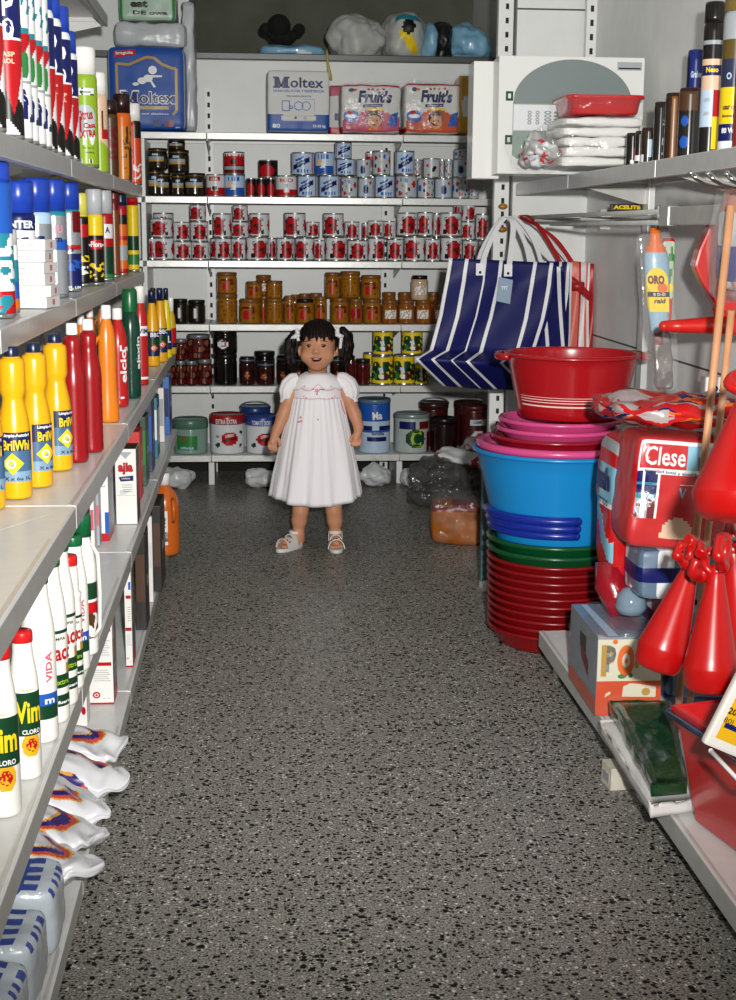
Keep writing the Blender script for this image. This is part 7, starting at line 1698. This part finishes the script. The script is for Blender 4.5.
# legs and feet
ll = [G(307, 462, .01), G(302, 490, .005), G(300.5, 511, .0), G(299.3, 520, .008), G(298.3, 533, .010), G(298.3, 540, .010)]; body.chain(ll, [.05, .040, .0285, .0275, .019, .019], .015)
rl = [G(329, 462, .01), G(333, 490, .005), G(334, 511, .0), G(334.8, 520, .006), G(335.3, 533, .010), G(335.5, 540, .010)]; body.chain(rl, [.05, .040, .0285, .0275, .019, .019], .015)
def foot_pts(heel, toe):
    a = onz(*heel, 0)-GR; b = onz(*toe, 0)-GR; return a, b
FT = []
for (hx, tx, leg) in (((298.5, 545.5), (282.5, 551.5), ll), ((335.8, 545), (337.2, 555), rl)):
    ank = leg[-2]; b = onz(*tx, 0)-GR; a = Vector((ank.x, ank.y+.012, 0)); d_ = (b-a); d_.z = 0; L0 = .128; d_.normalize(); b = a+d_*L0*.82; FT.append((a, b, d_))
    body.chain([leg[-2], Vector((a.x, a.y, .034))], [.022, .024], .012); body.cap(Vector((a.x, a.y, .032)), b+Vector((0, 0, .026))-d_*.03, .021, .0165, .015)
    s_ = Vector((-d_.y, d_.x, 0))
    for j in range(5):
        q = b+s_*(.020-.010*j)*(1 if hx[0] < 320 else -1); body.cap(q-d_*.03+Vector((0, 0, .024)), q+d_*(.002-.004*abs(j-1))+Vector((0, 0, .021)), .0075, .0065-.0004*j, .003)
lipc = np.array(G(HX-1.2, 359.7, -.078))
_sh = G(317, 380, 0).z; _hp = G(317, 505, 0).z
ARMX = .058
def skinmat(c):
    q = c-lipc
    if _hp < c[2] < _sh and abs(c[0]-.002) < ARMX+.03*max(0, (_sh-.12-c[2])/.3) and c[1] > -.2: return DRS   # the underslip beneath the dress
    if abs(q[0]) < .0225 and q[1] < .03 and c[1] < -.05:
        zz = q[2]+.0022-12.0*q[0]**2
        if (q[0]/.0185)**2+(zz/.0062)**2 < 1.0: return MOUTH
        if (q[0]/.0215)**2+(zz/.0098)**2 < 1: return LIPS
mb = MB(); body.mesh(mb, SKIN, skinmat); smooth_obj(mb.build('body', girl), 2)
def face_y(px, py):
    for i in range(200):
        dy = -.13+i*.0008
        if body.at(G(px, py, dy)) < 0: return dy
    return -.05
# eyes, brows, teeth
EW = mat('eye_white', '#b9aea6', .25); EI = mat('eye_brown', '#24120a', .12, coat=.6)
for ex in (HX-8.5, HX+5.7):
    dy = face_y(ex, 345.8); c = G(ex, 345.9, dy+.0022)
    mb = MB(); mb.ball(c, .0112, EW, 18, (1.0, .50, .58)); e = mb.build('eye', girl)
    mb = MB(); mb.ball(c+Vector((0, -.0030, .0002)), .0080, EI, 16, (1, .48, .80)); mb.ball(c+Vector((.0016, -.0064, .0018)), .0009, TOOTH_GLINT, 8); mb.build('iris', e)  # the tiny pale ball is a catchlight modelled onto the iris
    mb = MB(); mb.tube([c+Vector((x*.0108, -.0052+.0028*x*x, .0046-.0026*x*x)) for x in (-1, -.5, 0, .5, 1)], [.0010, .0019, .0021, .0019, .0010], HAIRM, 6); mb.build('eyelash', e)
    mb = MB(); s_ = -1 if ex < HX else 1
    mb.tube([G(ex+x*3.6+s_*.4, 341.4-1.0*(1-abs(x))+.3*s_*x, face_y(ex+x*3.4, 341.4)-.0005) for x in (-1, -.5, 0, .5, 1)], [.0008, .0016, .0018, .0016, .0008], mat('brow', '#3a2318', .6), 6); mb.build('eyebrow', girl)
mb = MB(); cy_ = face_y(HX-1.2, 362.2)
for j in range(-2, 3): mb.ball(G(HX-1.2+j*1.3, 359.0-.05*j*j, -.069+.0012*j*j), .0026, TOOTH_GLINT, 8, (.95, .7, .95))
mb.build('teeth', girl)
for ex, ey in ((301.6, 357), (333.9, 355.6)):
    mb = MB(); mb.ball(G(ex, ey, -.005), .0038, mat('pearl', '#e6e2da', .2, coat=.6), 10); mb.build('earring', girl)
# hair
hair = Field((-.14, -.11, .66), (.16, .13, .91), .0032)
hair.ell(G(318.2, 339.5, .014), (.0735, .083, .0775)); hair.ell(G(318.2, 347, .035), (.066, .060, .062), .02)
fz = G(HX, 340.6, -.08).z
def facecut(X, Y, Z):
    # keep the fringe, open the face below it; the fringe hangs lower at the sides and in loose points
    bot = fz-.003+.013*np.abs(np.sin(X*105+.4+18*X))**1.5+.005*np.sin(X*430)-.012*np.clip((np.abs(X-.002)-.042)/.018, 0, 1)
    return np.maximum(np.maximum(Z-bot, Y-.004-.0*Z), np.abs(X-.003)-.0665)
hair.put(facecut, (-.08, -.12, .64), (.09, .02, fz+.02), .003, True)
rh = random.Random(5)
for side, path, rs in ((-1, [(300.5, 335), (294.5, 333.5), (291, 341), (289.5, 352), (291, 363), (294, 371)], [.012, .017, .020, .018, .012, .003]), (1, [(336, 334), (342.5, 330), (347, 336), (348.5, 346), (347, 357), (344.5, 366)], [.012, .017, .020, .018, .012, .003])):
    for w_ in range(7):
        ox, oy, sp = rh.uniform(-2.6, 2.6), rh.uniform(-.014, .014), rh.uniform(.7, 1.25)
        pts = [G(x+ox*min(1, i/2)+side*.5*i*(sp-1), y+(rh.uniform(-1, 1)+(sp-1)*9)*i/5, .026+oy*min(1, i/2)) for i, (x, y) in enumerate(path)]
        hair.chain(pts, [r*.62 for r in rs], .004)
    for w_ in range(10):
        i = rh.randint(1, 3); x, y = path[i]; hair.cap(G(x+side*rh.uniform(1, 4), y+rh.uniform(-2, 2), .026), G(x+side*rh.uniform(3.5, 6.5), y+rh.uniform(6, 14), .028+rh.uniform(-.01, .01)), .004, .0012, .003)
Xg, Yg, Zg = np.meshgrid(hair.x, hair.y, hair.z, indexing='ij')
ang_ = np.arctan2(Yg-.014, Xg-.003); hair.D += (.0016*np.sin(ang_*40+Zg*40)+.0011*np.sin(ang_*71-Zg*80+1)+.0008*np.sin(Xg*520+Zg*90)*(np.abs(Xg)>.075)).astype(np.float32)
mb = MB(); hair.mesh(mb, HAIRM); smooth_obj(mb.build('hair', girl), 1)
# bows
BOW = mat('white_satin', '#dfdde0', .35, coat=.3)
for pts, tails in ((((297, 331), (294, 337), (298.5, 335.5)), (((297, 333), (292.5, 337), (291.8, 338.6)), ((297.5, 334), (297.8, 338), (298.6, 341)))), (((337.5, 330), (341, 336), (336.5, 335)), (((338.5, 333), (341.2, 338), (340.2, 348.5)), ((337.5, 331), (335.5, 327.5), (334.8, 326.6))))):
    mb = MB(); c = G(*pts[2], -.026)
    for p_ in pts[:2]:
        q = G(*p_, -.030); mb.tube([c, (c+q)/2+Vector((0, -.006, .0)), q+(q-c)*.5], [.004, .0095, .006], BOW, 8)
    for tl in tails: mb.strip([G(x, y, -.030-.004*i) for i, (x, y) in enumerate(tl)], .011, BOW, (.9, .4, .1), .0008)
    mb.ball(c+Vector((0, -.006, 0)), .0062, BOW, 10); mb.build('hair_bow', girl)
# dress
rows = [(372.6, 317.2, 11.8, .95, 0), (374.6, 317.2, 15, .86, 0), (377, 317.3, 19.5, .74, 0), (380.5, 317.4, 23.0, .70, 0), (385, 317.5, 24.8, .70, 0), (390, 317.5, 25.0, .72, 0), (395.5, 317.5, 24.8, .75, 0), (397.2, 317.5, 25.2, .80, .5)]
for i in range(1, 15):
    q = i/14; rows.append((397.2+q*101, 317.5+.2*q, 25.2+q*21.6+1.2*math.sin(q*PI), .80-.06*q, .5+.5*q))
zrow = [G(r[1], r[0], 0).z for r in rows]; xrow = [G(r[1], r[0], 0).x for r in rows]
zhem = G(317, 508, -.135).z; z0_ = zrow[7]
for i in range(8, len(rows)): zrow[i] = z0_+(zhem-z0_)*(i-7)/(len(rows)-8)
def dress_pt(th, ri, off=0.0):
    i = min(int(ri), len(rows)-2); t_ = ri-i
    L_ = lambda j: (1-t_)*rows[i][j]+t_*rows[i+1][j]
    hw = L_(2)*k; dr = L_(3); g = L_(4); z = (1-t_)*zrow[i]+t_*zrow[i+1]; x0 = (1-t_)*xrow[i]+t_*xrow[i+1]
    fold = 0
    if g > 0:
        q = max(0.0, (g-.5)*2)
        fold = (1-q)*.018*math.sin(th*34+.9*math.sin(th*5))+q**.8*(.058*math.sin(th*7+1.6*math.sin(th*2+.4)+g)+.034*math.sin(th*13+2+g*1.9+math.sin(th*3))+.010*math.sin(th*27+1))+.012*math.sin(th*4+z*30)*math.sin(z*17+th*2)*q
        # two wide pleats running down the front
        fold += q*.035*(math.exp(-((th+.55)/.16)**2)+math.exp(-((th-.62)/.16)**2)-math.exp(-((th+.0)/.2)**2)*.6)
    r = 1+fold*.9
    bx = hw*r*math.sin(th); by = -hw*dr*r*math.cos(th)
    if ri > 8: z += .034*max(0, abs(math.sin(th))-.35)*max(0, (ri-8)/(len(rows)-9))*(1.2 if th > 0 else .9)
    l = math.hypot(bx, by) or 1
    return Vector((x0+bx*(1+off/l), .008+by*(1+off/l), z))
NS = 200; mb = MB(); sub_ = []
R_ = []
for i in range(len(rows)-1):
    for j in range(2): R_.append(i+j/2)
R_.append(len(rows)-1.001)
for ri in R_:
    for s_ in range(NS): mb.v.append(tuple(dress_pt(-PI+2*PI*s_/NS, ri)))
for i in range(len(R_)-1):
    for s_ in range(NS):
        s2 = (s_+1) % NS; mb.f.append((i*NS+s_, (i+1)*NS+s_, (i+1)*NS+s2, i*NS+s2)); mb.m.append(mb.mi(DRS)); mb.sm.append(True)
# turned-up hem
b0 = len(mb.v); N0 = (len(R_)-1)*NS
for s_ in range(NS):
    p_ = dress_pt(-PI+2*PI*s_/NS, len(rows)-1.001, -.006); p_.z += .003; mb.v.append(tuple(p_))
for s_ in range(NS):
    s2 = (s_+1) % NS; mb.f.append((N0+s_, b0+s_, b0+s2, N0+s2)); mb.m.append(0); mb.sm.append(False)
# puffed sleeves
for path in (((299, 379, 6.5), (294, 381, 8.4), (290, 385.5, 9.2), (288, 391, 9.0), (287.4, 396, 7.8), (286.8, 399, 6.6), (286.6, 402.2, 6.9)), ((336.5, 379, 6.5), (342, 380.5, 8.4), (347, 385, 9.3), (349.8, 390.5, 9.2), (350.6, 395.5, 8.0), (350.8, 398.5, 6.7), (351.3, 401.8, 7.0))):
    P3 = []; 
    for i in range(len(path)-1):
        for j in range(4):
            t_ = j/4; P3.append([path[i][q]*(1-t_)+path[i+1][q]*t_ for q in range(3)])
    P3.append(list(path[-1])); b0 = len(mb.v); SN = 44
    cs = [G(p_[0], p_[1], .006) for p_ in P3]
    for i, c in enumerate(cs):
        t_ = (cs[min(i+1, len(cs)-1)]-cs[max(0, i-1)]).normalized(); a_ = t_.cross(Vector((0, 1, 0))).normalized(); b_ = Vector((0, 1, 0)); b_ = (b_-t_*b_.dot(t_)).normalized()
        q = i/(len(cs)-1); amp = .10*math.sin(PI*min(1, q*1.15))+.05
        for s_ in range(SN):
            th = 2*PI*s_/SN; rr = P3[i][2]*k*(1+(amp if q < .85 else .02)*(.5*math.sin(th*9+q*3)+.3*math.sin(th*14+1)))
            mb.v.append(tuple(c+a_*math.cos(th)*rr+b_*math.sin(th)*rr*.92))
    for i in range(len(cs)-1):
        for s_ in range(SN):
            s2 = (s_+1) % SN; mb.f.append((b0+i*SN+s_, b0+i*SN+s2, b0+(i+1)*SN+s2, b0+(i+1)*SN+s_)); mb.m.append(0); mb.sm.append(True)
dress = mb.build('dress', girl)
# scalloped collar over the yoke
mb = MB(); CN = 120; rws = 6
def collar_end(th): return 4.35+.50*abs(math.sin(th*4.5))**.7-1.0*max(0, abs(th)-1.9)
for j in range(rws+1):
    for s_ in range(CN+1):
        th = -PI+2*PI*s_/CN; th = th*.985; e_ = collar_end(th); e_ -= .9*math.exp(-(th/.20)**2)
        mb.v.append(tuple(dress_pt(th, .02+(e_-.02)*j/rws, .0028)))
for j in range(rws):
    for s_ in range(CN): q = j*(CN+1)+s_; mb.f.append((q, q+CN+1, q+CN+2, q+1)); mb.m.append(mb.mi(DRS)); mb.sm.append(True)
o = mb.build('collar', dress); md = o.modifiers.new('Solidify', 'SOLIDIFY'); md.thickness = .002
# embroidery: pink piping along collar and yoke, a small pink flower and dark stitches
mb = MB(); mb.tube([dress_pt(-PI*.985+2*PI*.985*s_/160, collar_end(-PI*.985+2*PI*.985*s_/160)-.9*math.exp(-((-PI*.985+2*PI*.985*s_/160)/.20)**2), .0048) for s_ in range(161)], .0009, mat('pink_thread_pale', '#d690a2', .6), 5)
mb.build('collar_piping', dress)
mb = MB(); mb.tube([dress_pt(-1.5+3.0*s_/90, 6.6+.28*abs(math.sin(s_/90*PI*4)), .0022) for s_ in range(91)], .0011, mat('pink_thread_pale', '#d9a9b4', .6), 5); mb.build('yoke_piping', dress)
fl0 = lambda px, py, off=.003: Vector(dress_pt(math.asin(max(-.99, min(.99, (px-317.5)/25.4))), np.interp(py, [r[0] for r in rows], range(len(rows))), off))
mb = MB()
for a in range(5): mb.ball(fl0(316.2+1.3*math.cos(a*1.257), 389+1.3*math.sin(a*1.257), .0025), .0030, PNKE, 8, (1, .4, 1))
mb.ball(fl0(316.2, 392.2, .0025), .0036, PNKE, 8, (1, .4, 1))
for x_, m_ in ((311.8, PNKE), (313, PNKE)): mb.ball(fl0(x_, 387.5, .0025), .0026, m_, 8, (1, .4, 1))
for x_ in (319, 320.4, 321.8, 323): mb.ball(fl0(x_, 387.3+.6*((int(x_)) % 2), .0025), .0026, mat('grey_thread', '#4a5560', .6), 8, (1, .4, 1))
for x_, y_ in ((303.5, 395), (306, 396), (331, 396), (334, 395), (330, 385), (304, 385)): mb.ball(fl0(x_, y_, .003), .0028, PNKE, 8, (1, .4, 1))
mb.build('embroidery', dress)
mb = MB()
for x_, y_ in ((-.62, 9.4), (-.58, 9.9), (-.66, 10.0)): mb.ball(dress_pt(x_, y_, .002), .0045, PNKE, 8, (1, .3, 1))
mb.tube([dress_pt(1.05+.02*j, 7.2+.5*j, .003) for j in range(5)], .002, PNKE, 6); mb.build('pink_flower', dress)
mb = MB(); mb.ball(dress_pt(-.02, 9.6, .002), .0026, mat('grey_thread', '#4a5560', .6), 8); mb.build('button', dress)
# sandals
SHW = mat('sandal_white', '#dcd8d4', .4, coat=.2)
for i, (a, b, d_) in enumerate(FT):
    s_ = Vector((-d_.y, d_.x, 0)); t = mb = MB(); NN = 28
    def outline(q, g=0):
        th = 2*PI*q; u = math.cos(th); L1 = .074; c = a+d_*(.052)
        wd = .027+.006*max(0, u); return c+d_*(u*(L1+g))+s_*(math.sin(th)*(wd+g))
    rings = [(0, .001), (.001, .006), (.001, .012), (-.002, .014)]
    for g, z in rings:
        for q in range(NN): p_ = outline(q/NN, g); mb.v.append((p_.x, p_.y, z))
    for j in range(3):
        for q in range(NN): q2 = (q+1) % NN; mb.f.append((j*NN+q, j*NN+q2, (j+1)*NN+q2, (j+1)*NN+q)); mb.m.append(mb.mi(SHW)); mb.sm.append(False)
    mb.f.append(tuple(range(3*NN, 4*NN))); mb.m.append(0); mb.sm.append(False); mb.f.append(tuple(reversed(range(NN)))); mb.m.append(0); mb.sm.append(False)
    sh = mb.build('sandal', girl)
    # heel counter and front band
    def arc(cx, rad, hgt, t0=0, n=16, w_=.022, zoff=.012, nm='strap'):
        e = MB(); pts = []
        for j in range(n+1):
            th = PI*j/n; pts.append(a+d_*cx+s_*(math.cos(th)*rad)+Vector((0, 0, zoff+hgt*math.sin(th))))
        e.strip(pts, w_, SHW, tuple(d_), .0016); return e
    arc(.078, .0310, .037, w_=.040).build('front_band', sh); arc(.046, .0280, .047, w_=.020).build('front_band', sh); 
    e = MB(); pts = [a+d_*(-.004-.022*math.sin(PI*j/12)+.02)+s_*(.0255*math.cos(PI*j/12))+Vector((0, 0, .036)) for j in range(13)]; e.strip(pts, .042, SHW, (0, 0, 1), .0015); e.build('heel_counter', sh)
    e = MB(); pts = [a+d_*(.012+.028*math.cos(2*PI*j/20))+s_*(.0265*math.sin(2*PI*j/20))+Vector((0, 0, .060+.004*math.cos(2*PI*j/20))) for j in range(21)]; e.strip(pts, .010, SHW, (0, 0, 1), .0014); e.build('ankle_strap', sh)
    e = MB()
    for j, m_ in enumerate((PR, PG, PY, PR, PG, PN, PO)): th = PI*(.22+.56*j/6); e.ball(a+d_*(.084+.006*(j % 2))+s_*(math.cos(th)*.0315)+Vector((0, 0, .012+.0385*math.sin(th))), .0046, m_, 8)
    e.build('flower_beads', sh)
